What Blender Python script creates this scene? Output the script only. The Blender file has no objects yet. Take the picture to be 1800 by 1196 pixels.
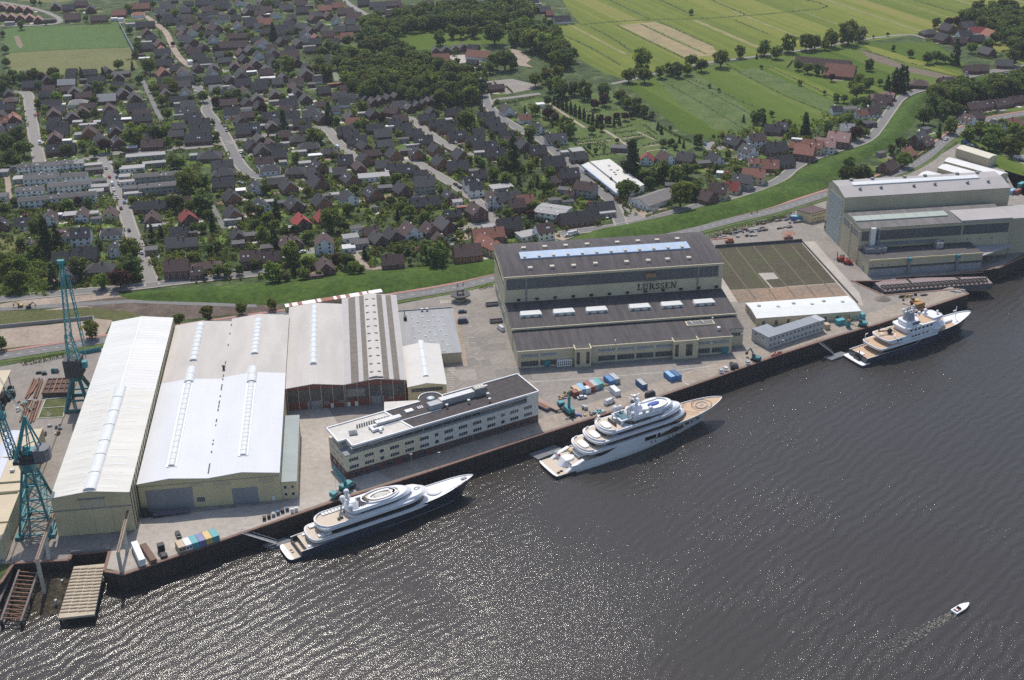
import bpy, math, random
from mathutils import Vector, Matrix
R = random.Random(7)
PI = math.pi
sc = bpy.context.scene
COL = sc.collection
# ---------------------------------------------------------------- survey: picture point -> ground point (metres)
FPX, PIT, ROL, YAW, CAMH = 2191.268, math.radians(26.7766), math.radians(-0.81785), math.radians(7.21196), 270.0
fw = Vector((math.sin(YAW)*math.cos(PIT), math.cos(YAW)*math.cos(PIT), -math.sin(PIT)))
_r0 = Vector((math.cos(YAW), -math.sin(YAW), 0)); _u0 = _r0.cross(fw)
rt = math.cos(ROL)*_r0 + math.sin(ROL)*_u0
up = -math.sin(ROL)*_r0 + math.cos(ROL)*_u0
def ray(x, y): return rt*((x-900)/FPX) + up*((598-y)/FPX) + fw
def G(x, y, z=0.0):
    d = ray(x, y); t = (z-CAMH)/d.z
    return Vector((d.x*t, d.y*t, z))
def CR(ox, oy, s=5.98):
    return lambda x, y, z=0.0: G(ox+x/s, oy+y/s, z)
def ppm(x, y):            # metres per picture pixel at a ground point
    return (G(x, y)-Vector((0, 0, CAMH))).length/FPX
# ---------------------------------------------------------------- materials
MATS = {}
def lin(c): return tuple(c)
def mat(name, col, rough=0.8, var=0.12, scale=0.35, metal=0.0, obj=False, rnd=0.0, bump=0.0, bscale=2.0, streak=None, spec=None, col2=None, coord='pos'):
    """procedural material: base colour broken up by two octaves of noise in world or object space"""
    if name in MATS: return MATS[name]
    m = bpy.data.materials.new(name); m.use_nodes = True; MATS[name] = m
    nt = m.node_tree; N = nt.nodes; Lk = nt.links
    b = N['Principled BSDF']; b.inputs['Roughness'].default_value = rough; b.inputs['Metallic'].default_value = metal
    if spec is not None: b.inputs['Specular IOR Level'].default_value = spec
    if obj:
        tc = N.new('ShaderNodeTexCoord'); co = tc.outputs['Object']
    else:
        tc = N.new('ShaderNodeNewGeometry'); co = tc.outputs['Position']
    if streak:
        mp = N.new('ShaderNodeMapping'); Lk.new(co, mp.inputs['Vector']); mp.inputs['Scale'].default_value = streak; co = mp.outputs['Vector']
    n1 = N.new('ShaderNodeTexNoise'); n1.inputs['Scale'].default_value = scale; n1.inputs['Detail'].default_value = 6; n1.inputs['Roughness'].default_value = 0.65
    Lk.new(co, n1.inputs['Vector'])
    rp = N.new('ShaderNodeValToRGB'); Lk.new(n1.outputs['Fac'], rp.inputs['Fac'])
    c2 = col2 if col2 else tuple(min(1, c*(1+var)) for c in col)
    c1 = tuple(c*(1-var) for c in col)
    rp.color_ramp.elements[0].position = 0.3; rp.color_ramp.elements[1].position = 0.7
    rp.color_ramp.elements[0].color = (*c1, 1); rp.color_ramp.elements[1].color = (*c2, 1)
    out = rp.outputs['Color']
    if rnd:
        oi = N.new('ShaderNodeObjectInfo'); hs = N.new('ShaderNodeHueSaturation')
        mr = N.new('ShaderNodeMapRange'); mr.inputs['To Min'].default_value = 1-rnd; mr.inputs['To Max'].default_value = 1+rnd
        Lk.new(oi.outputs['Random'], mr.inputs['Value']); Lk.new(mr.outputs['Result'], hs.inputs['Value'])
        Lk.new(out, hs.inputs['Color']); out = hs.outputs['Color']
    Lk.new(out, b.inputs['Base Color'])
    if bump:
        n2 = N.new('ShaderNodeTexNoise'); n2.inputs['Scale'].default_value = bscale; n2.inputs['Detail'].default_value = 4
        Lk.new(co, n2.inputs['Vector'])
        bp = N.new('ShaderNodeBump'); bp.inputs['Strength'].default_value = 1.0; bp.inputs['Distance'].default_value = bump
        Lk.new(n2.outputs['Fac'], bp.inputs['Height']); Lk.new(bp.outputs['Normal'], b.inputs['Normal'])
    return m
def add_stripes(m, direction, period, dark=0.75, width=0.12, soft=0.03, phase=0.0, jitter=0.0):
    """thin darker seams every PERIOD metres across DIRECTION (seams of a roof sheet, joints of slabs)"""
    nt = m.node_tree; N = nt.nodes; Lk = nt.links; b = N['Principled BSDF']
    src = b.inputs['Base Color'].links[0].from_socket
    g = N.new('ShaderNodeNewGeometry'); dt = N.new('ShaderNodeVectorMath'); dt.operation = 'DOT_PRODUCT'
    Lk.new(g.outputs['Position'], dt.inputs[0]); dt.inputs[1].default_value = direction
    a = N.new('ShaderNodeMath'); a.operation = 'MULTIPLY_ADD'; a.inputs[1].default_value = 1/period; a.inputs[2].default_value = phase+1000
    Lk.new(dt.outputs['Value'], a.inputs[0])
    fr = N.new('ShaderNodeMath'); fr.operation = 'FRACT'; Lk.new(a.outputs[0], fr.inputs[0])
    rp = N.new('ShaderNodeValToRGB'); Lk.new(fr.outputs[0], rp.inputs['Fac'])
    e = rp.color_ramp.elements; e[0].position = 0; e[0].color = (dark, dark, dark, 1); e[1].position = width+soft; e[1].color = (1, 1, 1, 1)
    n = e.new(width); n.color = (dark, dark, dark, 1)
    mx = N.new('ShaderNodeMix'); mx.data_type = 'RGBA'; mx.blend_type = 'MULTIPLY'; mx.inputs[0].default_value = 1.0
    Lk.new(src, mx.inputs[6]); Lk.new(rp.outputs['Color'], mx.inputs[7]); Lk.new(mx.outputs[2], b.inputs['Base Color'])
    return m
# ---------------------------------------------------------------- mesh builder
class MB:
    def __init__(s, M=None): s.v = []; s.f = []; s.m = []; s.M = M; s.mi = 0
    def at(s, x=0, y=0, z=0, rz=0): s.M = Matrix.Translation((x, y, z)) @ Matrix.Rotation(rz, 4, 'Z'); return s
    def P(s, p):
        p = Vector(p); p = s.M @ p if s.M else p
        s.v.append(p[:]); return len(s.v)-1
    def face(s, pts):
        s.f.append([s.P(p) for p in pts]); s.m.append(s.mi)
    def idx(s, ids): s.f.append(list(ids)); s.m.append(s.mi)
    def box(s, x0, x1, y0, y1, z0, z1, bottom=False):
        p = [s.P(q) for q in ((x0,y0,z0),(x1,y0,z0),(x1,y1,z0),(x0,y1,z0),(x0,y0,z1),(x1,y0,z1),(x1,y1,z1),(x0,y1,z1))]
        for q in ((4,5,6,7),(0,1,5,4),(1,2,6,5),(2,3,7,6),(3,0,4,7)): s.idx([p[i] for i in q])
        s.idx([p[i] for i in (3,2,1,0)])
        return s
    def prism(s, pts, z0, z1, top=True, bot=False, pts1=None):
        n = len(pts); q = pts1 or pts
        a = [s.P((*p[:2], z0)) for p in pts]; b = [s.P((*p[:2], z1)) for p in q]
        for i in range(n): s.idx([a[i], a[(i+1)%n], b[(i+1)%n], b[i]])
        if top: s.idx(b)
        if bot: s.idx(a[::-1])
        return s
    def bar(s, p, q, w, h=None):
        p, q = Vector(p), Vector(q); h = h or w; d = q-p; L = d.length
        if L < 1e-6: return s
        d /= L; a = Vector((0, 0, 1)) if abs(d.z) < 0.95 else Vector((1, 0, 0))
        u = d.cross(a).normalized()*(w/2); v = u.cross(d).normalized()*(h/2)
        i = [s.P(c) for c in (p-u-v, p+u-v, p+u+v, p-u+v, q-u-v, q+u-v, q+u+v, q-u+v)]
        for k in ((0,1,5,4),(1,2,6,5),(2,3,7,6),(3,0,4,7),(3,2,1,0),(4,5,6,7)): s.idx([i[j] for j in k])
        return s
    def cyl(s, p, q, r, n=10, r2=None, cap=True):
        p, q = Vector(p), Vector(q); r2 = r if r2 is None else r2; d = (q-p).normalized()
        a = Vector((0, 0, 1)) if abs(d.z) < 0.95 else Vector((1, 0, 0))
        u = d.cross(a).normalized(); v = u.cross(d)
        A = []; B = []
        for k in range(n):
            t = 2*PI*k/n; e = u*math.cos(t)+v*math.sin(t); A.append(s.P(p+e*r)); B.append(s.P(q+e*r2))
        for k in range(n): s.idx([A[k], A[(k+1)%n], B[(k+1)%n], B[k]])
        if cap: s.idx(B); s.idx(A[::-1])
        return s
    def ball(s, c, r, n=10, m=6, sz=1.0, half=False):
        c = Vector(c); rows = []
        lo = 0 if half else -PI/2
        for j in range(m+1):
            a = lo+(PI/2-lo)*j/m
            rows.append([s.P(c+Vector((math.cos(a)*math.cos(2*PI*k/n)*r, math.cos(a)*math.sin(2*PI*k/n)*r, math.sin(a)*r*sz))) for k in range(n)])
        for j in range(m):
            for k in range(n): s.idx([rows[j][k], rows[j][(k+1)%n], rows[j+1][(k+1)%n], rows[j+1][k]])
        return s
    def mesh(s, name, mats, smooth=False):
        me = bpy.data.meshes.new(name); me.from_pydata(s.v, [], s.f)
        for m in (mats if isinstance(mats, (list, tuple)) else [mats]): me.materials.append(m)
        if max(s.m or [0]): me.polygons.foreach_set('material_index', s.m)
        if smooth: me.polygons.foreach_set('use_smooth', [True]*len(me.polygons))
        me.update(); return me
    def build(s, name, mats, parent=None, smooth=False, keep=False):
        o = bpy.data.objects.new(name, s.mesh(name, mats, smooth)); COL.objects.link(o)
        if parent is not None:
            o.parent = parent
            if keep: o.matrix_parent_inverse = Matrix.LocRotScale(parent.location, parent.rotation_euler, None).inverted()
        return o
LABELS = {}
def tag(o, label=None, cat=None, group=None, kind=None):
    if label: o['label'] = label
    if cat: o['category'] = cat
    if group: o['group'] = group
    if kind: o['kind'] = kind
    return o
def thing(name, label, cat, loc=(0, 0, 0), rz=0.0, group=None):
    o = bpy.data.objects.new(name, None); COL.objects.link(o); o.empty_display_size = 1
    o.location = loc; o.rotation_euler = (0, 0, rz)
    return tag(o, label, cat, group)
def W(mb, name, mats, parent, smooth=False):     # a part whose mesh is written in world metres
    return mb.build(name, mats, parent, smooth, keep=True)
def struct(name, mb, m): return tag(mb.build(name, m), kind='structure')
def dup(o, loc, rz, label=None, group=None, scale=None):
    r = o.copy(); COL.objects.link(r); r.location = loc; r.rotation_euler = (0, 0, rz)
    if scale: r.scale = scale
    if label: r['label'] = label
    if group: r['group'] = group
    for c in list(o.children):
        k = c.copy(); COL.objects.link(k); k.parent = r
        for g in c.children:
            h = g.copy(); COL.objects.link(h); h.parent = k
    return r
def resample(pts, n):
    pts = [Vector(p) for p in pts]; L = [0]
    for a, b in zip(pts, pts[1:]): L.append(L[-1]+(b-a).length)
    out = []; j = 0
    for i in range(n):
        t = L[-1]*i/(n-1)
        while j < len(L)-2 and L[j+1] < t: j += 1
        k = (t-L[j])/max(1e-9, L[j+1]-L[j]); out.append(pts[j].lerp(pts[j+1], k))
    return out
def smooth_line(pts, n=None, it=2):
    pts = [Vector(p) for p in pts]
    for _ in range(it):
        q = [pts[0]]
        for a, b in zip(pts, pts[1:]): q += [a.lerp(b, .25), a.lerp(b, .75)]
        q.append(pts[-1]); pts = q
    return pts
def strip(mb, pts, w, z, off=0.0):
    pts = [Vector(p) for p in pts]; A = []; B = []
    for i, p in enumerate(pts):
        d = (pts[min(i+1, len(pts)-1)]-pts[max(i-1, 0)]); d.z = 0; d.normalize(); n = Vector((-d.y, d.x, 0))
        c = p+n*off; A.append(mb.P((c.x-n.x*w/2, c.y-n.y*w/2, z))); B.append(mb.P((c.x+n.x*w/2, c.y+n.y*w/2, z)))
    for i in range(len(pts)-1): mb.idx([A[i], A[i+1], B[i+1], B[i]])
    return mb
def poly(mb, pts, z=None):
    mb.face([(p[0], p[1], p[2] if z is None else z) for p in pts]); return mb
def ordinal(n):
    w = ['', 'first', 'second', 'third', 'fourth', 'fifth', 'sixth', 'seventh', 'eighth', 'ninth', 'tenth', 'eleventh', 'twelfth']
    return w[n] if n < 13 else '%d%s' % (n, 'th' if 10 <= n % 100 <= 20 else {1: 'st', 2: 'nd', 3: 'rd'}.get(n % 10, 'th'))
# ================================================================ THE SETTING
WZ = -7.0          # river level below the quay
def ramp_mat(name, stops, scale, rough=0.9, detail=8, obj=None, bump=0, mscale=None, mrot=0.0, second=None, bscale=0.8):
    m = bpy.data.materials.new(name); m.use_nodes = True; nt = m.node_tree; N = nt.nodes; Lk = nt.links
    b = N['Principled BSDF']; b.inputs['Roughness'].default_value = rough; b.inputs['Specular IOR Level'].default_value = 0.2
    g = N.new('ShaderNodeNewGeometry'); mp = N.new('ShaderNodeMapping'); Lk.new(g.outputs['Position'], mp.inputs['Vector'])
    if mscale: mp.inputs['Scale'].default_value = mscale
    mp.inputs['Rotation'].default_value = (0, 0, mrot)
    n = N.new('ShaderNodeTexNoise'); n.inputs['Scale'].default_value = scale; n.inputs['Detail'].default_value = detail; n.inputs['Roughness'].default_value = 0.7
    Lk.new(mp.outputs['Vector'], n.inputs['Vector'])
    rp = N.new('ShaderNodeValToRGB'); e = rp.color_ramp.elements
    while len(e) < len(stops): e.new(0.5)
    for i, (p, c) in enumerate(stops): e[i].position = p; e[i].color = (*c, 1)
    Lk.new(n.outputs['Fac'], rp.inputs['Fac']); out = rp.outputs['Color']
    if second:       # fine grain multiplied in: (scale, low)
        n3 = N.new('ShaderNodeTexNoise'); n3.inputs['Scale'].default_value = second[0]; n3.inputs['Detail'].default_value = 3
        Lk.new(g.outputs['Position'], n3.inputs['Vector'])
        mr = N.new('ShaderNodeMapRange'); mr.inputs['From Min'].default_value = 0.3; mr.inputs['From Max'].default_value = 0.7
        mr.inputs['To Min'].default_value = second[1]; mr.inputs['To Max'].default_value = 2-second[1]; Lk.new(n3.outputs['Fac'], mr.inputs['Value'])
        mx = N.new('ShaderNodeMix'); mx.data_type = 'RGBA'; mx.blend_type = 'MULTIPLY'; mx.inputs[0].default_value = 1
        Lk.new(out, mx.inputs[6]); Lk.new(mr.outputs['Result'], mx.inputs[7]); out = mx.outputs[2]
    Lk.new(out, b.inputs['Base Color'])
    if bump:
        bp = N.new('ShaderNodeBump'); bp.inputs['Distance'].default_value = bump; n4 = N.new('ShaderNodeTexNoise'); n4.inputs['Scale'].default_value = bscale; n4.inputs['Detail'].default_value = 4
        Lk.new(g.outputs['Position'], n4.inputs['Vector']); Lk.new(n4.outputs['Fac'], bp.inputs['Height']); Lk.new(bp.outputs['Normal'], b.inputs['Normal'])
    return m
GARD = ramp_mat('garden_ground', [(0.30, (.018,.026,.012)), (0.43, (.035,.055,.018)), (0.53, (.06,.09,.026)), (0.60, (.085,.115,.038)), (0.66, (.17,.15,.11)), (0.74, (.26,.23,.19))], 0.085, detail=9, second=(0.9, .7), bump=.5)
def strip_field(name, cols, n0, width, warp=3.0):
    """long narrow parcels, each with its own cut and colour, side by side across direction n0"""
    m = bpy.data.materials.new(name); m.use_nodes = True; nt = m.node_tree; N = nt.nodes; Lk = nt.links; b = N['Principled BSDF']; b.inputs['Roughness'].default_value = .95; b.inputs['Specular IOR Level'].default_value = .1
    g = N.new('ShaderNodeNewGeometry'); d = N.new('ShaderNodeVectorMath'); d.operation = 'DOT_PRODUCT'; Lk.new(g.outputs['Position'], d.inputs[0]); d.inputs[1].default_value = n0
    n = N.new('ShaderNodeTexNoise'); n.inputs['Scale'].default_value = .03; Lk.new(g.outputs['Position'], n.inputs['Vector'])
    def M(op, *a):
        q = N.new('ShaderNodeMath'); q.operation = op
        for i, x in enumerate(a):
            if isinstance(x, (int, float)): q.inputs[i].default_value = x
            else: Lk.new(x, q.inputs[i])
        return q.outputs[0]
    u = M('ADD', d.outputs['Value'], M('MULTIPLY', n.outputs['Fac'], warp)); outs = []
    for w_, f_ in ((width, .62), (width/4.2, .24)):
        fl = M('FLOOR', M('MULTIPLY', u, 1/w_)); wn = N.new('ShaderNodeTexWhiteNoise'); wn.noise_dimensions = '1D'; Lk.new(fl, wn.inputs['W']); outs.append(M('MULTIPLY', wn.outputs['Value'], f_))
    n2 = N.new('ShaderNodeTexNoise'); n2.inputs['Scale'].default_value = .05; n2.inputs['Detail'].default_value = 8; n2.inputs['Roughness'].default_value = .7; Lk.new(g.outputs['Position'], n2.inputs['Vector'])
    f = M('ADD', M('ADD', *outs), M('MULTIPLY', M('SUBTRACT', n2.outputs['Fac'], .5), .55))
    rp = N.new('ShaderNodeValToRGB'); e = rp.color_ramp.elements
    while len(e) < len(cols): e.new(.5)
    for i, (p, c) in enumerate(cols): e[i].position = p; e[i].color = (*c, 1)
    Lk.new(f, rp.inputs['Fac']); Lk.new(rp.outputs['Color'], b.inputs['Base Color']); return m
_d0 = (G(1203,103)-G(1084,45)).normalized(); _n0 = (-_d0.y, _d0.x, 0)
FIELD = strip_field('hay_field', [(0,(.10,.135,.022)),(.3,(.14,.17,.03)),(.55,(.185,.20,.042)),(.75,(.21,.20,.055)),(.95,(.26,.205,.085))], _n0, 21)
LUSH = strip_field('lush_meadow', [(0,(.062,.10,.014)),(.3,(.078,.122,.017)),(.6,(.098,.14,.024)),(.9,(.135,.165,.038))], _n0, 34)
DIKE = ramp_mat('dyke_grass', [(0.28, (.030,.060,.007)), (0.45, (.044,.084,.008)), (0.58, (.057,.102,.012)), (0.72, (.088,.122,.024))], 0.045, second=(0.35, .72), bump=.3)
DRY = ramp_mat('dry_pitch', [(0.3, (.12,.125,.045)), (0.5, (.145,.15,.055)), (0.7, (.17,.165,.07))], 0.04, second=(0.3, .88))
PITCH = ramp_mat('pitch_grass', [(0.3, (.06,.11,.025)), (0.7, (.085,.14,.035))], 0.05, second=(0.3, .88))
ASPH = mat('asphalt', (.17,.165,.16), .9, .16, .3)
ASPH2 = mat('pale_street', (.23,.215,.2), .9, .15, .4)
PAVE = ramp_mat('yard_concrete', [(0.3, (.215,.193,.172)), (0.5, (.265,.238,.212)), (0.7, (.315,.283,.252))], 0.06, second=(0.5, .88))
PAVEL = ramp_mat('pale_concrete', [(0.3, (.35,.315,.275)), (0.5, (.405,.365,.32)), (0.7, (.46,.415,.365))], 0.05, second=(0.45, .9))
APRON = ramp_mat('quay_apron_concrete', [(0.3, (.28,.235,.19)), (0.5, (.33,.28,.23)), (0.7, (.39,.33,.275))], 0.12, second=(0.6, .85))
DIRT = ramp_mat('raw_earth', [(0.3, (.075,.055,.045)), (0.5, (.12,.09,.072)), (0.7, (.19,.145,.115))], 0.12, second=(0.8, .75), bump=.6)
SAND = ramp_mat('sandy_ground', [(0.3, (.27,.21,.165)), (0.5, (.33,.265,.21)), (0.7, (.40,.33,.27))], 0.08, second=(0.6, .85))
RUST = ramp_mat('rusty_slab', [(0.3, (.20,.155,.12)), (0.5, (.25,.19,.145)), (0.62, (.30,.20,.135)), (0.75, (.30,.26,.21))], 0.10, mscale=(.35, 1, 1), second=(0.5, .8))
MOSS = ramp_mat('mossy_slab', [(0.3, (.062,.054,.036)), (0.5, (.083,.072,.048)), (0.62, (.075,.080,.036)), (0.75, (.125,.11,.085))], 0.06, second=(0.5, .82))
MUD = ramp_mat('mud_bank', [(0.3, (.025,.02,.014)), (0.55, (.06,.05,.032)), (0.7, (.11,.09,.065))], 0.35, second=(1.4, .6), bump=.5)
REDP = mat('red_path', (.36,.19,.16), .9, .15, .4)
WHITE_L = mat('road_paint', (.62,.61,.58), .7, .15, .6)
FARM = ramp_mat('rough_grass', [(0.3, (.05,.085,.02)), (0.5, (.085,.125,.03)), (0.7, (.13,.15,.055))], 0.06, second=(0.4, .8))

# ---- quay line (surveyed)
QUAY = [(-99.2,373.6),(-92.2,370.6),(-47.3,391.9),(-15.7,406.6),(18.7,420.8),(62.2,440.0),(98.1,455.2),(121.9,465.2),(156.4,480.9),(190.4,497.2),(221.6,510.6),(245.2,519.6),(305.4,546.1)]
BASIN = [(305.4,546.1),(303.6,552.6),(262.3,551.0),(252.5,571.0),(276.0,568.0),(326.5,572.9),(329.5,575.8),(335.5,574.6),(357.5,587.4),(380,601),(470,668),(600,760),(900,930)]
SLIP = [(-99.2,373.6),(-99.2,385.8),(-113.0,385.8),(-113.0,382.2),(-132.5,383.2),(-134.5,372),(-150,360)]
gp = [(-2600, 330)]+SLIP[::-1][0:1]+SLIP[::-1][1:]+QUAY[1:]+BASIN[1:]+[(2800,1500),(9000,3000),(9000,12000),(-9000,12000),(-9000,330)]
mb = MB(); poly(mb, [(p[0], p[1], 0) for p in gp]); struct('ground', mb, GARD)
# ---- the river
wm = bpy.data.materials.new('river_water'); wm.use_nodes = True; nt = wm.node_tree; N = nt.nodes; Lk = nt.links
b = N['Principled BSDF']; b.inputs['Base Color'].default_value = (.047,.042,.038,1); b.inputs['Roughness'].default_value = 0.122; b.inputs['IOR'].default_value = 1.33
g = N.new('ShaderNodeNewGeometry')
def wnoise(scale, rot, sc3, detail=3, rough=.6, dist=0.0):
    mp = N.new('ShaderNodeMapping'); mp.vector_type = 'TEXTURE'; mp.inputs['Rotation'].default_value = (0, 0, rot); mp.inputs['Scale'].default_value = sc3
    Lk.new(g.outputs['Position'], mp.inputs['Vector']); n = N.new('ShaderNodeTexNoise'); n.inputs['Scale'].default_value = scale; n.inputs['Detail'].default_value = detail
    n.inputs['Roughness'].default_value = rough; n.inputs['Distortion'].default_value = dist; Lk.new(mp.outputs['Vector'], n.inputs['Vector']); return n.outputs['Fac']
def math2(op, a, bb):
    m = N.new('ShaderNodeMath'); m.operation = op
    for i, q in enumerate((a, bb)):
        if isinstance(q, (int, float)): m.inputs[i].default_value = q
        else: Lk.new(q, m.inputs[i])
    return m.outputs[0]
def wwave(period, ang, dist, dscale=.06):
    mp = N.new('ShaderNodeMapping'); mp.vector_type = 'TEXTURE'; mp.inputs['Rotation'].default_value = (0, 0, ang); Lk.new(g.outputs['Position'], mp.inputs['Vector'])
    wv = N.new('ShaderNodeTexWave'); wv.wave_type = 'BANDS'; wv.bands_direction = 'Y'; wv.inputs['Scale'].default_value = 0.314/period; wv.inputs['Distortion'].default_value = dist
    wv.inputs['Detail'].default_value = 2; wv.inputs['Detail Scale'].default_value = dscale*period; Lk.new(mp.outputs['Vector'], wv.inputs['Vector']); return wv.outputs['Fac']
chop = wnoise(1.0, math.radians(30), (1.35, .85, 1), 4, .62)
ripple = wnoise(3.4, math.radians(10), (1.2, .8, 1), 2, .6)
swell = wwave(4.4, math.radians(38), 6.5, .26)
patch = wnoise(.016, 0, (1, 1, 1), 3, .6)
amp = N.new('ShaderNodeMapRange'); amp.inputs['From Min'].default_value = .38; amp.inputs['From Max'].default_value = .62; amp.inputs['To Min'].default_value = .6; amp.inputs['To Max'].default_value = 1.25; Lk.new(patch, amp.inputs['Value'])
h = math2('ADD', math2('ADD', math2('MULTIPLY', chop, .175), math2('MULTIPLY', ripple, .05)), math2('MULTIPLY', swell, .125))
h = math2('MULTIPLY', h, amp.outputs['Result'])
bp = N.new('ShaderNodeBump'); bp.inputs['Strength'].default_value = 1; bp.inputs['Distance'].default_value = WAVE = 1.0
Lk.new(h, bp.inputs['Height']); Lk.new(bp.outputs['Normal'], b.inputs['Normal'])
mb = MB(); mb.face([(-2500,-300,WZ),(2500,-300,WZ),(2500,2500,WZ),(-2500,2500,WZ)]); struct('river_water', mb, wm)
# ---- quay wall: sheet piling with a capping beam
PILE = mat('tarred_sheet_piling', (.045,.032,.028), .8, .35, .5, streak=(1, 1, .12))
CAPR = mat('rusty_capping', (.21,.12,.09), .8, .25, .5)
def piling(line, name, label):
    t = thing(name, label, 'quay wall', (line[0][0], line[0][1], 0))
    mb = MB(); pts = [Vector((p[0], p[1], 0)) for p in line]; off = []
    for a, b in zip(pts, pts[1:]):
        d = (b-a); L = d.length; d /= L; n = Vector((d.y, -d.x, 0)); k = max(2, int(L/0.55))
        for i in range(k+1):
            off.append(a+d*(L*i/k)+n*(0.42 if (i//2) % 2 == 0 else 0.05))
    A = [mb.P((p.x, p.y, WZ-2)) for p in off]; B = [mb.P((p.x, p.y, -.05)) for p in off]
    for i in range(len(off)-1): mb.idx([A[i], A[i+1], B[i+1], B[i]])
    W(mb, 'sheet_piling', PILE, t)
    mb = MB()
    for a, b in zip(pts, pts[1:]):
        d = (b-a).normalized(); n = Vector((d.y, -d.x, 0))
        mb.bar(a+n*.1+Vector((0, 0, .0)), b+n*.1+Vector((0, 0, .0)), 1.1, .45)
    W(mb, 'capping_beam', CAPR, t)
    return t
piling(QUAY, 'quay_wall', 'long dark sheet-piled quay wall the three big yachts lie along')
piling(BASIN[3:], 'quay_wall', 'dark quay wall below the grey hall at the right edge')
piling(BASIN[:4], 'quay_wall', 'rusty wall around the empty basin beside the steel ramp')
piling(SLIP[::-1], 'quay_wall', 'dark wall at the head of the slipways in front of the white hall')
# ---- mud bank in the slip
mb = MB(); g0 = []
nx, ny = 22, 16
RB = random.Random(3)
for j in range(ny+1):
    for i in range(nx+1):
        x = -134+22*i/nx; y = 353+30*j/ny
        z = WZ-1.2+3.4*j/ny+.7*RB.random()-(1.2 if x > -114 else 0)*(1-j/ny)
        g0.append(mb.P((x, y, z)))
for j in range(ny):
    for i in range(nx):
        a = j*(nx+1)+i; mb.idx([g0[a], g0[a+1], g0[a+nx+2], g0[a+nx+1]])
struct('mud_bank', mb, MUD)
# ---- yard surfaces
def sheet(name, m, pts, z):
    mb = MB(); poly(mb, pts, z); return struct(name, mb, m)
def pl(c, *pts): return [c(x, y) for x, y in pts]
F1 = lambda x, y: G(x, y)
q2 = [(p[0], p[1]) for p in QUAY]
sheet('yard_pavement', PAVE, [(-99.2,385.8),(-99.3,375.5)]+q2[1:]+[(303.6,552.6),(262.3,551),(252.5,571),(276,568),(326.5,572.9),(335.5,574.6),(470,668),(470,760),(395,735),(330,680)]
      + pl(F1, (1455,352), (1350,388), (1289,400), (1226,418), (1176,428), (869,500), (826,510), (776,520), (701,535), (184,612), (0,645))+[(-260,520),(-260,383),(-132.5,383.2),(-113,382.2),(-113,385.8)], .02)
sheet('quay_apron', APRON, [(x-2, y+.6) for x, y in q2[1:]]+[(x-4.5, y+10) for x, y in q2[1:]][::-1], .04)
sheet('hall_forecourt', PAVEL, pl(F1, (185,1000), (222,1004), (470,920), (600,872), (690,845), (640,815), (565,700), (560,690), (505,720), (524,872), (496,884), (245,912), (236,935), (190,970)), .06)
sheet('paved_car_park', SAND, pl(F1, (0,590), (0,560), (80,545), (165,533), (260,530), (200,560), (178,600), (120,600), (60,607), (0,614)), .03)
sheet('earthworks', DIRT, pl(F1, (0,536), (60,520), (205,513), (235,531), (460,538), (500,534), (480,560), (420,552), (300,565), (190,560), (160,540), (120,533), (0,550)), .05)
sheet('grass_bank', ramp_mat('thin_bank_grass', [(0.3,(.075,.08,.028)),(.5,(.095,.10,.033)),(.7,(.135,.115,.06))], .08, second=(.5,.78)), pl(F1, (0,575), (0,548), (100,545), (150,540), (230,549), (270,560), (215,565), (165,560), (80,572)), .08)
sheet('sandy_works', SAND, pl(F1, (0,545), (0,535), (60,524), (150,516), (205,513), (222,521), (130,532), (60,540)), .09)
sheet('gravel_track', ASPH, pl(F1, (0,547), (0,541), (90,535), (230,527), (330,531), (450,536), (452,541), (330,537), (230,533), (90,542)), .11)
# rail storage yard between the halls
c5 = CR(1240,360,6.43)
sheet('storage_slab', PAVEL, pl(c5, (110,500), (1090,425), (1700,1100), (1650,1130), (1640,1125), (460,1100), (350,1105), (190,870)), .04)
sheet('mossy_slab', MOSS, pl(c5, (120,500), (1085,432), (1480,885), (760,935), (680,850), (830,838), (770,768), (595,775), (740,940), (280,965), (190,830)), .07)
sheet('mossy_slab', MOSS, pl(c5, (690,852), (868,838), (905,928), (765,938)), .075)
sheet('rusty_slab', RUST, pl(c5, (280,968), (740,943), (1485,890), (1650,1080), (1620,1120), (460,1100), (370,1110)), .07)
mb = MB()
for a, bb in (((130,500),(575,1080)), ((340,480),(800,1070)), ((545,470),(1020,1050)), ((745,455),(1240,1035)), ((965,455),(1460,1025))):
    strip(mb, [c5(*a), c5(*bb)], .7, .10)
struct('rail_track', mb, mat('old_rail_bed', (.135,.105,.075), .9, .25, .4))
sheet('slab_runway', PAVEL, pl(c5, (1100,420), (1230,415), (1740,1000), (1790,1157), (1720,1130)), .08)
sheet('slab_runway', PAVEL, pl(c5, (185,870), (350,1100), (200,1105), (180,1000)), .085)
c7 = CR(860,400,3.913)
# parking bays and painted lines in the yard
cp = CR(680,480,5.436)
mb = MB()
for k in range(9): 
    a = cp(690+12*k*1.6, 400+k*46); strip(mb, [cp(690+20*k, 410+k*52), cp(790+12*k, 407+k*52)], .22, .05)
for k in range(10): strip(mb, [cp(555+2*k, 935+k*22), cp(640, 932+k*22)], .2, .05)
strip(mb, [G(930,672), G(1040,665), G(1160,655), G(1250,644)], .25, .05)
strip(mb, [G(1104,697), G(1126,712)], .3, .05); strip(mb, [G(1050,682), G(1080,692)], .3, .05); strip(mb, [G(1196,668), G(1212,678)], .3, .05)
struct('parking_line_markings', mb, WHITE_L)
sheet('footpath', SAND, pl(cp, (625,335), (680,395), (775,890), (560,895), (555,870), (725,850), (700,760)), .045)
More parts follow.
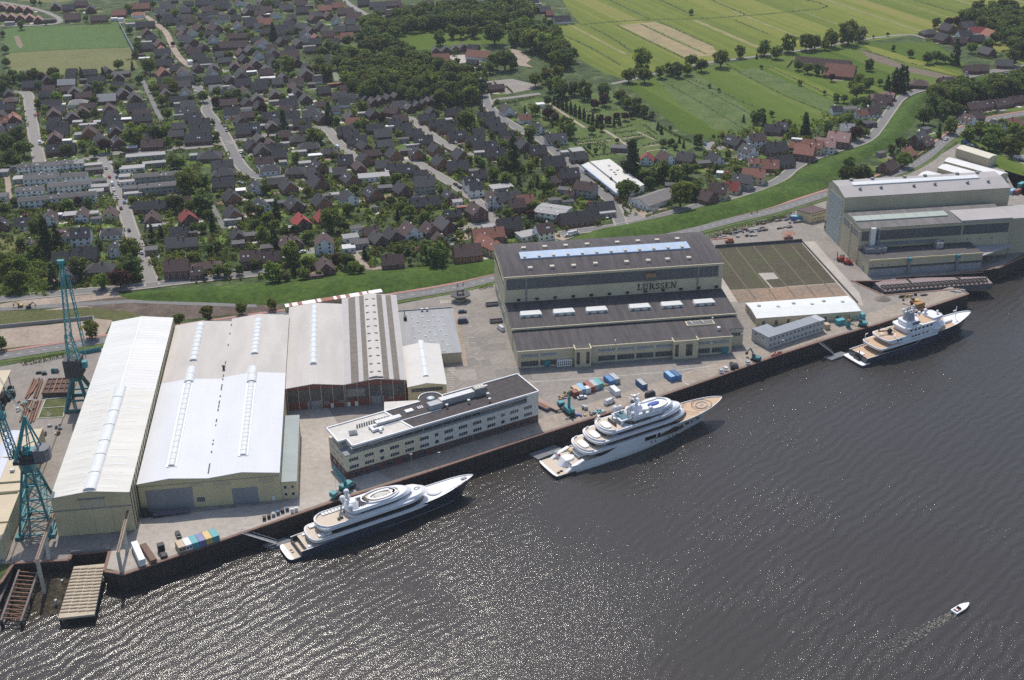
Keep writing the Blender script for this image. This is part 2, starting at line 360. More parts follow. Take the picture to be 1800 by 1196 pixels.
# ---- meadows
ZF = .03
sheet('hay_field', FIELD, pl(F1, (955,-60), (2100,-160), (2300,120), (1800,115), (1700,60), (1620,60), (1530,73), (1500,62), (1440,85), (1330,100), (1180,118), (1098,140), (1060,128), (1010,100), (975,60), (985,40), (1020,42), (1000,20)), ZF)
sheet('green_meadow', LUSH, pl(F1, (1098,150), (1180,128), (1230,122), (1275,112), (1345,100), (1420,85), (1500,75), (1540,75), (1640,75), (1700,115), (1660,150), (1600,160), (1560,180), (1520,170), (1490,180), (1470,215), (1400,235), (1330,235), (1270,250), (1200,232), (1130,175)), .05)
sheet('pale_pasture', FARM, pl(F1, (1152,138), (1222,126), (1345,215), (1310,235), (1255,228), (1190,180)), .08)
sheet('pale_pasture', FIELD, pl(F1, (1355,117), (1395,128), (1490,172), (1478,183), (1350,122)), .08)
sheet('rough_pasture', FARM, pl(F1, (1300,127), (1325,118), (1478,185), (1462,200)), .085)
sheet('brown_allotment', mat('dug_soil', (.15,.115,.085), .95, .3, .2), pl(F1, (1505,83), (1530,92), (1600,118), (1700,140), (1690,146), (1600,128), (1530,105)), .09)
sheet('pale_pasture', FIELD, pl(F1, (1515,78), (1545,85), (1620,108), (1700,128), (1690,136), (1600,114), (1535,92)), .095)
sheet('sports_pitch', PITCH, pl(F1, (4,52), (70,46), (208,43), (227,83), (110,87), (12,93)), .04)
sheet('dry_pitch', DRY, pl(F1, (10,94), (110,88), (228,84), (243,118), (230,124), (130,132), (12,135)), .045)
sheet('bare_goal_patch', mat('worn_turf', (.20,.15,.10), .95, .2, .3), pl(F1, (24,64), (33,63), (41,80), (36,86), (30,80)), .07)
sheet('woodland_clearing', LUSH, pl(F1, (697,58), (720,52), (770,48), (900,45), (935,60), (920,75), (800,80), (760,88), (715,88)), .04)
sheet('long_grass_meadow', DIKE, pl(F1, (0,460), (25,452), (80,450), (84,512), (60,519), (0,524)), .04)
sheet('dry_grass', DRY, pl(F1, (0,418), (32,414), (30,436), (0,448)), .05)
sheet('pasture', DRY, pl(F1, (60,-20), (165,-20), (160,-5), (100,6), (60,4), (0,-2), (0,-20)), .05)
sheet('tan_hay_strip', mat('cut_hay', (.27,.215,.105), .95, .2, .06), pl(F1, (1088,45), (1150,38.5), (1200,56), (1253,81), (1262,97), (1206,102)), .06)
# patched paving in the yard
mb = {0: MB(), 1: MB()}; rq = random.Random(41)
for k in range(170):
    p = G(rq.uniform(200, 1500), rq.uniform(560, 900))
    if not (p.y > 395+(p.x+45)*.415+12 and p.y < 572) or (60 < p.x < 176 and p.y > 497) or (p.x < 32 and p.y > 408): continue
    w_, d_ = rq.uniform(1.5, 9), rq.uniform(1.2, 6); a = rq.choice((0, 0, .39)); u_ = Vector((math.cos(a), math.sin(a), 0)); v_ = Vector((-u_.y, u_.x, 0)); m_ = mb[rq.randint(0, 1)]
    z_ = .028+.00006*k; m_.face([(*(p-u_*w_-v_*d_).xy, z_), (*(p+u_*w_-v_*d_).xy, z_), (*(p+u_*w_+v_*d_).xy, z_), (*(p-u_*w_+v_*d_).xy, z_)])
struct('pavement_patch', mb[0], mat('dark_paving_patch', (.21,.19,.17), .9, .18, .4)); struct('pavement_patch', mb[1], mat('pale_paving_patch', (.305,.275,.245), .9, .15, .4))
# ditches: darker lines between the strips
DITCH = mat('ditch_weeds', (.045,.075,.018), .95, .3, .2)
mb = MB()
lines = [((1021,44),(1060,40),(1140,35),(1240,33),(1350,25),(1440,16),(1455,12)), ((1455,12),(1440,5),(1415,0)), ((1084,45),(1140,73),(1203,103)), ((1157,38),(1210,62),(1253,81)),
         ((1070,0),(1140,33)), ((1160,0),(1215,26)), ((1250,0),(1310,26)), ((1605,0),(1680,22),(1718,30)), ((1290,35),(1350,60)), ((1127,43),(1175,66),(1240,95)), ((1040,48),(1085,72),(1110,92)), ((985,60),(1040,85),(1090,115)),
         ((1210,138),(1280,168),(1330,190)), ((1300,128),(1378,168),(1470,205)), ((1352,118),(1400,140),(1480,178)), ((1275,112),(1300,127)), ((1505,85),(1560,102),(1625,118)),((1160,140),(1230,180),(1310,228)),((1190,133),(1290,185),(1330,207))]
for l in lines: strip(mb, [G(*p) for p in l], 2.2 if len(l) > 3 else 1.7, .12)
struct('ditch', mb, DITCH)
# paler mown swathes in the hay field, following the ditches
mb = MB()
RS = random.Random(12)
d0 = (G(1203,103)-G(1084,45)).normalized(); n0 = Vector((-d0.y, d0.x, 0))
o0 = G(1150,75)
for k in range(-20, 46, 3):
    p = o0+n0*(k*19+RS.uniform(-5, 5)); a = p-d0*RS.uniform(60, 120); bb = p+d0*RS.uniform(40, 90)
    def okp(v):
        c = v-Vector((0, 0, CAMH)); X = 900+FPX*c.dot(rt)/c.dot(fw); Y = 598-FPX*c.dot(up)/c.dot(fw)
        lim = 100-(X-1330)*.12 if X > 1180 else 118-(1180-X)*.22
        return 990 < X and Y < lim-4 and Y < 60+(X-985)*.9
    pts = [a.lerp(bb, t/12) for t in range(13)]; run = []
    for v in pts+[None]:
        if v is not None and okp(v): run.append(v)
        else:
            if len(run) > 1: strip(mb, run, RS.uniform(1.5, 6), .10)
            run = []
struct('hay_swathes', mb, mat('mown_hay', (.215,.195,.075), .95, .3, .1))
# ---- dyke: a grassed bank with a rounded crest
TOP = [(205,517),(260,512),(376,503),(450,498),(550,487),(640,478),(760,469),(868,455),(940,440),(995,424),(1050,402),(1093,396),(1138,386),(1183,377),(1240,361),(1300,347),(1350,330),(1378,318),(1400,303),(1455,274),(1506,259),(1538,246),(1556,222),(1574,194),(1592,174),(1626,161),(1682,150),(1706,137),(1802,120),(1900,105)]
BOT = [(212,521),(232,529),(330,532),(460,535),(520,531),(600,520),(701,515),(776,503),(826,493),(868,483),(950,466),(1050,441),(1120,424),(1176,411),(1230,399),(1289,382),(1350,369),(1400,350),(1440,336),(1468,318),(1490,298),(1530,275),(1558,262),(1578,242),(1606,222),(1612,200),(1625,178),(1650,164),(1702,151),(1802,130),(1900,113)]
n = 150
A = resample(smooth_line([G(*p) for p in TOP]), n); B = resample(smooth_line([G(*p) for p in BOT]), n)
mb = MB(); prof = [(0, 0.02), (.15, .9), (.35, 2.3), (.5, 2.7), (.65, 2.3), (.85, .9), (1, .02)]
rows = []
for a, bb in zip(A, B):
    wdt = (a-bb).length; hh = min(1.0, wdt/22)
    rows.append([mb.P((*a.lerp(bb, t).xy, z*hh+.02)) for t, z in prof])
for i in range(n-1):
    for j in range(len(prof)-1): mb.idx([rows[i][j], rows[i][j+1], rows[i+1][j+1], rows[i+1][j]])
o = struct('dyke_bank', mb, DIKE)
for p in o.data.polygons: p.use_smooth = True
# ---- roads
ROADS = {}
def road(key, pts, w, m, z=.14, kerb=True, c=None, name='street'):
    c = c or F1; P = smooth_line([c(*p) for p in pts]); ROADS[key] = (P, w)
    mb = MB(); strip(mb, P, w, z); struct(name, mb, m)
    if kerb:
        mb = MB()
        for s in (-1, 1): strip(mb, P, 1.3, z+.10, s*(w/2+.62))
        for s in (-1, 1):      # kerb faces
            Q = []
            for i, p in enumerate(P):
                d = P[min(i+1, len(P)-1)]-P[max(i-1, 0)]; d.z = 0; d.normalize(); Q.append(p+Vector((-d.y, d.x, 0))*s*(w/2))
            for a, bb in zip(Q, Q[1:]): mb.face([(a.x, a.y, z), (bb.x, bb.y, z), (bb.x, bb.y, z+.1), (a.x, a.y, z+.1)])
        struct('pavement', mb, mat('pavement_slabs', (.31,.275,.24), .9, .2, .5))
road('short', [(12,163),(35,163),(49,164),(52,180),(59,235),(66,268),(70,288)], 6.4, ASPH2)
road('straight', [(180,272),(187,300),(200,320),(217,362),(232,412),(250,455),(268,503)], 6.0, ASPH2, .16)
road('cross', [(150,281),(180,272),(226,268),(323,261),(375,256),(402,252)], 5.0, ASPH2)
road('curving', [(344,150),(352,165),(367,182),(361,193),(370,205),(387,225),(402,252),(415,280),(431,302),(447,310),(480,315),(530,308),(585,299)], 6.4, ASPH, .15)
road('bend', [(402,252),(450,241),(538,228),(565,224),(575,226),(592,250),(613,268),(630,285)], 5.6, ASPH2, .17)
road('middle', [(676,290),(705,283),(735,287),(755,300),(801,327),(841,355),(868,385),(870,392),(850,398),(821,397)], 5.6, ASPH2, .15)
road('rowhouse', [(697,208),(722,207),(745,228),(776,251),(811,268),(840,278)], 5.2, ASPH2, .15)
road('lower', [(620,443),(643,435),(691,423),(763,413),(810,404),(876,390)], 4.6, ASPH2, .165)
road('lane', [(620,443),(634,458),(645,474),(680,470)], 4.0, SAND, .13, False, name='lane')
road('church', [(851,165),(856,185),(875,205),(900,220),(923,234),(950,244),(972,265),(995,284),(1015,298),(1040,328),(1068,346),(1083,370),(1093,398)], 6.2, ASPH, .17)
road('upper_lane', [(856,185),(870,175),(900,172),(950,165)], 5.5, ASPH2, .15, False, name='lane')
road('dykeside', [(1860,108),(1800,118),(1701,133),(1679,148),(1616,158),(1583,171),(1568,191),(1548,221),(1531,243),(1508,254),(1455,268),(1400,291),(1375,315),(1350,327),(1291,345),(1239,359),(1183,375),(1136,388),(1093,398),(1010,408),(985,412)], 5.6, ASPH, .19)
road('dykeside_west', [(-40,533),(0,527),(83,518),(150,513),(251,504),(296,498),(376,489),(450,482),(470,478)], 6.0, ASPH, .2)
road('far_diag', [(255,28),(292,55),(300,75),(310,95),(325,112),(338,118)], 5.5, SAND, .15, False)
road('far_edge', [(0,4),(50,12),(100,28),(110,42),(60,45),(0,46)], 5.5, ASPH2, .15, False)
road('far_north', [(590,-20),(605,2),(630,18),(655,32)], 6, ASPH2, .15, False)
road('path', [(251,142),(262,165),(275,195),(286,215)], 3.4, ASPH, .15, False, name='footpath')
road('left_lane', [(8,296),(14,320),(17,350)], 3.6, SAND, .15, False, name='lane')
road('garden_path', [(373,362),(385,385),(394,402)], 3.0, ASPH, .15, False, name='footpath')
road('meadow_lane', [(1075,148),(1100,143),(1180,122),(1260,108),(1330,100),(1440,84),(1500,72),(1545,66),(1600,60),(1628,68)], 4.5, ASPH2, .15, False, name='lane')
MAIN1 = [(-60,636),(0,628),(74,616),(120,609),(184,598),(300,582),(450,560),(600,540),(701,523),(776,511),(826,501),(869,489),(950,472),(1050,447),(1130,426),(1176,415),(1226,404),(1289,387),(1350,374),(1400,359),(1455,341),(1500,328),(1560,311),(1600,294),(1627,278),(1647,260),(1667,243),(1689,230),(1729,213),(1800,200),(1880,190)]
road('main', MAIN1, 7.6, ASPH, .21, False, name='main_road')
P = ROADS['main'][0]
mb = MB(); Pd = resample(P, 420)
for i in range(0, 418, 3): strip(mb, Pd[i:i+2], .25, .24)
struct('road_centre_line_markings', mb, WHITE_L)
mb = MB(); strip(mb, P, 2.2, .22, 5.2); struct('cycle_path', mb, REDP)
mb = MB(); strip(mb, P, 2.6, .13, -5.4); struct('road_verge', mb, FARM)
sheet('turning_area', ASPH2, pl(F1, (1076,350),(1095,348),(1140,378),(1150,384),(1095,400),(1080,385)), .16)
sheet('forecourt', SAND, pl(F1, (1108,365),(1125,356),(1190,372),(1130,383)), .18)
sheet('gravel_yard', SAND, pl(F1, (965,415),(1000,402),(1060,395),(1030,408),(990,424),(975,420)), .16)
sheet('courtyard', SAND, pl(F1, (778,411),(820,398),(840,404),(832,420),(805,425)), .19)
sheet('farm_yard', PAVEL, pl(F1, (785,95),(815,85),(838,92),(848,108),(795,113)), .1)
sheet('depot_yard', PAVE, pl(F1, (856,155),(860,143),(900,139),(945,150),(940,157),(890,166)), .1)
sheet('sandy_works', SAND, pl(F1, (895,85),(915,90),(933,105),(925,112),(938,119),(912,116),(905,100)), .1)
sheet('parking_pad', ASPH2, pl(F1, (1235,255),(1252,249),(1278,259),(1262,266),(1242,264)), .12)
sheet('storage_field', PAVE, pl(F1, (1760,290),(1800,285),(1880,320),(1880,380),(1790,345)), .1)
sheet('works_yard', PAVE, pl(F1, (1690,250),(1720,262),(1800,300),(1850,330),(1800,345),(1720,300),(1640,310),(1570,316),(1640,280)), .1)
sheet('stack_yard', PAVE, pl(F1, (1745,352), (1705,292), (1760,268), (1880,330), (1880,440), (1800,410)), .06)
sheet('meadow', LUSH, pl(F1, (1672,243),(1690,236),(1800,290),(1800,310),(1750,295),(1700,262)), .12)
# cemetery lawns and paths
sheet('cemetery_lawn', FARM, pl(F1, (985,185),(1030,165),(1075,160),(1090,190),(1120,205),(1160,225),(1210,250),(1225,258),(1180,275),(1105,275),(1030,285),(1005,265),(990,245),(940,205),(905,175),(950,172)), .06)
road('cemetery_walk', [(965,182),(990,200),(1028,225)], 2.6, SAND, .12, False, name='footpath')
road('cemetery_path', [(1062,229),(1085,243),(1105,258)], 2.6, SAND, .12, False, name='footpath')
mb = MB()
for a, bb in (((1095,244),(1133,238)),((1018,253),(1075,247)),((1120,232),(1160,250)),((1130,258),(1160,255)),((1140,266),(1165,262))): strip(mb, [G(*a), G(*bb)], 1.6, .11)
struct('cemetery_footpath', mb, SAND)
sheet('pond', mat('duckweed_pond', (.23,.27,.2), .3, .1, .1), pl(F1, (583,128),(592,126),(597,135),(600,144),(588,142)), .1)
# ================================================================ SHIPYARD BUILDINGS
def onX(x, y, X): d = ray(x, y); t = X/d.x; return Vector((0, 0, CAMH))+d*t
def onY(x, y, Y): d = ray(x, y); t = Y/d.y; return Vector((0, 0, CAMH))+d*t
CREAM = mat('cream_wall_sheet', (.56,.485,.29), .75, .1, .12, streak=(1, 1, .25))
add_stripes(CREAM, (1, 1, 0), 1.3, .9, .06, .02)
CREAM2 = mat('cream_render', (.54,.475,.32), .8, .1, .15, streak=(1, 1, .3))
BEIGE = mat('beige_cladding', (.46,.41,.285), .75, .1, .08, streak=(1, 1, .2))
add_stripes(BEIGE, (1, 1, 0), 1.1, .92, .08, .02)
DKROOF = mat('dark_felt_roof', (.078,.069,.071), .95, .35, .35, streak=(1.4, .12, 1))
DKROOF2 = mat('grey_felt_roof', (.125,.12,.125), .95, .3, .3, streak=(1.3, .15, 1))
WHROOF = mat('white_roof_membrane', (.60,.61,.635), .6, .05, .12, streak=(1, .25, 1)); add_stripes(WHROOF, (1, 0, 0), 2.0, .965, .04, .02); add_stripes(WHROOF, (0, 1, 0), 12.5, .93, .012, .01)
BGROOF = mat('aged_beige_roof', (.50,.465,.43), .75, .12, .14, streak=(1, .18, 1)); add_stripes(BGROOF, (1, 0, 0), 1.0, .92, .1, .03); add_stripes(BGROOF, (0, 1, 0), 3.0, .95, .04, .02)
CRROOF = mat('cream_roof_sheet', (.60,.585,.535), .6, .10, .16, streak=(.15, 1, 1)); add_stripes(CRROOF, (0, 1, 0), 6.0, .9, .04, .03)
CRROOF2 = mat('white_ribbed_roof', (.64,.635,.615), .55, .09, .16, streak=(.15, 1, 1)); add_stripes(CRROOF2, (0, 1, 0), 2.6, .8, .1, .03)
TANROOF = mat('tan_flat_roof', (.56,.47,.335), .8, .08, .1); add_stripes(TANROOF, (0, 1, 0), 2.4, .93, .06, .03)
WTRIM = mat('white_trim', (.74,.74,.73), .5, .06, .3)
GLASSD = mat('dark_window_glass', (.035,.045,.05), .15, .4, .25, spec=.7)
GLASSB = mat('dirty_hall_glazing', (.075,.08,.08), .45, .45, .35); add_stripes(GLASSB, (1, 0, 0), 1.25, 1.6, .10, .02)
TRANS = mat('rooflight_plastic', (.66,.67,.66), .35, .08, .4)
ALU = mat('dull_aluminium', (.42,.43,.44), .4, .12, .5, metal=.4)
BLUEGL = mat('blue_rooflight', (.38,.47,.60), .35, .1, .2, streak=(1, .2, 1)); add_stripes(BLUEGL, (1, 0, 0), 1.6, .88, .1, .03)
BRICK = mat('dark_red_brick', (.19,.075,.06), .85, .18, .5)
BRICKD = mat('maroon_brick', (.115,.055,.048), .85, .18, .5)
STEELG = mat('grey_steel', (.24,.25,.26), .5, .15, .4, metal=.2)
TEAL = mat('teal_paint', (.03,.235,.26), .5, .2, .4)
GREYDOOR = mat('grey_roller_door', (.24,.25,.27), .6, .1, .1); add_stripes(GREYDOOR, (0, 0, 1), .7, .85, .1, .04)
BLACK = mat('black_paint', (.02,.02,.022), .6, .2, .5)
def slab(mb, a, b, c, d, t=.18):      # a roof sheet through four points with thickness t
    P = [Vector(p) for p in (a, b, c, d)]; lo = [p-Vector((0, 0, t)) for p in P]
    mb.face(P); mb.face(lo[::-1])
    for i in range(4): mb.face([lo[i], lo[(i+1) % 4], P[(i+1) % 4], P[i]])
def barrel(parent, name, x, y0, y1, z, w, h, m, seg=8, lift=.12):    # barrel skylight along Y
    mb = MB(); A = []; B = []
    for k in range(seg+1):
        a = PI*k/seg; A.append(mb.P((x-math.cos(a)*w/2, y0, z+lift+math.sin(a)*h))); B.append(mb.P((x-math.cos(a)*w/2, y1, z+lift+math.sin(a)*h)))
    for k in range(seg): mb.idx([A[k], B[k], B[k+1], A[k+1]])
    mb.idx(A); mb.idx(B[::-1]); mb.box(x-w/2-.1, x+w/2+.1, y0-.1, y1+.1, z-.5, z+lift)
    return W(mb, name, m, parent)
def ridge_hall(name, label, X0, X1, Y0, Y1, e0, e1, rx, rz, wall, roof, ov=.35, thick=.25, split=None, roof2=None, rlab=None):
    """a hall whose ridge runs along Y"""
    t = thing(name, label, 'hall', ((X0+X1)/2, Y0, 0))
    mb = MB()
    for (y, fl) in ((Y0, 0), (Y1, 1)):
        q = [(X0, y, 0), (X1, y, 0), (X1, y, e1), (rx, y, rz), (X0, y, e0)]
        mb.face(q if not fl else q[::-1])
    mb.face([(X0, Y1, 0), (X0, Y0, 0), (X0, Y0, e0), (X0, Y1, e0)]); mb.face([(X1, Y0, 0), (X1, Y1, 0), (X1, Y1, e1), (X1, Y0, e1)])
    W(mb, 'wall', wall, t)
    spans = [(Y0-ov, Y1+ov, roof)] if split is None else [(Y0-ov, split, roof), (split, Y1+ov, roof2)]
    for ya, yb, m in spans:
        mb = MB(); k = .12
        slab(mb, (X0-ov*.5, ya, e0+k), (rx, ya, rz+k), (rx, yb, rz+k), (X0-ov*.5, yb, e0+k), thick)
        slab(mb, (rx, ya, rz+k), (X1+ov*.5, ya, e1+k), (X1+ov*.5, yb, e1+k), (rx, yb, rz+k), thick)
        W(mb, 'roof', m, t)
    return t
def front_panel(parent, name, m, x0, x1, z0, z1, y, proud=.06):
    mb = MB(); mb.box(x0, x1, y-proud, y+.05, z0, z1); return W(mb, name, m, parent)
def win(parent, p, u, w, z0, z1, n=1, proud=.05, name='window', glass=None, frame=None, bar=.09):
    """one window on a wall: p base point on the wall, u unit vector along the wall; the outside is to the right of u"""
    p = Vector((p[0], p[1], 0)); u = Vector((u[0], u[1], 0)).normalized(); o = Vector((u.y, -u.x, 0)); mb = MB()
    def quad(a, b, za, zb, d0, d1):
        q = [p+u*a-o*.02, p+u*b-o*.02, p+u*b+o*d1, p+u*a+o*d1]; mb.prism([(v.x, v.y) for v in q[::-1]], za, zb, bot=True)
    mb.mi = 0; quad(0, w, z0, z1, 0, proud)
    mb.mi = 1
    for k in range(n+1): quad(w*k/n-bar/2, w*k/n+bar/2, z0, z1, 0, proud+.04)
    quad(-bar/2, w+bar/2, z1, z1+bar, 0, proud+.05); quad(-bar/2, w+bar/2, z0-bar, z0, 0, proud+.07)
    return W(mb, name, [glass or GLASSD, frame or WTRIM], parent)
# ---- hall 1: the tall white hall at the left
h1 = ridge_hall('boat_hall', 'tall long white-roofed hall, farthest left, with cream sliding doors', -119.4, -91.6, 397.3, 545, 17, 17, -105.5, 18.8, CREAM, CRROOF, split=onX(210, 683, -105.5).y, roof2=CRROOF2)
ys = [onX(x, y, -105.5).y for x, y in ((156,859),(165,829),(175.6,801.4),(182.3,774.6),(191.5,750.4),(199,726.1),(206.5,702.7),(212.4,681))]
for a, b in zip(ys, ys[1:]): barrel(h1, 'skylight', -105.5, a+.25, b-.25, 18.75, 4.6, 1.0, TRANS)
nb = 15
for k in range(nb):
    y = 399.5+(ys[-1]-401)*k/(nb-1)
    for s in (-1, 1):
        mb = MB(); x0, x1 = -105.5+s*4.2, -105.5+s*10; z = lambda x: 18.8-1.8*abs(x+105.5)/13.9+.13
        slab(mb, (x0, y, z(x0)+.06), (x1, y, z(x1)+.06), (x1, y+.55, z(x1)+.06), (x0, y+.55, z(x0)+.06), .1)
        W(mb, 'rooflight', TRANS, h1)
mb = MB(); mb.box(-105.8, -105.2, ys[-1], 545, 18.85, 19.1); W(mb, 'ridge_cap', WTRIM, h1)
for a, b in ((-112.0,-105.6), (-105.5,-98.8)): front_panel(h1, 'door', CREAM, a, b, .1, 11.0, 397.3, .22)
front_panel(h1, 'door', CREAM, -119.2, -112.1, .1, 11.0, 397.3, .12); front_panel(h1, 'door', CREAM, -98.7, -91.8, .1, 11.0, 397.3, .12)
front_panel(h1, 'door_track', STEELG, -119.4, -91.6, 11.05, 11.35, 397.3, .3)
front_panel(h1, 'gable_panel', BEIGE, -109.5, -101, 11.6, 15.2, 397.3, .14); front_panel(h1, 'gable_panel', CREAM, -112, -109.7, 11.6, 14.6, 397.3, .1); front_panel(h1, 'gable_panel', CREAM, -100.8, -98.5, 11.6, 14.8, 397.3, .1)
win(h1, (-116.5, 397.3), (1, 0), 3.6, .6, 2.0, 3); win(h1, (-97.8, 397.3), (1, 0), 3.2, .6, 2.0, 3)
front_panel(h1, 'gable_beam', STEELG, -110.2, -100.6, 15.3, 15.7, 397.3, .5)
mb = MB()
for k in range(36): y = 398+k*4.1; mb.box(-91.6, -91.35, y, y+.25, .2, 16.8)
W(mb, 'wall_rib', GLASSD, h1)
# ---- twin hall 2 and 3
ysp = G(300, 672, 13).y
h2 = ridge_hall('boat_hall', 'white membrane-roofed hall beside the tall hall, left half of the white pair', -91.0, -64.9, 409.3, 546, 12.4, 12.6, -79.0, 13.9, CREAM, WHROOF, split=ysp, roof2=BGROOF)
h3 = ridge_hall('boat_hall', 'white membrane-roofed hall with the small green-roofed annex, right half of the white pair', -64.9, -38.2, 409.3, 549, 12.6, 12.5, -52.2, 14.1, CREAM, WHROOF, split=ysp+1.5, roof2=BGROOF)
def steps(t, x, rz, pts, n, w, h):
    y0, y1 = (onX(*p, x).y for p in pts)
    mb = MB(); mb.box(x-w*.75, x+w*.75, y0-.4, y1+.4, rz-.6, rz+.22); W(mb, 'skylight_kerb', WTRIM, t)
    for k in range(n):
        a = y0+(y1-y0)*k/n; barrel(t, 'skylight', x, a+.12, a+(y1-y0)/n-.12, rz+.15, w, h, TRANS, 6)
steps(h2, -79, 13.9, ((302,824),(334,680)), 16, 2.6, .7)
steps(h3, -52.2, 14.1, ((429,813),(444,672)), 20, 2.6, .6)
for t, x, rz, ps in ((h2, -79, 13.9, ((340,637),(354,574))), (h3, -52.2, 14.1, ((448,627),(458,556)))):
    y0, y1 = (onX(*p, x).y for p in ps); y1 = min(y1, 543.5); n = 9
    for k in range(n): barrel(t, 'skylight', x, y0+(y1-y0)*k/n+.2, y0+(y1-y0)*(k+1)/n-.2, rz+.05, 3.2, .8, TRANS)
for t, x, rz, ps in ((h2, -79, 13.9, ((331,668),(337,648))), (h3, -52.2, 14.1, ((440,658),(444,641)))):
    y0, y1 = (onX(*p, x).y for p in ps)
    for k in range(2): barrel(t, 'skylight', x, y0+(y1-y0)*k/2+.1, y0+(y1-y0)*(k+1)/2-.1, rz+.05, 4.0, 1.2, TRANS)
mb = MB()
for y in range(412, 545, 3):
    if RS.random() < .55: mb.box(-65.15, -64.65, y, y+RS.uniform(1, 3), 12.4, 12.86)
W(mb, 'valley_gutter', BLACK, h2)
mb = MB(); mb.cyl((-65.2, 497, 12.6), (-65.2, 497, 14.4), .45, 10); mb.cyl((-65.2, 497, 14.4), (-65.2, 497, 14.8), .7, 10); W(mb, 'flue', BLACK, h2)
front_panel(h2, 'roller_door', GREYDOOR, -88.5, -71.2, .1, 9.2, 409.3, .1); front_panel(h3, 'roller_door', GREYDOOR, -56.6, -47.0, .1, 7.0, 409.3, .1)
win(h2, (-70, 409.3), (1, 0), 3.0, 2.2, 4.4, 4, glass=GLASSD); front_panel(h2, 'louvre', BEIGE, -72, -67, 9.3, 10.6, 409.3, .1)
front_panel(h3, 'louvre', BEIGE, -63, -56.8, 8.8, 10.4, 409.3, .1); front_panel(h3, 'louvre', BEIGE, -46.2, -40.5, 8.6, 10.2, 409.3, .1); front_panel(h3, 'door', WTRIM, -42, -41, .05, 2.1, 409.3, .1)
front_panel(h2, 'door_track', STEELG, -91, -38.3, 11.0, 11.15, 409.3, .15)
an = thing('hall_annex', 'narrow two-storey annex with green-grey roof on the white hall', 'annex', (-35.2, 409.3, 0))
mb = MB(); mb.box(-38.15, -32.2, 409.6, 460, 0, 7.7); W(mb, 'wall', CREAM, an)
mb = MB(); slab(mb, (-38.15, 409.3, 8.1), (-31.9, 409.3, 7.95), (-31.9, 460.3, 7.95), (-38.15, 460.3, 8.1), .25); W(mb, 'roof', mat('green_grey_roof', (.29,.33,.325), .7, .1, .1), an)
for x in (-37.2, -34.4):
    for z in (1.6, 4.8): win(an, (x, 409.6), (1, 0), 1.2, z, z+1.3, 1, name='window')
# ---- brick-fronted halls 4 and 5
h4 = ridge_hall('workshop_hall', 'beige-roofed workshop hall with red brick front, left of the striped roof', -38.4, -12.9, 478.3, 561, 11, 10.9, -26.1, 12.5, BRICK, BGROOF)
h5 = ridge_hall('workshop_hall', 'workshop hall with brown and grey striped roof above brick front', -12.8, 13.9, 478.3, 567, 10.9, 11, .9, 12.8, BRICK, BGROOF)
y0, y1 = onX(553, 663, -26.1).y, onX(553, 540, -26.1).y
for k in range(12): barrel(h4, 'skylight', -26.1, y0+(y1-y0)*k/12+.15, y0+(y1-y0)*(k+1)/12-.15, 12.55, 3.0, 1.0, TRANS)
STR = mat('brown_roof_panel', (.185,.16,.135), .9, .2, .4); add_stripes(STR, (0, 1, 0), .55, .8, .3, .05)
STRL = mat('grey_roof_panel', (.43,.41,.395), .8, .08, .3)
zr = lambda x: 12.8-1.85*abs(x-.9)/13.2+.125
for a, b, m in ((-12.7,-9.8,STRL),(-9.8,-6.4,STR),(-6.4,-4.4,STRL),(-4.4,-2.2,STR),(4.2,6.7,STR),(6.7,8.6,STRL),(8.6,11.2,STR),(11.2,13.8,STRL)):
    mb = MB(); slab(mb, (a, 478.0, zr(a)+.1), (b, 478.0, zr(b)+.1), (b, 566.5, zr(b)+.1), (a, 566.5, zr(a)+.1), .12); W(mb, 'roof_panel', m, h5)
mb = MB(); slab(mb, (-2.1, 479, 13.2), (.9, 479, 13.75), (.9, 566, 13.75), (-2.1, 566, 13.2), .4); slab(mb, (.9, 479, 13.75), (4.1, 479, 13.2), (4.1, 566, 13.2), (.9, 566, 13.75), .4); W(mb, 'ridge_skylight', BGROOF, h5)
for k in range(11):
    y = 483+k*7.6
    for s in (-1, 1):
        mb = MB(); mb.box(.9+s*1.6-.75, .9+s*1.6+.75, y, y+.5, 13.3, 13.75); W(mb, 'vent', mat('vent_slot', (.13,.12,.115), .8), h5)
for t, xa, xb in ((h4, -37.6, -13.2), (h5, -12.6, 13.2)):
    front_panel(t, 'glazing', GLASSB, xa, xb, 3.6, 9.6, 478.3, .12)
    for k in range(6):
        x = xa+(xb-xa)*k/5; front_panel(t, 'post', BEIGE, x-.14, x+.14, 0, 11.0 if k in (0, 5) else 11.6, 478.3, .3)
front_panel(h5, 'glazing', mat('pale_glazing', (.22,.23,.22), .5, .2, .5), -12.0, -4.2, 4.8, 8.6, 478.3, .2)
front_panel(h4, 'roller_door', GREYDOOR, -29.4, -23.2, .1, 4.2, 478.3, .3); front_panel(h5, 'roller_door', GREYDOOR, -1.6, 3.9, .1, 4.4, 478.3, .3)
for t, x in ((h4, -19.3), (h5, -8.9), (h5, -12.2)): front_panel(t, 'door', WTRIM, x, x+1.3, .05, 2.2, 478.3, .2)
for t, x in ((h4, -22), (h4, -15.6), (h5, 6)): win(t, (x, 478.3), (1, 0), 1.8, 2.3, 3.1, 2, proud=.14)
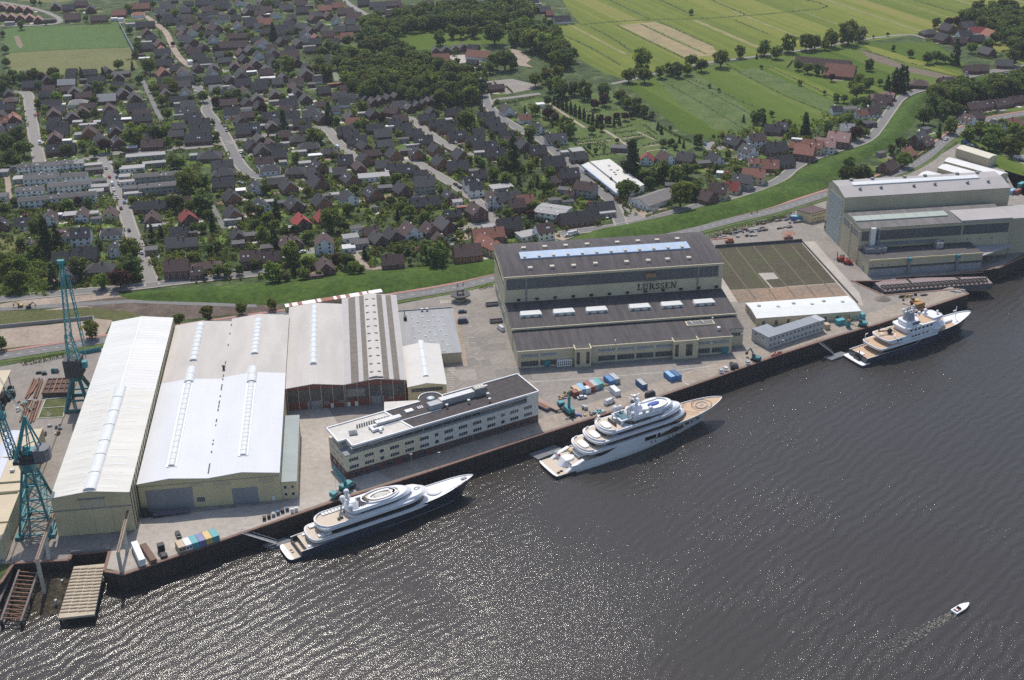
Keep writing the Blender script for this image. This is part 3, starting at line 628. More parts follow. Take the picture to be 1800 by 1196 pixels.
# ---- small cream hall and the flat grey store
h6 = ridge_hall('store_hall', 'small cream gabled hall with window band, right of the striped roof', 14.3, 31.1, 475.3, 514, 9, 9, 22.7, 10.4, CREAM, mat('pale_cream_roof', (.58,.555,.52), .7, .06, .1))
y0, y1 = onX(749, 667, 22.7).y, onX(740, 612, 22.7).y
for k in range(4): barrel(h6, 'skylight', 22.7, y0+(y1-y0)*k/4+.15, y0+(y1-y0)*(k+1)/4-.15, 10.45, 2.4, .5, TRANS)
win(h6, (15.8, 475.3), (1, 0), 13.6, 6.3, 8.0, 8, frame=STEELG)
fl = thing('flat_store', 'low grey flat-roofed store dotted with white rooflights', 'store', (28, 511.4, 0))
mb = MB(); mb.box(14.5, 41.0, 511.4, 560, 0, 5.2); W(mb, 'wall', CREAM2, fl)
mb = MB(); mb.box(14.3, 41.2, 511.2, 560.2, 5.2, 5.5); W(mb, 'roof', mat('grey_sheet_roof', (.25,.255,.265), .55, .15, .25, streak=(1.5, .2, 1)), fl)
mb = MB(); mb.box(14.3, 41.2, 559.9, 560.3, 5.5, 6.0); W(mb, 'parapet', STEELG, fl)
for p in ((240,430),(340,420),(440,414),(530,411),(295,470),(395,462),(495,457),(253,522),(357,513),(456,506),(546,501),(310,566),(410,556),(512,550),(268,617),(370,606),(471,600),(565,595),(427,652),(530,646),(584,693),(548,745),(323,660)):
    q = G(680+p[0]/5.436, 480+p[1]/5.436, 5.5); mb = MB(); mb.box(q.x-.55, q.x+.55, q.y-.55, q.y+.55, 5.4, 5.7); mb.ball((q.x, q.y, 5.7), .5, 8, 3, .6, True); W(mb, 'rooflight', TRANS, fl)
mb = MB(); mb.box(16.5, 18, 549, 551.5, 5.4, 7.2); mb.cyl((17.2, 556, 5.4), (17.2, 556, 7.6), .2, 8); W(mb, 'roof_plant', BLACK, fl)
for x in (26, 28.5): mb = MB(); mb.cyl((x, 558.5, 5.4), (x, 558.5, 6.6), .45, 10); mb.cyl((x, 558.5, 6.6), (x, 558.5, 6.9), .7, 10); W(mb, 'vent', ALU, fl)
# ---- gatehouse with its scaffold-like roof sign frame
kp = thing('gatehouse', 'small octagonal gatehouse with overhanging roof at the yard entrance', 'gatehouse', (47, 580, 0))
oct_ = lambda r, cx=47, cy=580: [(cx+r*1.15*math.cos(PI/8+k*PI/4), cy+r*math.sin(PI/8+k*PI/4)) for k in range(8)]
mb = MB(); mb.prism(oct_(2.4), 0, 2.9); W(mb, 'wall', CREAM2, kp)
mb = MB(); mb.prism(oct_(2.45), 1.1, 2.2); W(mb, 'window', GLASSD, kp)
mb = MB(); mb.prism(oct_(4.6), 2.9, 3.3, bot=True); W(mb, 'roof', mat('gatehouse_roof', (.20,.24,.235), .6, .1, .3), kp)
mb = MB(); mb.prism(oct_(4.7), 3.25, 3.5); W(mb, 'roof_edge', BLACK, kp)
mb = MB()
for s in (-1, 1):
    mb.bar((45.2, 580+s*.8, 3.4), (46.2, 580+s*.8, 5.6), .25); mb.bar((48.8, 580+s*.8, 3.4), (47.8, 580+s*.8, 5.6), .25); mb.bar((45.0, 580+s*.8, 5.4), (49.2, 580+s*.8, 5.4), .3)
mb.bar((45.2, 580, 5.2), (48.9, 580, 5.8), .9, .5); W(mb, 'roof_frame', BLACK, kp)
mb = MB()
for k in range(6): mb.box(36.5+k*1.1, 37.3+k*1.1, 577, 581, .05, .12)
tag(W(mb, 'entrance_paving', PAVEL, None), kind='structure')
# ---- office block along the quay
ob = thing('office_block', 'long four-storey white office block with dark roof on the quay', 'office building', (27, 440, 0))
FA, FB = Vector((-13.1, 419.6, 0)), Vector((68.0, 452.6, 0)); u = (FB-FA).normalized(); nn = Vector((-u.y, u.x, 0)); OL = (FB-FA).length; OD = 17.6
OP = lambda a, d: FA+u*a+nn*d
def oq(a0, a1, d0, d1): return [(OP(*p).x, OP(*p).y) for p in ((a0, d0), (a1, d0), (a1, d1), (a0, d1))]
OWH = mat('white_office_render', (.62,.60,.54), .7, .07, .3); OGR = mat('grey_storey_cladding', (.20,.21,.23), .6, .12, .3); OCR = mat('cream_office_render', (.60,.54,.39), .7, .06, .3)
mb = MB(); mb.prism(oq(0, OL, 0, OD), 0, 3.6); W(mb, 'ground_storey', BRICKD, ob)
mb = MB(); mb.prism(oq(0, 33, -.12, OD), 3.6, 10.9, bot=True); W(mb, 'upper_storeys', OCR, ob)
mb = MB(); mb.prism(oq(33, OL, -.22, OD), 3.6, 10.9, bot=True); W(mb, 'upper_storeys', OWH, ob)
mb = MB(); mb.prism(oq(0, 33, -.18, .5), 3.0, 3.7, bot=True); W(mb, 'string_course', BRICKD, ob)
mb = MB(); mb.prism(oq(2.6, OL, .7, OD), 10.9, 14.2); W(mb, 'top_storey', OGR, ob)
mb = MB(); mb.prism(oq(OL-5.5, OL, -.25, OD), 10.9, 14.2); W(mb, 'end_wall', OWH, ob)
DKR = mat('black_bitumen_roof', (.062,.052,.052), .9, .3, .4); LTR = mat('light_gravel_roof', (.58,.545,.495), .9, .12, .3, col2=(.66,.63,.58))
mb = MB(); mb.prism([(OP(*p).x, OP(*p).y) for p in ((3.4,.1),(29.5,.1),(25.0,OD),(-.2,OD),(-.2,6),(3.4,6))], 14.2, 14.6, bot=True); W(mb, 'roof', LTR, ob)
mb = MB(); mb.prism([(OP(*p).x, OP(*p).y) for p in ((29.5,.1),(OL,.1),(OL,OD),(25.0,OD))], 14.2, 14.58, bot=True); W(mb, 'roof', DKR, ob)
mb = MB()
edge = [(3.2,-.15),(OL+.2,-.15),(OL+.2,OD+.2),(-.4,OD+.2),(-.4,5.8),(3.2,5.8)]
rc = G(757, 700.5, 14.8); ar_ = (rc-FA).dot(u)
edge = edge[:3]+[(ar_+5, OD+.2), None, (ar_-5, OD+.2)]+edge[3:]
for a, b in [(a, b) for a, b in zip(edge, edge[1:]+edge[:1]) if a and b]: mb.bar(OP(*a)+Vector((0,0,14.65)), OP(*b)+Vector((0,0,14.65)), .5, .8)
mb.bar(OP(29.5,0)+Vector((0,0,14.75)), OP(25,OD)+Vector((0,0,14.75)), .7, .4); mb.bar(OP(14,7.6)+Vector((0,0,14.7)), OP(46,7.6)+Vector((0,0,14.7)), .35, .4)
W(mb, 'parapet', WTRIM, ob)
mb = MB(); mb.bar(OP(2.5,-.1)+Vector((0,0,13.8)), OP(OL-5.5,-.1)+Vector((0,0,13.8)), 1.2, .35); W(mb, 'sunshade', ALU, ob)
mb = MB(); mb.prism(oq(-.2, 3.4, -.1, 6), 10.9, 11.2); W(mb, 'terrace', mat('terrace_slabs', (.25,.26,.27), .8, .1, .5), ob)
for z0, z1 in ((4.6, 6.1), (7.9, 9.4)):
    a = 1.2
    while a < OL-7:
        wd = 4.0 if (int(a*7) % 5) else 1.8
        win(ob, OP(a, -.12 if a < 29 else -.22), u, wd, z0, z1, 4 if wd > 2 else 1, name='window'); a += wd+2.6
    win(ob, OP(OL-4.6, -.22), u, .01, z0, z0+.01, 1) if False else None
a = 3.6
while a < OL-9: win(ob, OP(a, .7), u, 3.9, 11.6, 13.3, 4, name='window', frame=OGR); a += 4.4
a = 3
while a < OL-3:
    wd = 3.6 if a < 32 else 1.6; win(ob, OP(a, 0), u, wd, 1.0, 2.5, 3 if wd > 2 else 1, name='window', frame=OGR); a += wd+(3.4 if a < 32 else 1.5)
for z0, z1 in ((1.2, 2.4), (4.6, 6.0), (7.9, 9.3), (11.5, 13.2)):
    for d in (3.0, 7.0, 11.5): win(ob, OP(0 if z0 < 10 else 2.6, d+2.2) if z0 > 10 else OP(0, d+2.2), -nn, 2.2, z0, z1, 2, name='window')
rc = G(757, 700.5, 14.8)
mb = MB(); mb.cyl((rc.x, rc.y, 0), (rc.x, rc.y, 14.4), 5.2, 28); W(mb, 'stair_tower', OWH, ob)
mb = MB(); mb.cyl((rc.x, rc.y, 14.4), (rc.x, rc.y, 14.62), 5.0, 28); W(mb, 'tower_roof', DKR, ob)
mb = MB()
for k in range(28):
    t0, t1 = 2*PI*k/28, 2*PI*(k+1)/28
    if -.35*PI < ((t0+PI) % (2*PI))-PI+.1 < 1.05*PI: mb.bar((rc.x+5.1*math.cos(t0), rc.y+5.1*math.sin(t0), 14.75), (rc.x+5.1*math.cos(t1), rc.y+5.1*math.sin(t1), 14.75), .35, .6)
W(mb, 'tower_parapet', WTRIM, ob)
mb = MB(); mb.cyl((rc.x, rc.y, 14.6), (rc.x, rc.y, 15.0), 1.6, 16); mb.ball((rc.x, rc.y, 15.0), 1.5, 16, 4, .3, True); W(mb, 'dome_light', mat('dome_glass', (.45,.58,.62), .2, .1, 1), ob)
mb = MB(); mb.prism([(3.7,465.6),(3.3,456.5),(17,451),(19.5,464.8)], 0, 8); W(mb, 'link_building', OWH, ob)
mb = MB(); mb.prism([(3.9,465.4),(3.5,456.5),(17,451.5),(19.3,464.6)], 8, 8.15); W(mb, 'link_roof', LTR, ob)
# roof plant
def obox(name, a0, a1, d0, d1, z0, z1, m): mb = MB(); mb.prism(oq(a0, a1, d0, d1), z0, z1); return W(mb, name, m, ob)
obox('air_handler', 47, 63.5, 9.6, 12.6, 14.5, 17.4, ALU); obox('air_handler', 62.8, 67.8, 9.4, 12.8, 14.5, 18.2, STEELG); obox('air_handler', 41.5, 47.2, 8.6, 12.2, 14.5, 17.0, mat('plant_housing', (.38,.38,.38), .6, .1, 1))
for a in (63.6, 65.1, 66.5): obox('fan', a, a+.9, 10.2, 12.0, 18.2, 18.3, mat('fan_cream', (.6,.55,.42), .6))
obox('duct', 17.5, 28.5, 8.4, 10.8, 14.6, 16.2, ALU); obox('duct', 14, 17.6, 8.2, 9.2, 14.8, 15.8, WTRIM); obox('duct', 14.2, 15.2, 5.0, 8.4, 14.8, 15.8, WTRIM); obox('duct', 15.2, 19, 5.2, 6.2, 14.8, 15.8, WTRIM); obox('duct', 16.6, 17.6, 3.4, 5.6, 14.8, 16, WTRIM)
for k in range(8): p = OP(10.5+k*1.05, 12.2); mb = MB(); mb.cyl((p.x, p.y, 14.5), (p.x, p.y, 16), .33, 8); W(mb, 'condenser', STEELG, ob)
for k in range(5): p = OP(19.5+k*1.3, 14.0); mb = MB(); mb.box(p.x-.5, p.x+.5, p.y-.2, p.y+.2, 14.6, 15.1); W(mb, 'vent', WTRIM, ob)
p = OP(7.2, 8.6); mb = MB(); mb.prism([(p.x+2.3*math.cos(k*PI/2+.9), p.y+2.3*math.sin(k*PI/2+.9)) for k in range(4)], 14.5, 15.2); mb.prism([(p.x+2.3*math.cos(k*PI/2+.9), p.y+2.3*math.sin(k*PI/2+.9)) for k in range(4)], 15.2, 16.0, pts1=[(p.x, p.y)]*4); W(mb, 'pyramid_skylight', mat('pyramid_glass', (.17,.18,.2), .3, .1, 1), ob)
obox('roof_hatch', 32.2, 35.6, 12.0, 14.2, 14.5, 15.2, WTRIM)
for a in (38, 38.9, 39.8): obox('vent', a, a+.4, 12.4, 14.4, 14.6, 14.95, WTRIM)
for a, d in ((48.5, 7.6), (58, 6.4), (67.5, 7.2), (64.5, 15), (70, 13.6), (66, 3)): p = OP(a, d); mb = MB(); mb.cyl((p.x, p.y, 14.5), (p.x, p.y, 15.9), .3, 10); mb.cyl((p.x, p.y, 15.9), (p.x, p.y, 16.3), .65, 10); W(mb, 'vent_cowl', ALU, ob)
# ---- the great assembly hall with its two lower aisles
X0, X1 = 65.9, 174.5
mh = thing('assembly_hall', 'huge cream hall with dark roof and large company name', 'hall', (120, 547, 0))
def cross_hall(parent, X0, X1, prof, walls, roof, z0=0):
    """prof: (y, z) outline from front eave over the roof to the back eave; extruded along X"""
    mb = MB(); n = len(prof); fy, by = prof[0][0], prof[-1][0]
    for X, fl in ((X0, 1), (X1, 0)):
        q = [(X, fy, z0)]+[(X, y, z) for y, z in prof]+[(X, by, z0)]; mb.face(q[::-1] if not fl else q)
    mb.face([(X0, fy, z0), (X1, fy, z0), (X1, *prof[0]), (X0, *prof[0])]); mb.face([(X1, by, z0), (X0, by, z0), (X0, *prof[-1]), (X1, *prof[-1])])
    W(mb, 'wall', walls, parent)
    mb = MB()
    for (ya, za), (yb, zb) in zip(prof, prof[1:]):
        slab(mb, (X0-.15, ya, za+.12), (X1+.15, ya, za+.12), (X1+.15, yb, zb+.12), (X0-.15, yb, zb+.12), .2)
    return W(mb, 'roof', roof, parent)
arc = [(546.9+42*k/10, 25.8+2.3*(1-((k-5)/5)**2)) for k in range(11)]
MCREAM = mat('big_hall_cream', (.53,.475,.335), .8, .1, .1, streak=(1, 1, .2)); add_stripes(MCREAM, (1, 0, 0), 5.4, .93, .03, .02)
cross_hall(mh, X0, X1, arc, MCREAM, DKROOF)
cross_hall(mh, X0, X1, [(520.6, 10.9), (546.8, 12.2)], MCREAM, DKROOF)
cross_hall(mh, X0+.2, 174.3, [(508.0, 9.1), (520.5, 9.55)], MCREAM, DKROOF); cross_hall(mh, X0+.2, 166.9, [(501.4, 8.75), (507.98, 9.08)], MCREAM, DKROOF)
mb = MB()
for y, z, xa, xb in ((546.8, 25.75, X0, X1), (520.45, 10.85, X0, X1), (501.25, 8.75, X0+.2, 166.9)): mb.box(xa-.3, xb+.3, y-.45, y+.05, z-.55, z+.3)
W(mb, 'fascia', MCREAM, mh)
GL2 = mat('grey_glazing_band', (.105,.11,.115), .5, .15, .1, streak=(1, 1, 3)); add_stripes(GL2, (0, 0, 1), 1.2, .8, .08, .03)
f = lambda x, y: (860+x/3.913, 400+y/3.913)
za, zb = onY(*f(800,388), 546.9).z, onY(*f(800,315), 546.9).z
front_panel(mh, 'glazing', GL2, X0+1, X1-2.2, za, zb, 546.9, .1)
for k, x in enumerate((X0+1, 76.7, 160.5, 165, 169.6, X1-2.2)): front_panel(mh, 'glazing_post', STEELG, x-.12, x+.12, za, zb, 546.9, .2)
for x in (76.2, 161.8): front_panel(mh, 'downpipe', STEELG, x, x+.7, 11.6, 24.8, 546.9, .35)
for x in range(72, 176, 9):
    if x < 172: mb = MB(); mb.box(x, x+1.5, 546.2, 546.9, 13.0, 14.1); W(mb, 'wall_vent', BLACK, mh)
win(mh, (X0, 587), (0, -1), 36, 18.8, 22.5, 14, frame=MCREAM); 
for y in (583, 570, 557): win(mh, (X0, y), (0, -1), 7.5, .3, 6.2, 2, name='door', glass=mat('grey_green_door', (.26,.33,.33), .6), frame=CREAM2)
# lettering on the front: serif capitals built from strokes
def lettering(text, x, zb, hgt, y):
    mb = MB(); tk, tn, sf = hgt*.17, hgt*.075, hgt*.07
    def box(a, b, c, d): mb.box(x+a, x+b, y-.14, y-.02, zb+c, zb+d)
    def st(p, q, w): mb.bar((x+p[0], y-.08, zb+p[1]), (x+q[0], y-.08, zb+q[1]), w if abs(q[0]-p[0]) < abs(q[1]-p[1]) else .12, .12 if abs(q[0]-p[0]) < abs(q[1]-p[1]) else w)
    def arcs(cx, cz, rx, rz, a0, a1, w, n=9):
        P = [(cx+rx*math.cos(a0+(a1-a0)*k/n), cz+rz*math.sin(a0+(a1-a0)*k/n)) for k in range(n+1)]
        for k, (p, q) in enumerate(zip(P, P[1:])):
            am = a0+(a1-a0)*(k+.5)/n; ww = w*(.45+.55*abs(math.cos(am))); d = Vector((q[0]-p[0], q[1]-p[1])); nrm = Vector((-d.y, d.x)).normalized()*ww/2
            mb.prism([(0, 0)]*3, 0, 0, False) if False else None
            v = [(x+a, y-.14, zb+b) for a, b in ((p[0]-nrm.x, p[1]-nrm.y), (q[0]-nrm.x, q[1]-nrm.y), (q[0]+nrm.x, q[1]+nrm.y), (p[0]+nrm.x, p[1]+nrm.y))]; mb.face(v)
    H = hgt
    for ch in text:
        if ch == 'L':
            w = H*.62; box(.12*H, .12*H+tk, 0, H); box(0, .4*H, H-sf, H); box(0, w, 0, sf); box(w-sf*1.2, w, 0, .28*H)
        elif ch == 'U':
            w = H*.86; box(.1*H, .1*H+tk, .25*H, H); box(w-.12*H-tn, w-.12*H, .25*H, H); box(0, .37*H, H-sf, H); box(w-.3*H, w, H-sf, H); arcs((.1*H+tk/2+w-.12*H-tn/2)/2, .28*H, (w-.22*H-tk/2-tn/2)/2, .26*H, PI, 2*PI, tk)
        elif ch == 'R':
            w = H*.82; box(.1*H, .1*H+tk, 0, H); box(0, .38*H, 0, sf); box(0, .3*H, H-sf, H); arcs(.3*H, .745*H, .27*H, .225*H, PI/2, -PI/2, tk, 10); 
            v = [(.34*H,.52*H),(.34*H+tk*1.1,.52*H),(w+.02*H,0),(w-tk*1.1,0)]; mb.face([(x+a, y-.14, zb+b) for a, b in (v[0], v[3], v[2], v[1])]); box(w-.2*H, w+.05*H, 0, sf)
        elif ch == 'S':
            w = H*.56; arcs(.28*H, .745*H, .2*H, .225*H, .12*PI, 1.5*PI, tk*.9, 12); arcs(.28*H, .27*H, .215*H, .24*H, .5*PI, -.9*PI, tk*.9, 12); box(.45*H, .45*H+sf, .72*H, H); box(.04*H, .04*H+sf, 0, .28*H)
        elif ch == 'E':
            w = H*.66; box(.1*H, .1*H+tk, 0, H); box(0, w-.03*H, H-sf, H); box(0, w, 0, sf); box(.1*H, .5*H, .5*H-sf/2, .5*H+sf/2); box(w-.03*H-sf, w-.03*H, .76*H, H); box(w-sf, w, 0, .26*H); box(.5*H-sf, .5*H, .38*H, .62*H)
        elif ch == 'N':
            w = H*.92; box(.12*H, .12*H+tn, 0, H); box(w-.12*H-tn, w-.12*H, 0, H); v = [(.08*H,H),(.08*H+tk*1.2,H),(w-.12*H,0),(w-.12*H-tk*1.1,0)]; mb.face([(x+a, y-.14, zb+b) for a, b in (v[0], v[3], v[2], v[1])]); box(0, .28*H, 0, sf); box(0, .25*H, H-sf, H); box(w-.3*H, w, H-sf, H)
        x += w+H*.13
    return mb, x
p0, p1 = onY(*f(1018,432), 546.9), onY(*f(1287,412), 546.9); lh = onY(*f(1270,375), 546.9).z-onY(*f(1270,416), 546.9).z
_, xe = lettering('LURSSEN', p0.x, p0.z, lh, 546.75); k = (p1.x-p0.x)/(xe-lh*.13-p0.x)
mb, _ = lettering('LURSSEN', 0, 0, lh, 0)
o = mb.build('lettering', BLACK, mh); o.matrix_parent_inverse = Matrix.Translation(mh.location).inverted(); o.location = (p0.x, 546.78, p0.z); o.scale = (k, 1, 1)
sxx = onY(*f(1105,420), 546.9).x
sc_ = MB()
for i in range(5): sc_.bar((sxx-3.5+i*1.9, 546.2, 12), (sxx-3.5+i*1.9, 546.2, 21.5 if 0 < i < 4 else 17), .1)
for z in (13.5, 15.2, 17, 18.6, 20.2): sc_.bar((sxx-3.6, 546.2, z), (sxx+4.2, 546.2, z), .1)
tag(W(sc_, 'scaffold', STEELG, None), 'thin grey scaffold standing in front of the big company name', 'scaffold')
op = MB(); op.box(sxx-2.6, sxx+2.6, 545.8, 546.7, 21.2, 23.2); tag(W(op, 'scaffold_sheet', mat('orange_board', (.32,.19,.11), .8, .2, .5), None), 'orange-brown board hung over the glazing above the company name', 'board')
# blue ridge light and roof vents
zt = lambda y: 25.92+2.3*(1-((y-546.9)/42*2-1)**2)
ql, qr = G(*f(218,225), 28), G(*f(1385,152), 28); yc0, yc1 = ql.y, G(*f(218,180), 28).y
mb = MB()
yy = [yc0+(yc1-yc0)*k/4 for k in range(5)]
for ya, yb in zip(yy, yy[1:]): slab(mb, (ql.x, ya, zt(ya)+.7), (qr.x, ya, zt(ya)+.7), (qr.x, yb, zt(yb)+.7), (ql.x, yb, zt(yb)+.7), .75)
W(mb, 'ridge_light', BLUEGL, mh)
VENT = mat('roof_vent_hood', (.50,.46,.37), .7, .12, .6)
for k in range(12):
    x = ql.x+2+(qr.x-ql.x-6)*k/11; mb = MB(); mb.box(x-.7, x+.7, yc0+.6, yc0+2.6, zt(yc0), zt(yc0+2)+1.3); W(mb, 'roof_vent', VENT, mh)
for pts in (((282,278),(432,268),(580,261),(730,248),(945,236),(1093,227),(1226,218),(1372,208)), ((236,152),(382,143),(526,135),(672,126),(880,113),(1022,104),(1153,97),(1292,89))):
    for p in pts:
        q = G(*f(*p), 27.5); mb = MB(); mb.box(q.x-1.1, q.x+1.1, q.y-1.0, q.y+1.0, zt(q.y)-.2, zt(q.y)+.9); W(mb, 'roof_vent', VENT, mh)
za_ = lambda y: 10.9+1.3*(y-520.6)/26.2+.12
for p in ((285,592),(512,577),(737,563),(1033,543),(1253,527),(1475,511)):
    q = G(*f(*p), 12.4); mb = MB(); x, y = q.x, q.y
    mb.prism([(x-5.4, y-2.6), (x+5.4, y-2.6), (x+5.4, y+2.6), (x-5.4, y+2.6)], za_(y)-1, za_(y)+1.3, pts1=[(x-5.2, y-2.4), (x+5.2, y-2.4), (x+4.7, y+2.2), (x-4.7, y+2.2)]); r = W(mb, 'rooflight', TRANS, mh)
    for dx in (-3.6, .3, 4.0): mb = MB(); mb.box(x+dx-.55, x+dx+.55, y-2.75, y-1.4, za_(y)-.2, za_(y)+1.1); W(mb, 'vent_flap', STEELG, mh)
win(mh, (X0+1.5, 520.6), (1, 0), X1-X0-3, 9.75, 10.6, 40, glass=mat('teal_dark_glazing', (.05,.075,.08), .3, .3, .3), frame=STEELG, bar=.06)
q0, q1 = G(*f(1345,650), 9.7), G(*f(1535,635), 9.7)
mb = MB(); mb.box(q0.x, q1.x, q0.y-4.6, q0.y, 9.2, 9.95); W(mb, 'roof_well', CREAM2, mh)
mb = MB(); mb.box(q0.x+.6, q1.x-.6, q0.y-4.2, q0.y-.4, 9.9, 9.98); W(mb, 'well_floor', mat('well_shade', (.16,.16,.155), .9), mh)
for x in (q0.x+3, q0.x+8.5): mb = MB(); mb.bar((x, q0.y-3.8, 10.1), (x-1, q0.y-.6, 10.3), .5); W(mb, 'duct', ALU, mh)
for p, r in (((1577,702), .9), ((1535,636), .4), ((866,790), .35)): q = G(*f(*p), 9.5); mb = MB(); mb.cyl((q.x, q.y, 9), (q.x, q.y, 10.3), r*.7, 12); mb.cyl((q.x, q.y, 10.3), (q.x, q.y, 10.8), r, 12); W(mb, 'vent_cowl', TRANS, mh)
# aisle front: two storeys of windows, towers, doors
TW = []
for k in range(11):
    xa = 67.5+k*9.0
    if xa+8 > 166: break
    for (ta, tb) in ((91.5, 100.2), (138.0, 150.6)):
        pass
    if not (88 < xa+4 < 102 or 135.5 < xa+4 < 152): win(mh, (xa, 501.4), (1, 0), 8.0, 5.6, 7.2, 9, name='window', glass=mat('pale_blue_glass', (.20,.23,.24), .35, .3, .6)); win(mh, (xa, 501.4), (1, 0), 8.0, 1.0, 3.4, 6, name='window', glass=GLASSB, frame=STEELG)
front_panel(mh, 'string_course', CREAM2, X0+.2, 166.9, 4.0, 5.2, 501.4, .25)
for x, w2 in ((78.3, 2.6), (162.2, 2.8)): front_panel(mh, 'door', TEAL, x, x+w2, .1, 3.2, 501.4, .15)
front_panel(mh, 'white_annex', WTRIM, 84.0, 91.0, .1, 3.4, 501.2, 1.2)
for k in range(7):
    for z in (.9, 2.1): win(mh, (84.3+k*.95, 500.0), (1, 0), .6, z, z+.8, 1, name='window')
for (ta, tb, ty) in ((92.1, 99.6, 498.4), (138.4, 150.1, 499.0)):
    mb = MB(); mb.box(ta, tb, ty, 503, 0, 9.0); tw = W(mb, 'tower', CREAM2, mh)
    mb = MB(); mb.box(ta-.15, tb+.15, ty-.15, ty+.35, 9.0, 9.5); mb.box(ta-.15, ta+.35, ty+.35, 503, 9, 9.5); mb.box(tb-.35, tb+.15, ty+.35, 503, 9, 9.5); W(mb, 'tower_parapet', CREAM2, mh)
    mb = MB(); mb.box(ta+.36, tb-.36, ty+.36, 502.9, 9.0, 9.1); W(mb, 'tower_roof', BLACK, mh)
    for xx in ((ta+.7, 1.5), (tb-2.3, 1.5)) if tb-ta < 9 else ((ta+.8, 1.6), (ta+6, 3.0)): win(mh, (xx[0], ty), (1, 0), xx[1], 1.6, 7.6, 1, name='stair_window', frame=STEELG)
win(mh, (167.4, 508.0), (1, 0), 5.6, 5.2, 7.2, 4, name='window')
# ---- right-hand great hall
bh = thing('assembly_hall', 'great beige stepped hall with grey-green door and pale roof, at the right', 'hall', (311, 600, 0))
A0, A1 = 263.5, 359.6
GRR = mat('pale_grey_roof', (.37,.345,.34), .75, .08, .1)
cross_hall(bh, A0, A1, [(616.9, 29.0), (628.5, 31.6), (637.0, 31.8), (642.0, 29.2)], BEIGE, GRR)
cross_hall(bh, A0, 348.6, [(591.6, 20.5), (611.5, 22.1), (616.8, 20.6)], BEIGE, mat('streaky_dark_roof', (.155,.145,.14), .9, .3, .4, streak=(1.2, .12, 1)))
cross_hall(bh, A0, 326.5, [(576.0, 8.7), (591.5, 8.9)], BEIGE, mat('lower_dark_roof', (.085,.08,.08), .9, .2, .2))
mb = MB(); mb.box(320, 348.9, 591.0, 607, 20.6, 21.9); W(mb, 'roof', GRR, bh)
mb = MB(); mb.box(348.6, 366, 593, 612, 0, 20.2); W(mb, 'stair_block', BEIGE, bh); mb = MB(); mb.box(348.65, 366, 593, 612, 20.2, 20.5); W(mb, 'block_roof', GRR, bh)
mb = MB(); mb.prism([(326.5,577),(327,591.5),(349,591.5),(349,587)], 6.4, 6.7, bot=True); W(mb, 'canopy', GRR, bh)
mb = MB()
for x, y in ((328,578.3),(337,582.5),(347,587)): mb.bar((x, y, 0), (x, y, 6.4), .4)
W(mb, 'canopy_post', STEELG, bh)
fb = lambda x, y: (1430+x/4.865, 280+y/4.865)
def side(name, y0, y1, z0, z1, m, pr=.12): mb = MB(); mb.box(A0-pr, A0+.05, y0, y1, z0, z1); return W(mb, name, m, bh)
side('door', 619.2, 638.4, .1, 26.6, mat('grey_green_panel_door', (.34,.39,.38), .6, .06, .2)); 
for k in range(1, 10): side('door_rail', 619.2, 638.4, k*2.66-.06, k*2.66+.06, ALU, .16)
side('door', 605.2, 615.0, .1, 14.8, BEIGE, .2); side('door', 593.2, 603.6, .1, 14.4, BEIGE, .2); side('door_top', 605.2, 615.0, 14.9, 18.9, mat('grey_gable_panel', (.24,.235,.24), .7, .1, .3), .16); side('door_top', 593.2, 603.6, 14.5, 18.3, mat('grey_gable_panel', (.24,.235,.24), .7), .16)
side('door_post', 603.7, 605.1, .1, 19, BEIGE, .4); side('door_post', 591.7, 593.0, .1, 19, BEIGE, .4); side('door', 581.5, 583.8, .1, 3.4, GREYDOOR, .1)
for z in (2, 5): mb = MB(); mb.box(A0-.1, A0, 639.5, 641.3, z, z+1.3); W(mb, 'wall_vent', BLACK, bh)
zr2 = lambda y: 29.0+2.6*(y-616.9)/11.6 if y < 628.5 else 31.6+.2*(y-628.5)/8.5
mb = MB(); slab(mb, (272, 627.6, zr2(627.6)+.7), (346, 627.6, zr2(627.6)+.7), (346, 632, zr2(632)+.7), (272, 632, zr2(632)+.7), .7); W(mb, 'ridge_light', TRANS, bh)
for p in ((397,262),(576,250),(857,235),(1037,222),(1315,208),(1492,198)):
    q = G(*fb(*p), 30.5); mb = MB(); z = zr2(q.y); mb.cyl((q.x, q.y, z), (q.x, q.y, z+1.2), .8, 12); mb.cyl((q.x, q.y, z+1.2), (q.x, q.y, z+1.6), 1.0, 12, .4); W(mb, 'roof_vent', STEELG, bh)
for p in ((342,207),(520,193),(797,178),(974,168),(1250,152),(1424,143)):
    q = G(*fb(*p), 31.6); mb = MB(); mb.box(q.x-.9, q.x+.9, 634.5, 636, 31.6, 33); W(mb, 'roof_vent', STEELG, bh)
q0, q1 = G(*fb(362,527), 22), G(*fb(1155,480), 22)
zl = lambda y: 20.62+1.6*(y-591.6)/19.9
mb = MB(); ya, yb = q0.y, q0.y+5.8; slab(mb, (q0.x, ya, zl(ya)+.6), (q1.x, ya, zl(ya)+.6), (q1.x, yb, zl(yb)+.6), (q0.x, yb, zl(yb)+.6), .7); GRL = mat('green_rooflight', (.37,.42,.37), .4, .1, .3); add_stripes(GRL, (1, 0, 0), 6.5, .7, .04, .02); W(mb, 'rooflight', GRL, bh)
for xa, xb in ((264.6, 268.4), (272.5, 320.6), (321.6, 347.6)): win(bh, (xa, 591.6), (1, 0), xb-xa, 13.6, 18.8, max(2, int((xb-xa)/3)), glass=GL2, frame=GLASSD)
for x in range(276, 346, 7): mb = MB(); mb.cyl((x, 591.65, 10.6), (x, 591.4, 10.6), .35, 10); W(mb, 'porthole', BLACK, bh)
mb = MB(); mb.box(269.2, 271.8, 590.2, 591.6, 8.9, 20.9); W(mb, 'chimney_stack', WTRIM, bh)
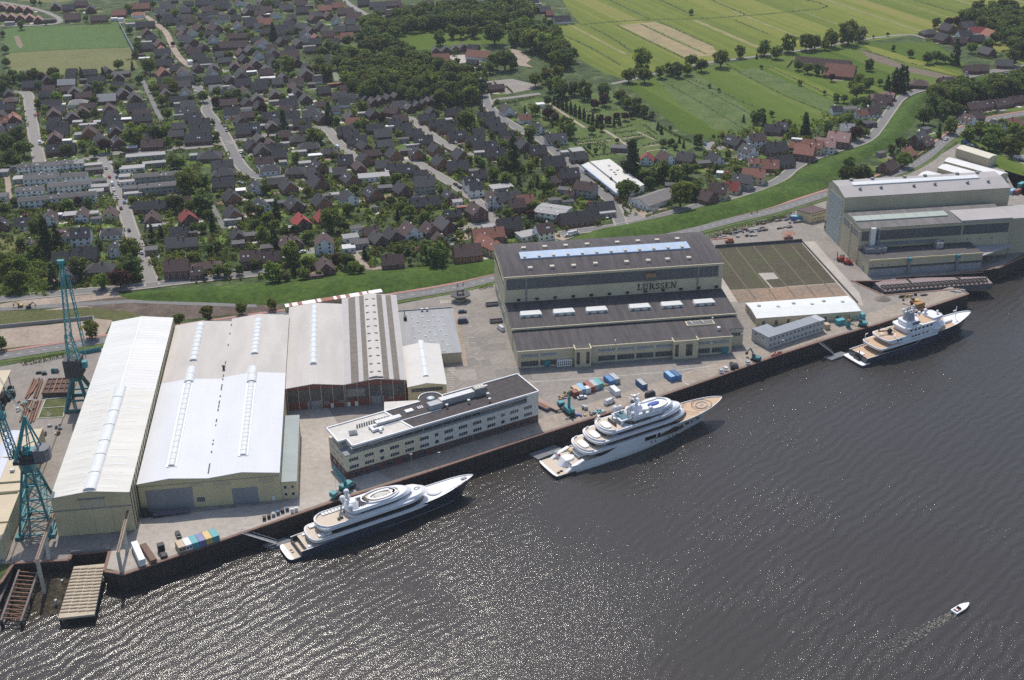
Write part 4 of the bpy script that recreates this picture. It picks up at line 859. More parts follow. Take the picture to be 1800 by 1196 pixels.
mb = MB(); mb.bar((273.6, 590.4, 11.5), (273.6, 590.4, 20.6), 1.0); mb.bar((273.6, 590.2, 11.6), (308, 590.2, 11.6), 1.1); mb.bar((273.6, 590.2, 11.4), (278, 589.2, 10.2), 1.2); W(mb, 'duct', mat('blue_grey_duct', (.22,.25,.29), .4, .15, .4, metal=.4), bh)
mb = MB(); mb.box(265.4, 276.8, 585.2, 589.8, 8.9, 11.4); W(mb, 'filter_unit', STEELG, bh); mb = MB(); mb.box(304.8, 308.6, 585.5, 589.4, 8.9, 12.0); mb.cyl((306, 587.5, 12), (306, 587.5, 13), .6, 10); W(mb, 'filter_unit', ALU, bh)
mb = MB(); mb.box(A0-.2, 326.8, 575.7, 576.1, 8.3, 9.2); W(mb, 'fascia', CREAM, bh)
front_panel(bh, 'concrete_wall', mat('pale_concrete_wall', (.30,.30,.31), .85, .15, .3), A0+.3, 326.4, 0, 3.6, 576.0, .14); front_panel(bh, 'glazing', GLASSB, A0+.3, 326.4, 3.7, 4.8, 576.0, .1)
for x in (265.2, 270.2, 273.8, 300.2, 304.4, 306.5, 316.4, 318.8): win(bh, (x, 576), (1, 0), 1.3 if x < 290 else .8, 5.6, 6.4, 2, name='window')
for x in (285.4, 312.4):
    mb = MB(); mb.box(x-.6, x+.6, 574.9, 575.7, -2, 8.4); W(mb, 'crane_rail', STEELG, bh); mb = MB(); mb.box(x-1, x+1, 574.3, 575.9, 7.6, 9.3); W(mb, 'hoist', TEAL, bh)
# ---- low white workshop and two-storey grey site offices
wb = thing('workshop', 'low white flat-gabled workshop between the storage yard and quay', 'workshop', (213, 535, 0))
cross_hall(wb, 187.0, 240.0, [(526.8, 4.2), (535.7, 5.0), (544.8, 4.2)], CREAM2, mat('white_workshop_roof', (.66,.68,.66), .6, .05, .2))
for x in (190, 196.4, 202.5, 208.7, 215, 221.3, 227.5, 233.2): win(wb, (x, 526.8), (1, 0), 1.3, .3, 2.6, 2, glass=GLASSD, frame=STEELG)
for p in ((1565,0),):
    pass
cc = CR(1240, 480, 6)
for p in ((565,348),(767,358),(930,322),(1125,332),(1248,298),(1447,308)): q = cc(*p, 5); mb = MB(); mb.box(q.x-.8, q.x+.8, q.y-.6, q.y+.6, 4.4, 5.5); W(mb, 'roof_hatch', ALU, wb)
for y in (530, 534, 539): mb = MB(); mb.box(186.88, 187.0, y, y+3, .1, 3.2); W(mb, 'door', GREYDOOR, wb)
SG = mat('blue_grey_sheet_roof', (.235,.255,.285), .5, .08, .3, streak=(1, .2, 1))
so2 = thing('site_office', 'two-storey grey-roofed portable site office parallel to the quay', 'site office', (200, 510, 0))
FA2, FB2 = Vector((184.9, 502.5, 0)), Vector((217.6, 517.0, 0)); u2 = (FB2-FA2).normalized(); n2 = Vector((-u2.y, u2.x, 0)); L2 = (FB2-FA2).length
def q2_(a0, a1, d0, d1): return [((FA2+u2*a+n2*d).x, (FA2+u2*a+n2*d).y) for a, d in ((a0, d0), (a1, d0), (a1, d1), (a0, d1))]
SOW = mat('grey_cabin_panels', (.48,.47,.45), .7, .06, .4)
mb = MB(); mb.prism(q2_(0, L2, 0, 6.2), 0, 6.0); mb.prism(q2_(0, 9.5, 6.21, 11.5), 0, 5.8); W(mb, 'wall', SOW, so2)
mb = MB(); mb.prism(q2_(-.2, L2-3.4, -.2, 6.3), 6.0, 6.25); mb.prism(q2_(-.1, 9.6, 6.31, 11.6), 5.8, 6.02); W(mb, 'roof', SG, so2); mb = MB(); mb.prism(q2_(L2-3.3, L2+.2, -.2, 6.3), 5.9, 6.1); W(mb, 'roof', mat('pale_cabin_roof', (.40,.43,.45), .6), so2)
for k in range(14):
    for z in (1.0, 3.9): win(so2, FA2+u2*(.9+k*2.5), u2, 1.4, z, z+1.2, 2, name='window')
for d in (3, 8): win(so2, FA2+n2*(d+1), -n2, 1.0, 3.9, 5.0, 1, name='window')
sb = thing('yard_office', 'small cream yard office with dark brown roof behind the big door', 'office', (262, 661, 0))
qq = [(253.8,661.5),(259.6,654.3),(270.6,659.0),(265,667)]
mb = MB(); mb.prism(qq, 0, 5.6); W(mb, 'wall', mat('yellow_render', (.58,.50,.30), .8, .06, .3), sb); cx_, cy_ = 262.2, 660.4
mb = MB(); mb.prism([(cx_+(x-cx_)*1.07, cy_+(y-cy_)*1.07) for x, y in qq], 5.6, 6.0, bot=True); W(mb, 'roof', mat('brown_felt', (.105,.07,.07), .9, .15, .4), sb)
e = (Vector((270.6,659.0))-Vector((259.6,654.3))).normalized()
for k in range(5):
    for z in (1.2, 3.6): win(sb, (259.9+e.x*(.8+k*2.2), 654.45+e.y*(.8+k*2.2)), e, 1.4, z, z+1.1, 2, name='window')
# ---- works sheds behind the right-hand hall
def shed(name, label, pts, z, roof, wall=CREAM2, ridge=.9):
    t = thing(name, label, 'shed', (sum(p[0] for p in pts)/4, sum(p[1] for p in pts)/4, 0)); P = [Vector((p[0], p[1], 0)) for p in pts]
    mb = MB(); mb.prism(pts, 0, z-.1, top=False); m0, m1 = (P[0]+P[1])/2, (P[2]+P[3])/2
    mb.face([(*P[0].xy, z-.1), (*m0.xy, z+ridge-.1), (*P[1].xy, z-.1)][::-1]); mb.face([(*P[2].xy, z-.1), (*m1.xy, z+ridge-.1), (*P[3].xy, z-.1)][::-1]); W(mb, 'wall', wall, t)
    mb = MB(); slab(mb, (*P[0].xy, z), (*m0.xy, z+ridge), (*m1.xy, z+ridge), (*P[3].xy, z)); slab(mb, (*m0.xy, z+ridge), (*P[1].xy, z), (*P[2].xy, z), (*m1.xy, z+ridge)); W(mb, 'roof', roof, t)
    return t
WS = mat('white_shed_roof', (.66,.655,.64), .6, .05, .15)
shed('storage_shed', 'tan-roofed long shed by the parked cars at the right edge', [(395.7,753.8),(403.6,759.6),(415.6,735.6),(407,730.2)], 6, mat('pale_tan_roof', (.60,.56,.45), .7, .05, .3))
shed('storage_shed', 'long white-roofed shed with grey band behind the right hall', [(377.7,732.8),(384.8,739.7),(407,704),(398.5,700)], 5, WS)
shed('storage_shed', 'white-roofed shed with a raised ridge strip behind the right hall', [(367.9,721.1),(376.6,727.6),(393,702),(383,695)], 5, WS)
shed('storage_shed', 'low white shed tucked behind the roof of the right hall', [(348.9,710),(360.3,719.7),(374,703),(362,693)], 4, WS)
shed('storage_shed', 'lowest white shed, nearest the main road behind the right hall', [(334,703),(345,709),(352,698),(341,690)], 3.6, WS)
# ---- stepped tan-roofed building at the lower left edge
lb = thing('boat_shed', 'stepped tan-roofed boat shed cut off by the left edge', 'shed', (-150, 420, 0))
Xr = -136.2
for y0, y1, z in ((398.2, 417.4, 7.7), (423.5, 441.5, 9.0), (441.6, 463.0, 9.2)):
    mb = MB(); mb.box(-185, Xr if z > 8 else Xr, y0, y1, 0, z); W(mb, 'wall', CREAM2, lb)
    mb = MB(); mb.box(-185, Xr-.4, y0+.4, y1-.4, z, z+.1); W(mb, 'roof', TANROOF, lb)
    mb = MB(); mb.box(-185, Xr+.1, y0-.1, y0+.4, z-.1, z+.5); mb.box(Xr-.4, Xr+.1, y0+.4, y1, z-.1, z+.5); W(mb, 'parapet', CREAM2, lb)
mb = MB(); mb.box(-185, Xr, 417.4, 423.5, 0, 8.6); W(mb, 'wall', CREAM, lb)
mb = MB(); mb.box(-185, Xr+.1, 417.6, 423.3, 8.6, 8.8); W(mb, 'roof', TANROOF, lb)
mb = MB(); mb.box(-185, Xr+.3, 386, 396.5, 0, 8.4); W(mb, 'wall', CREAM2, lb); mb = MB(); mb.box(-185, Xr+.1, 386.4, 396.2, 8.4, 8.5); W(mb, 'roof', TANROOF, lb)
mb = MB(); slab(mb, (-150.6, 424, 9.2), (-147.8, 424, 9.6), (-147.8, 462.5, 9.8), (-150.6, 462.5, 9.4), .2); slab(mb, (-147.8, 424, 9.6), (-145, 424, 9.2), (-145, 462.5, 9.4), (-147.8, 462.5, 9.8), .2); W(mb, 'ridge_light', mat('lavender_light', (.50,.52,.62), .5, .06, .5), lb)
for x, y in ((-142, 447), (-141.4, 431), (-155, 447), (-156, 431)): mb = MB(); mb.box(x-.8, x+.8, y-.6, y+.6, 9, 10.2); W(mb, 'roof_vent', ALU, lb)
ls = thing('open_shed', 'open-sided cream-roofed shed with dark stores at the left edge', 'shed', (-165, 510, 0))
mb = MB(); mb.box(-195, -161.5, 489, 521, 7.6, 8.0); W(mb, 'roof', TANROOF, ls)
mb = MB()
for y in (490, 500, 510, 520): mb.bar((-163, y, 0), (-163, y, 7.6), .4)
W(mb, 'post', STEELG, ls)
rb = random.Random(5)
for k in range(10):
    x, y = -163.5+rb.uniform(-3, 4), 488+k*3.2; hgt = rb.uniform(1.2, 3); mb = MB(); mb.box(x-1.4, x+1.2, y-1.2, y+1.1, 0, hgt); mb.box(x-.9, x+.6, y-.6, y+.7, hgt, hgt+.5)
    tag(W(mb, 'crate', rb.choice([BLACK, STEELG, TEAL]), None), 'dark steel stillage stored along the edge of the open cream-roofed shed', 'stillage', 'stillages by the open shed')
# long retaining wall and fence wall at the car park
mb = MB(); a, b = G(0, 577), G(165, 561); mb.bar((a.x, a.y, .9), (b.x, b.y, .9), .5, 1.8); mb.bar((b.x, b.y, .9), (*G(165,570).xy, .9), .5, 1.8); tag(W(mb, 'flood_wall', mat('grey_concrete_wall', (.30,.29,.28), .9, .15, .4), None), 'long grey concrete flood wall above the paved car park', 'wall')
mb = MB(); a, b = G(140, 624), G(178, 617); mb.bar((a.x, a.y, 1), (b.x, b.y, 1), .3, 2.0); tag(W(mb, 'boundary_fence', TEAL, None), 'teal boundary fence beside the tall hall and main road', 'fence')
cx = CR(1240,360,6.43)
mb = MB(); a, b = cx(110,490), cx(1090,420); mb.bar((a.x, a.y, .9), (b.x, b.y, .9), .5, 1.8); tag(W(mb, 'retaining_wall', mat('dark_concrete_wall', (.10,.095,.09), .9, .2, .4), None), 'low dark wall along the back of the storage yard', 'wall')
mb = MB(); a, b = cx(1090,420), cx(1720,1115); mb.bar((a.x, a.y, .4), (b.x, b.y, .4), .5, .8); tag(W(mb, 'retaining_wall', BLACK, None), 'black kerb wall beside the pale slab runway', 'wall')
# low cycle shed with a patchy red and white roof behind the beige halls
a, b = G(501,537,3), G(671,510,3); d_ = (b-a).normalized(); n_ = Vector((-d_.y, d_.x, 0)); cs = thing('cycle_shed', 'long low shed with rust and white patched roof between beige halls and dyke', 'shed', (a.x, a.y, 0)); rc_ = random.Random(6)
mb = MB(); mb.prism([(p.x, p.y) for p in (a-n_*1.6, b-n_*1.6, b+n_*1.4, a+n_*1.4)], 0, 2.7); W(mb, 'wall', CREAM2, cs)
k = 0.0; Ls = (b-a).length
while k < Ls-1: w_ = rc_.uniform(.8, 2.4); mb = MB(); slab(mb, a+d_*k-n_*1.9-Vector((0,0,.25)), a+d_*min(Ls, k+w_)-n_*1.9-Vector((0,0,.25)), a+d_*min(Ls, k+w_)+n_*1.6, a+d_*k+n_*1.6, .12); W(mb, 'roof_sheet', rc_.choice([WTRIM, WTRIM, mat('rust_red_sheet', (.33,.13,.09), .8, .25, .5), ALU]), cs); k += w_
# loose planked stacks and pipes by the right-hand hall and at the basin head
# ================================================================ YACHTS
YWHITE = mat('yacht_white_gloss', (.76,.765,.78), .22, .03, .2, obj=True, spec=.6)
YDECKW = mat('yacht_white_deck', (.79,.79,.79), .45, .03, .3, obj=True)
YNAVY = mat('navy_hull_gloss', (.040,.048,.070), .2, .1, .1, obj=True, spec=.7)
YGLASS = mat('yacht_black_glass', (.012,.012,.014), .08, .3, .5, obj=True, spec=.8)
YBRONZE = mat('bronze_tinted_glass', (.055,.035,.03), .12, .3, .5, obj=True, spec=.8)
TEAK = mat('teak_deck', (.52,.36,.23), .7, .1, .8, obj=True); TEAKP = mat('pale_teak_deck', (.56,.47,.37), .7, .08, .8, obj=True)
YGREY = mat('yacht_silver_grey', (.33,.34,.37), .35, .08, .5, obj=True)
def half(x, x0, x1, Wd, nose, tail, pn=2.0, pt=2.6):
    h = 1.0
    if nose > 0 and x > x1-nose: h *= max(0, 1-((x-(x1-nose))/nose)**pn)**(1/pn)
    if tail > 0 and x < x0+tail: h *= max(0, 1-(((x0+tail)-x)/tail)**pt)**(1/pt)
    return Wd*h
def plan(x0, x1, Wd, nose, tail, n=26, pn=2.0, pt=2.6, taper=None):
    xs = [x0+(x1-x0)*(0.5-0.5*math.cos(PI*i/n)) for i in range(n+1)]
    a = [(x, half(x, x0, x1, Wd(x) if callable(Wd) else Wd, nose, tail, pn, pt)) for x in xs]
    return [(x, -h) for x, h in a]+[(x, h) for x, h in a[::-1][1:-1]]
def tier(parent, name, m, x0, x1, Wd, z0, z1, nose, tail, rake=0, arake=0, inset=0, pn=2.0, pt=2.6, smooth=False):
    lo = plan(x0, x1, Wd, nose, tail, pn=pn, pt=pt); xm = (x0+x1)/2
    hi = []
    for x, y in lo:
        f = (x-xm)/((x1-x0)/2); nx = x-rake*max(0, f)**2+arake*max(0, -f)**2
        hi.append((nx, y*(1-inset)))
    mb = MB(); mb.prism(lo, z0, z1, pts1=hi, bot=True); return mb.build(name, m, parent)
def hull(parent, L, B, sheer, m, deckm, x_in=0.0, bul=.9, bowfull=2.1, wl_bow=.93, stripe=None, deck_from=0.0):
    """lofted hull from x_in to L; returns deck half-breadth function"""
    def hb(x):
        t = x/L
        s = .90+.10*min(1, t/.25)
        b = 1 if t < .48 else max(0, 1-((t-.48)/.52)**bowfull)**(.72)
        return B*s*b
    def wlb(x):
        t = x/(L*wl_bow); s = .88+.10*min(1, t/.25)
        return B*s*(1 if t < .42 else max(0, 1-((t-.42)/.58)**1.75)) if t < 1 else 0
    n = 44; xs = [x_in+(L-x_in)*(1-(1-i/n)**1.25) for i in range(n+1)]
    mb = MB(); rows = []
    for x in xs:
        s = sheer(x); d = hb(x); w = wlb(x); xk = min(x, L*wl_bow) if x > L*.8 else x
        r = []
        for z, y, xx in ((-1.6, w*.8, x-(x-xk)*1.0), (0, w, x-(x-xk)), (s*.35, w+(d-w)*.30, x-(x-xk)*.72), (s*.7, w+(d-w)*.66, x-(x-xk)*.34), (s, d, x)):
            r.append((xx, y, z))
        rows.append(r)
    for sd_ in (-1, 1):
        g = [[mb.P((p[0], p[1]*sd_, p[2])) for p in r] for r in rows]
        for i in range(n):
            for j in range(4):
                q = [g[i][j], g[i+1][j], g[i+1][j+1], g[i][j+1]]; mb.idx(q if sd_ < 0 else q[::-1])
    r = rows[0]; mb.face([(p[0], p[1], p[2]) for p in r]+[(p[0], -p[1], p[2]) for p in r[::-1]])
    o = mb.build('hull', m, parent, smooth=True)
    # inner bulwark face and capping
    mb = MB()
    for sd_ in (-1, 1):
        for a, b in zip(xs[:-1], xs[1:]):
            ya, yb = hb(a), hb(b); ia, ib = max(0, ya-.28), max(0, yb-.28)
            q = [(a, ya*sd_, sheer(a)), (b, yb*sd_, sheer(b)), (b, ib*sd_, sheer(b)), (a, ia*sd_, sheer(a))]; mb.face(q if sd_ < 0 else q[::-1])
            q = [(a, ia*sd_, sheer(a)), (b, ib*sd_, sheer(b)), (b, ib*sd_, sheer(b)-bul-.02), (a, ia*sd_, sheer(a)-bul-.02)]; mb.face(q if sd_ < 0 else q[::-1])
    mb.build('bulwark', YWHITE, parent)
    for name, a0, a1, dm in deckm:
        mb = MB(); k = 24
        for i in range(k):
            a, b = a0+(a1-a0)*i/k, a0+(a1-a0)*(i+1)/k
            mb.face([(a, -max(0, hb(a)-.25), sheer(a)-bul), (b, -max(0, hb(b)-.25), sheer(b)-bul), (b, max(0, hb(b)-.25), sheer(b)-bul), (a, max(0, hb(a)-.25), sheer(a)-bul)])
        mb.build(name, dm, parent)
    return hb
def lerpf(*pts):
    def f(x):
        for (a, va), (b, vb) in zip(pts, pts[1:]):
            if x <= b: k = max(0, (x-a)/(b-a)); k = k*k*(3-2*k); return va+(vb-va)*k
        return pts[-1][1]
    return f
def ybox(parent, name, m, x0, x1, y0, y1, z0, z1): mb = MB(); mb.box(x0, x1, y0, y1, z0, z1); return mb.build(name, m, parent)
def dome(parent, x, y, z, r, m=YWHITE, ped=1.0):
    mb = MB(); mb.cyl((x, y, z-ped), (x, y, z), r*.55, 10, r*.7); mb.ball((x, y, z+r*.45), r, 14, 8); mb.build('radar_dome', m, parent, smooth=True)
def oval(parent, name, m, x, y, z, rx, ry, h=.15, n=28): mb = MB(); mb.prism([(x+rx*math.cos(2*PI*k/n), y+ry*math.sin(2*PI*k/n)) for k in range(n)], z, z+h); return mb.build(name, m, parent)
def ovring(parent, name, m, x, y, z, rx, ry, w, h=.3, n=36, a0=0, a1=2*PI):
    mb = MB()
    for k in range(n):
        t0, t1 = a0+(a1-a0)*k/n, a0+(a1-a0)*(k+1)/n; P = [(x+(rx+d)*math.cos(t), y+(ry+d)*math.sin(t)) for t, d in ((t0, 0), (t1, 0), (t1, -w), (t0, -w))]
        mb.prism(P[::-1], z, z+h)
    return mb.build(name, m, parent)
def rail(parent, pts, z, h=1.0, name='railing'):
    mb = MB()
    for a, b in zip(pts, pts[1:]):
        mb.bar((*a, z+h), (*b, z+h), .09); mb.bar((*a, z+h*.5), (*b, z+h*.5), .06); mb.bar((*a, z), (*a, z+h), .07)
    mb.build(name, YGREY, parent)
def sidewin(parent, hb, sheer, x0, x1, z0, z1, side=-1, m=YGLASS, name='hull_window', B=None):
    k = 6; mb = MB()
    def yy(x, z):
        s = sheer(x); f = min(1, max(0, z/s)); return side*(hbw(x)+(hb(x)-hbw(x))*f+.05)
    hbw = lambda x: hb(x)*.93
    for i in range(k):
        a, b = x0+(x1-x0)*i/k, x0+(x1-x0)*(i+1)/k; q = [(a, yy(a, z0), z0), (b, yy(b, z0), z0), (b, yy(b, z1), z1), (a, yy(a, z1), z1)]; mb.face(q if side < 0 else q[::-1])
    return mb.build(name, m, parent)
# ---------------- yacht one: navy hull, white long foredeck (nearest)
a1 = (G(489,960,-5.8)+G(508,987,-5.8))/2; b1 = G(832,834,1.0); v = b1-a1; rz1 = math.atan2(v.y, v.x); L1 = math.hypot(v.x, v.y)
y1 = thing('motor_yacht', 'sleek motor yacht with navy hull and long pointed white foredeck, nearest the viewer', 'yacht', (a1.x, a1.y, WZ), rz1)
sh1 = lerpf((0, 3.4), (8, 3.6), (30, 5.0), (60, 6.4), (L1, 8.0))
hb1 = hull(y1, L1, 5.9, sh1, YNAVY, [('main_deck', 7.5, 20, TEAKP), ('foredeck', 55, L1-.3, YDECKW)], x_in=5.0, bul=.35, bowfull=2.7)
mb = MB(); mb.prism(plan(0, 9.5, 5.5, 0, 3.0, pt=3.5), .2, 1.25, bot=True); mb.build('platform_hull', YNAVY, y1)
mb = MB(); mb.prism(plan(.1, 9.4, 5.35, 0, 3.0, pt=3.5), 1.25, 1.34); mb.build('swim_platform', TEAKP, y1)
mb = MB(); mb.prism(plan(0, 2.0, 5.45, 0, 2.0, pt=3.5), 1.3, 1.4); mb.build('platform_edge', YDECKW, y1)
ybox(y1, 'deck_hatch', YGLASS, 2.6, 3.6, -1.7, -1.0, 1.34, 1.4); ybox(y1, 'deck_hatch', YGLASS, 2.6, 3.6, -.1, .6, 1.34, 1.4)
mb = MB(); mb.bar((7.5, 0, 1.3), (10.5, 0, 3.0), 5.0, .4); mb.build('stern_stairs', TEAKP, y1)
tier(y1, 'deckhouse', YGLASS, 17, 60, lambda x: min(5.2, hb1(x)-.5), 3.0, 7.4, 10, 2.5, rake=3)
# upper deck slab with white bulwark, running forward into the sheer
tier(y1, 'upper_deck', YWHITE, 9.5, 64, lambda x: min(6.0, hb1(x)+.15), 4.9, 6.1, 12, 3.2, pt=2.4)
tier(y1, 'upper_deck_floor', TEAKP, 10.0, 24, 5.4, 6.11, 6.2, 0, 3.0, pt=2.4)
tier(y1, 'deckhouse', YGLASS, 19, 58, lambda x: min(5.1, hb1(x)-.3), 6.1, 8.7, 9, 2.5, rake=4, inset=.03)
tier(y1, 'bridge_deck', YWHITE, 13.5, 57.5, lambda x: min(5.6, hb1(x)-.1), 8.2, 9.3, 9, 3.4, pt=2.2, rake=1.0)
tier(y1, 'sun_deck', TEAKP, 14.0, 29, 5.0, 9.31, 9.4, 0, 3.2, pt=2.2)
ovring(y1, 'sun_deck_bulwark', YWHITE, 18.6, 0, 9.3, 5.0, 5.35, .3, .75, 24, PI/2, 3*PI/2)
for s in (-1, 1): ybox(y1, 'sun_deck_bulwark', YWHITE, 18.6, 30, s*5.2-.15, s*5.2+.15, 9.3, 10.05)
tier(y1, 'bridge_roof', YWHITE, 44, 59.5, 4.9, 9.3, 10.2, 9, 2, rake=2.5, inset=.12, pn=2.2)
tier(y1, 'deckhouse', YGLASS, 29, 51, 4.4, 9.3, 11.5, 8, 2, rake=4, inset=.06)
tier(y1, 'side_wing', YWHITE, 25.5, 54, 5.1, 9.3, 10.35, 12, 3.5, rake=0, pn=1.6, pt=2.0)
tier(y1, 'top_roof', YWHITE, 25.5, 53, 4.9, 11.4, 12.5, 12, 3.0, rake=2, inset=.10, pn=2.0, pt=2.2)
oval(y1, 'top_deck', TEAKP, 40.0, 0, 12.45, 7.6, 3.9, .12); ovring(y1, 'top_deck_rim', YWHITE, 40.0, 0, 12.5, 7.9, 4.15, .5, .6)
ovring(y1, 'sunpad', YDECKW, 40.6, 0, 12.6, 5.6, 2.7, .9, .5); oval(y1, 'pool', mat('spa_water', (.55,.53,.47), .2, .1, 1, obj=True), 40.2, 0, 12.6, 2.6, 1.4, .35); oval(y1, 'sunpad', YDECKW, 45.2, 0, 12.6, 1.3, 1.8, .5)
ybox(y1, 'bar_counter', BLACK, 33.4, 34.4, -2.4, 1.8, 12.6, 13.3)
mb = MB(); mb.prism([(26, -3.9), (29.5, -4.2), (31.5, 0), (29.5, 4.2), (26, 3.9), (25, 0)], 12.3, 14.6, pts1=[(26.6, -1.6), (29, -1.8), (30, 0), (29, 1.8), (26.6, 1.6), (26.2, 0)]); mb.build('mast', YWHITE, y1)
mb = MB()
for k in range(6): mb.bar((28.8+k*.75, -2.8, 12.6), (28.8+k*.75, 2.8, 12.6), .45, .7)
mb.build('exhaust_louvre', YGLASS, y1)
mb = MB(); mb.bar((27, 0, 14.4), (26.6, 0, 18.0), .8, .6); mb.bar((26.8, -2.2, 16.3), (26.8, 2.2, 16.3), .35); mb.build('mast_pole', YWHITE, y1)
dome(y1, 26.6, 0, 18.4, 1.15); dome(y1, 26.2, -3.4, 13.6, 1.25); dome(y1, 26.2, 3.4, 13.6, 1.25); dome(y1, 28.2, 2.4, 14.6, .8)
ovring(y1, 'skylight_ring', YGLASS, 55.5, 0, 10.22, 1.25, .85, .25, .08); oval(y1, 'foredeck_sunpad', YDECKW, 63.0, 0, 6.0, 2.6, 2.1, .7); ovring(y1, 'foredeck_seat', YWHITE, 63, 0, 6.05, 3.2, 2.7, .5, .6)
ybox(y1, 'capstan', YGREY, L1-5.5, L1-3.2, -.6, .6, sh1(L1-4)-.6, sh1(L1-4)+.1)
for k in range(7): ybox(y1, 'sun_lounger', YDECKW, 17.6+k*1.35, 18.6+k*1.35, 3.2, 4.7, 9.4, 9.85)
for x, yv in ((21.5, -2.6), (22.8, -2.2)): ybox(y1, 'deck_chair', BLACK, x, x+.9, yv, yv+1.0, 9.4, 10.1)
ybox(y1, 'deck_table', BLACK, 25.5, 28, .4, 2.0, 9.4, 10.2); ybox(y1, 'cushion', mat('blue_cushion', (.03,.22,.42), .7), 26.4, 27.6, -1.4, -.4, 9.4, 10.2); ybox(y1, 'cushion', mat('red_cushion', (.4,.04,.04), .7), 26.2, 26.8, -.2, .4, 9.4, 10)
for x, yv in ((11.8, 3.2), (12.6, -3.9), (15, 2.2), (15.4, -3.6)): ybox(y1, 'deck_sofa', YDECKW, x, x+2.4, yv-.8, yv+.9, 6.2, 6.85)
for x, yv in ((8.3, -4.4), (9.2, 3.5)): ybox(y1, 'deck_sofa', YDECKW, x, x+1.6, yv, yv+1.2, 3.1, 3.7)
for x0, x1 in ((27, 33), (35.5, 37.5)): sidewin(y1, hb1, sh1, x0, x1, 2.2, 3.0)
sidewin(y1, hb1, sh1, 8, 70, 1.55, 1.75, -1, YGREY, 'rubbing_strake')
rail(y1, [(x, -hb1(x)+.2) for x in range(66, 78, 2)], sh1(70)-.1, .8)
# ---------------- yacht two: all white, six decks, tan helideck on the bow
a2 = (G(944.6,812.2,-5.8)+G(977.6,839,-5.8))/2; b2 = G(1268.9,698.5,1.6); v = b2-a2; rz2 = math.atan2(v.y, v.x); L2y = math.hypot(v.x, v.y)
y2 = thing('motor_yacht', 'all-white tiered motor yacht with tan helicopter deck on its bow', 'yacht', (a2.x, a2.y, WZ), rz2)
sh2 = lerpf((0, 3.2), (10, 3.6), (22, 4.3), (34, 6.9), (70, 8.0), (L2y, 9.0))
hb2 = hull(y2, L2y, 7.2, sh2, YWHITE, [('main_deck', 9, 26, TEAKP), ('helideck', 63, L2y-.3, TEAK)], x_in=8.0, bul=.4, bowfull=3.4, wl_bow=.88)
mb = MB(); mb.prism(plan(0, 10, 6.8, 0, 2.5, pt=3.2), -.2, 1.0, bot=True); mb.build('platform_hull', mat('boot_topping', (.05,.055,.07), .3, .1, .5), y2)
mb = MB(); mb.prism(plan(0, 11, 6.85, 0, 2.5, pt=3.2), 1.0, 1.3); mb.build('swim_platform', TEAKP, y2)
mb = MB(); mb.prism(plan(0, 1.2, 6.9, 0, 1.2, pt=3.2), 1.25, 1.42); mb.build('platform_edge', YDECKW, y2)
for s in (-1, 1):
    mb = MB(); P = [(5.5, 1.3), (9, 3.2), (14, 4.6), (14, 1.3)]
    for q in (s*6.6, s*5.0): mb.face([(x, q, z) for x, z in P])
    for (xa, za), (xb, zb) in zip(P, P[1:]): mb.face([(xa, s*6.6, za), (xb, s*6.6, zb), (xb, s*5.0, zb), (xa, s*5.0, za)])
    mb.build('stern_wing', YWHITE, y2)
tier(y2, 'tender_garage', YWHITE, 5.5, 13, 3.0, 1.3, 3.9, 3, 3, arake=2.5, inset=.25); ybox(y2, 'flag', mat('red_flag', (.5,.03,.05), .7), 7.5, 8.3, 3.0, 3.15, 3.2, 4.4)
for x, yv in ((2.0, -5.2), (3.6, -4.8)): ybox(y2, 'deck_gear', BLACK, x, x+1.2, yv, yv+.6, 1.3, 1.8)
tier(y2, 'deckhouse', YBRONZE, 20, 70, lambda x: min(6.5, hb2(x)-.45), 3.6, 7.3, 12, 2.5, rake=3)
tier(y2, 'upper_deck', YWHITE, 14, 64, lambda x: min(7.15, hb2(x)+.05), 6.2, 7.4, 10, 4.0, pt=2.3)
tier(y2, 'deckhouse', YBRONZE, 25, 70, lambda x: min(6.1, hb2(x)-.5), 7.4, 9.8, 12, 2.5, rake=4, inset=.02)
tier(y2, 'owner_deck', YWHITE, 19.5, 68.5, lambda x: min(6.9, hb2(x)-.1), 9.3, 10.3, 14, 4.0, rake=1.5, pt=2.3)
tier(y2, 'deckhouse', YBRONZE, 30, 66, 5.4, 10.3, 12.4, 12, 2.5, rake=5, inset=.04)
tier(y2, 'bridge_deck', YWHITE, 25, 66.5, 6.2, 12.1, 13.1, 15, 4.0, rake=2.5, inset=.03, pt=2.3)
tier(y2, 'upper_roof', YWHITE, 46, 66, 5.3, 13.1, 14.0, 13, 2.5, rake=3, inset=.12)
tier(y2, 'deckhouse', YWHITE, 38, 58, 4.5, 13.1, 15.5, 6, 3.0, rake=2, arake=1.5, inset=.08); tier(y2, 'wind_screen', YBRONZE, 37, 60, 5.2, 13.1, 13.9, 8, 2.5)
tier(y2, 'sun_deck_roof', YWHITE, 40, 62, 4.7, 15.3, 16.1, 8, 2.5, rake=1, inset=.06)
for x0, wd, z, m in ((14.5, 6.2, 7.42, TEAKP), (20, 6.0, 10.32, TEAKP), (25.5, 5.4, 13.12, TEAKP)):
    tier(y2, 'aft_deck', m, x0, x0+9, wd, z, z+.08, 0, 3.5, pt=2.3); tier(y2, 'deck_sunpad', YDECKW, x0+1.4, x0+4.8, wd*.5, z+.08, z+.6, 1, 1.5); ybox(y2, 'glass_screen', YGLASS, x0+6.0, x0+6.5, -wd*.55, wd*.55, z, z+1.3)
    ovring(y2, 'deck_bulwark', YWHITE, x0+4.2, 0, z, 4.3, wd+.35, .3, .7, 20, PI/2, 3*PI/2)
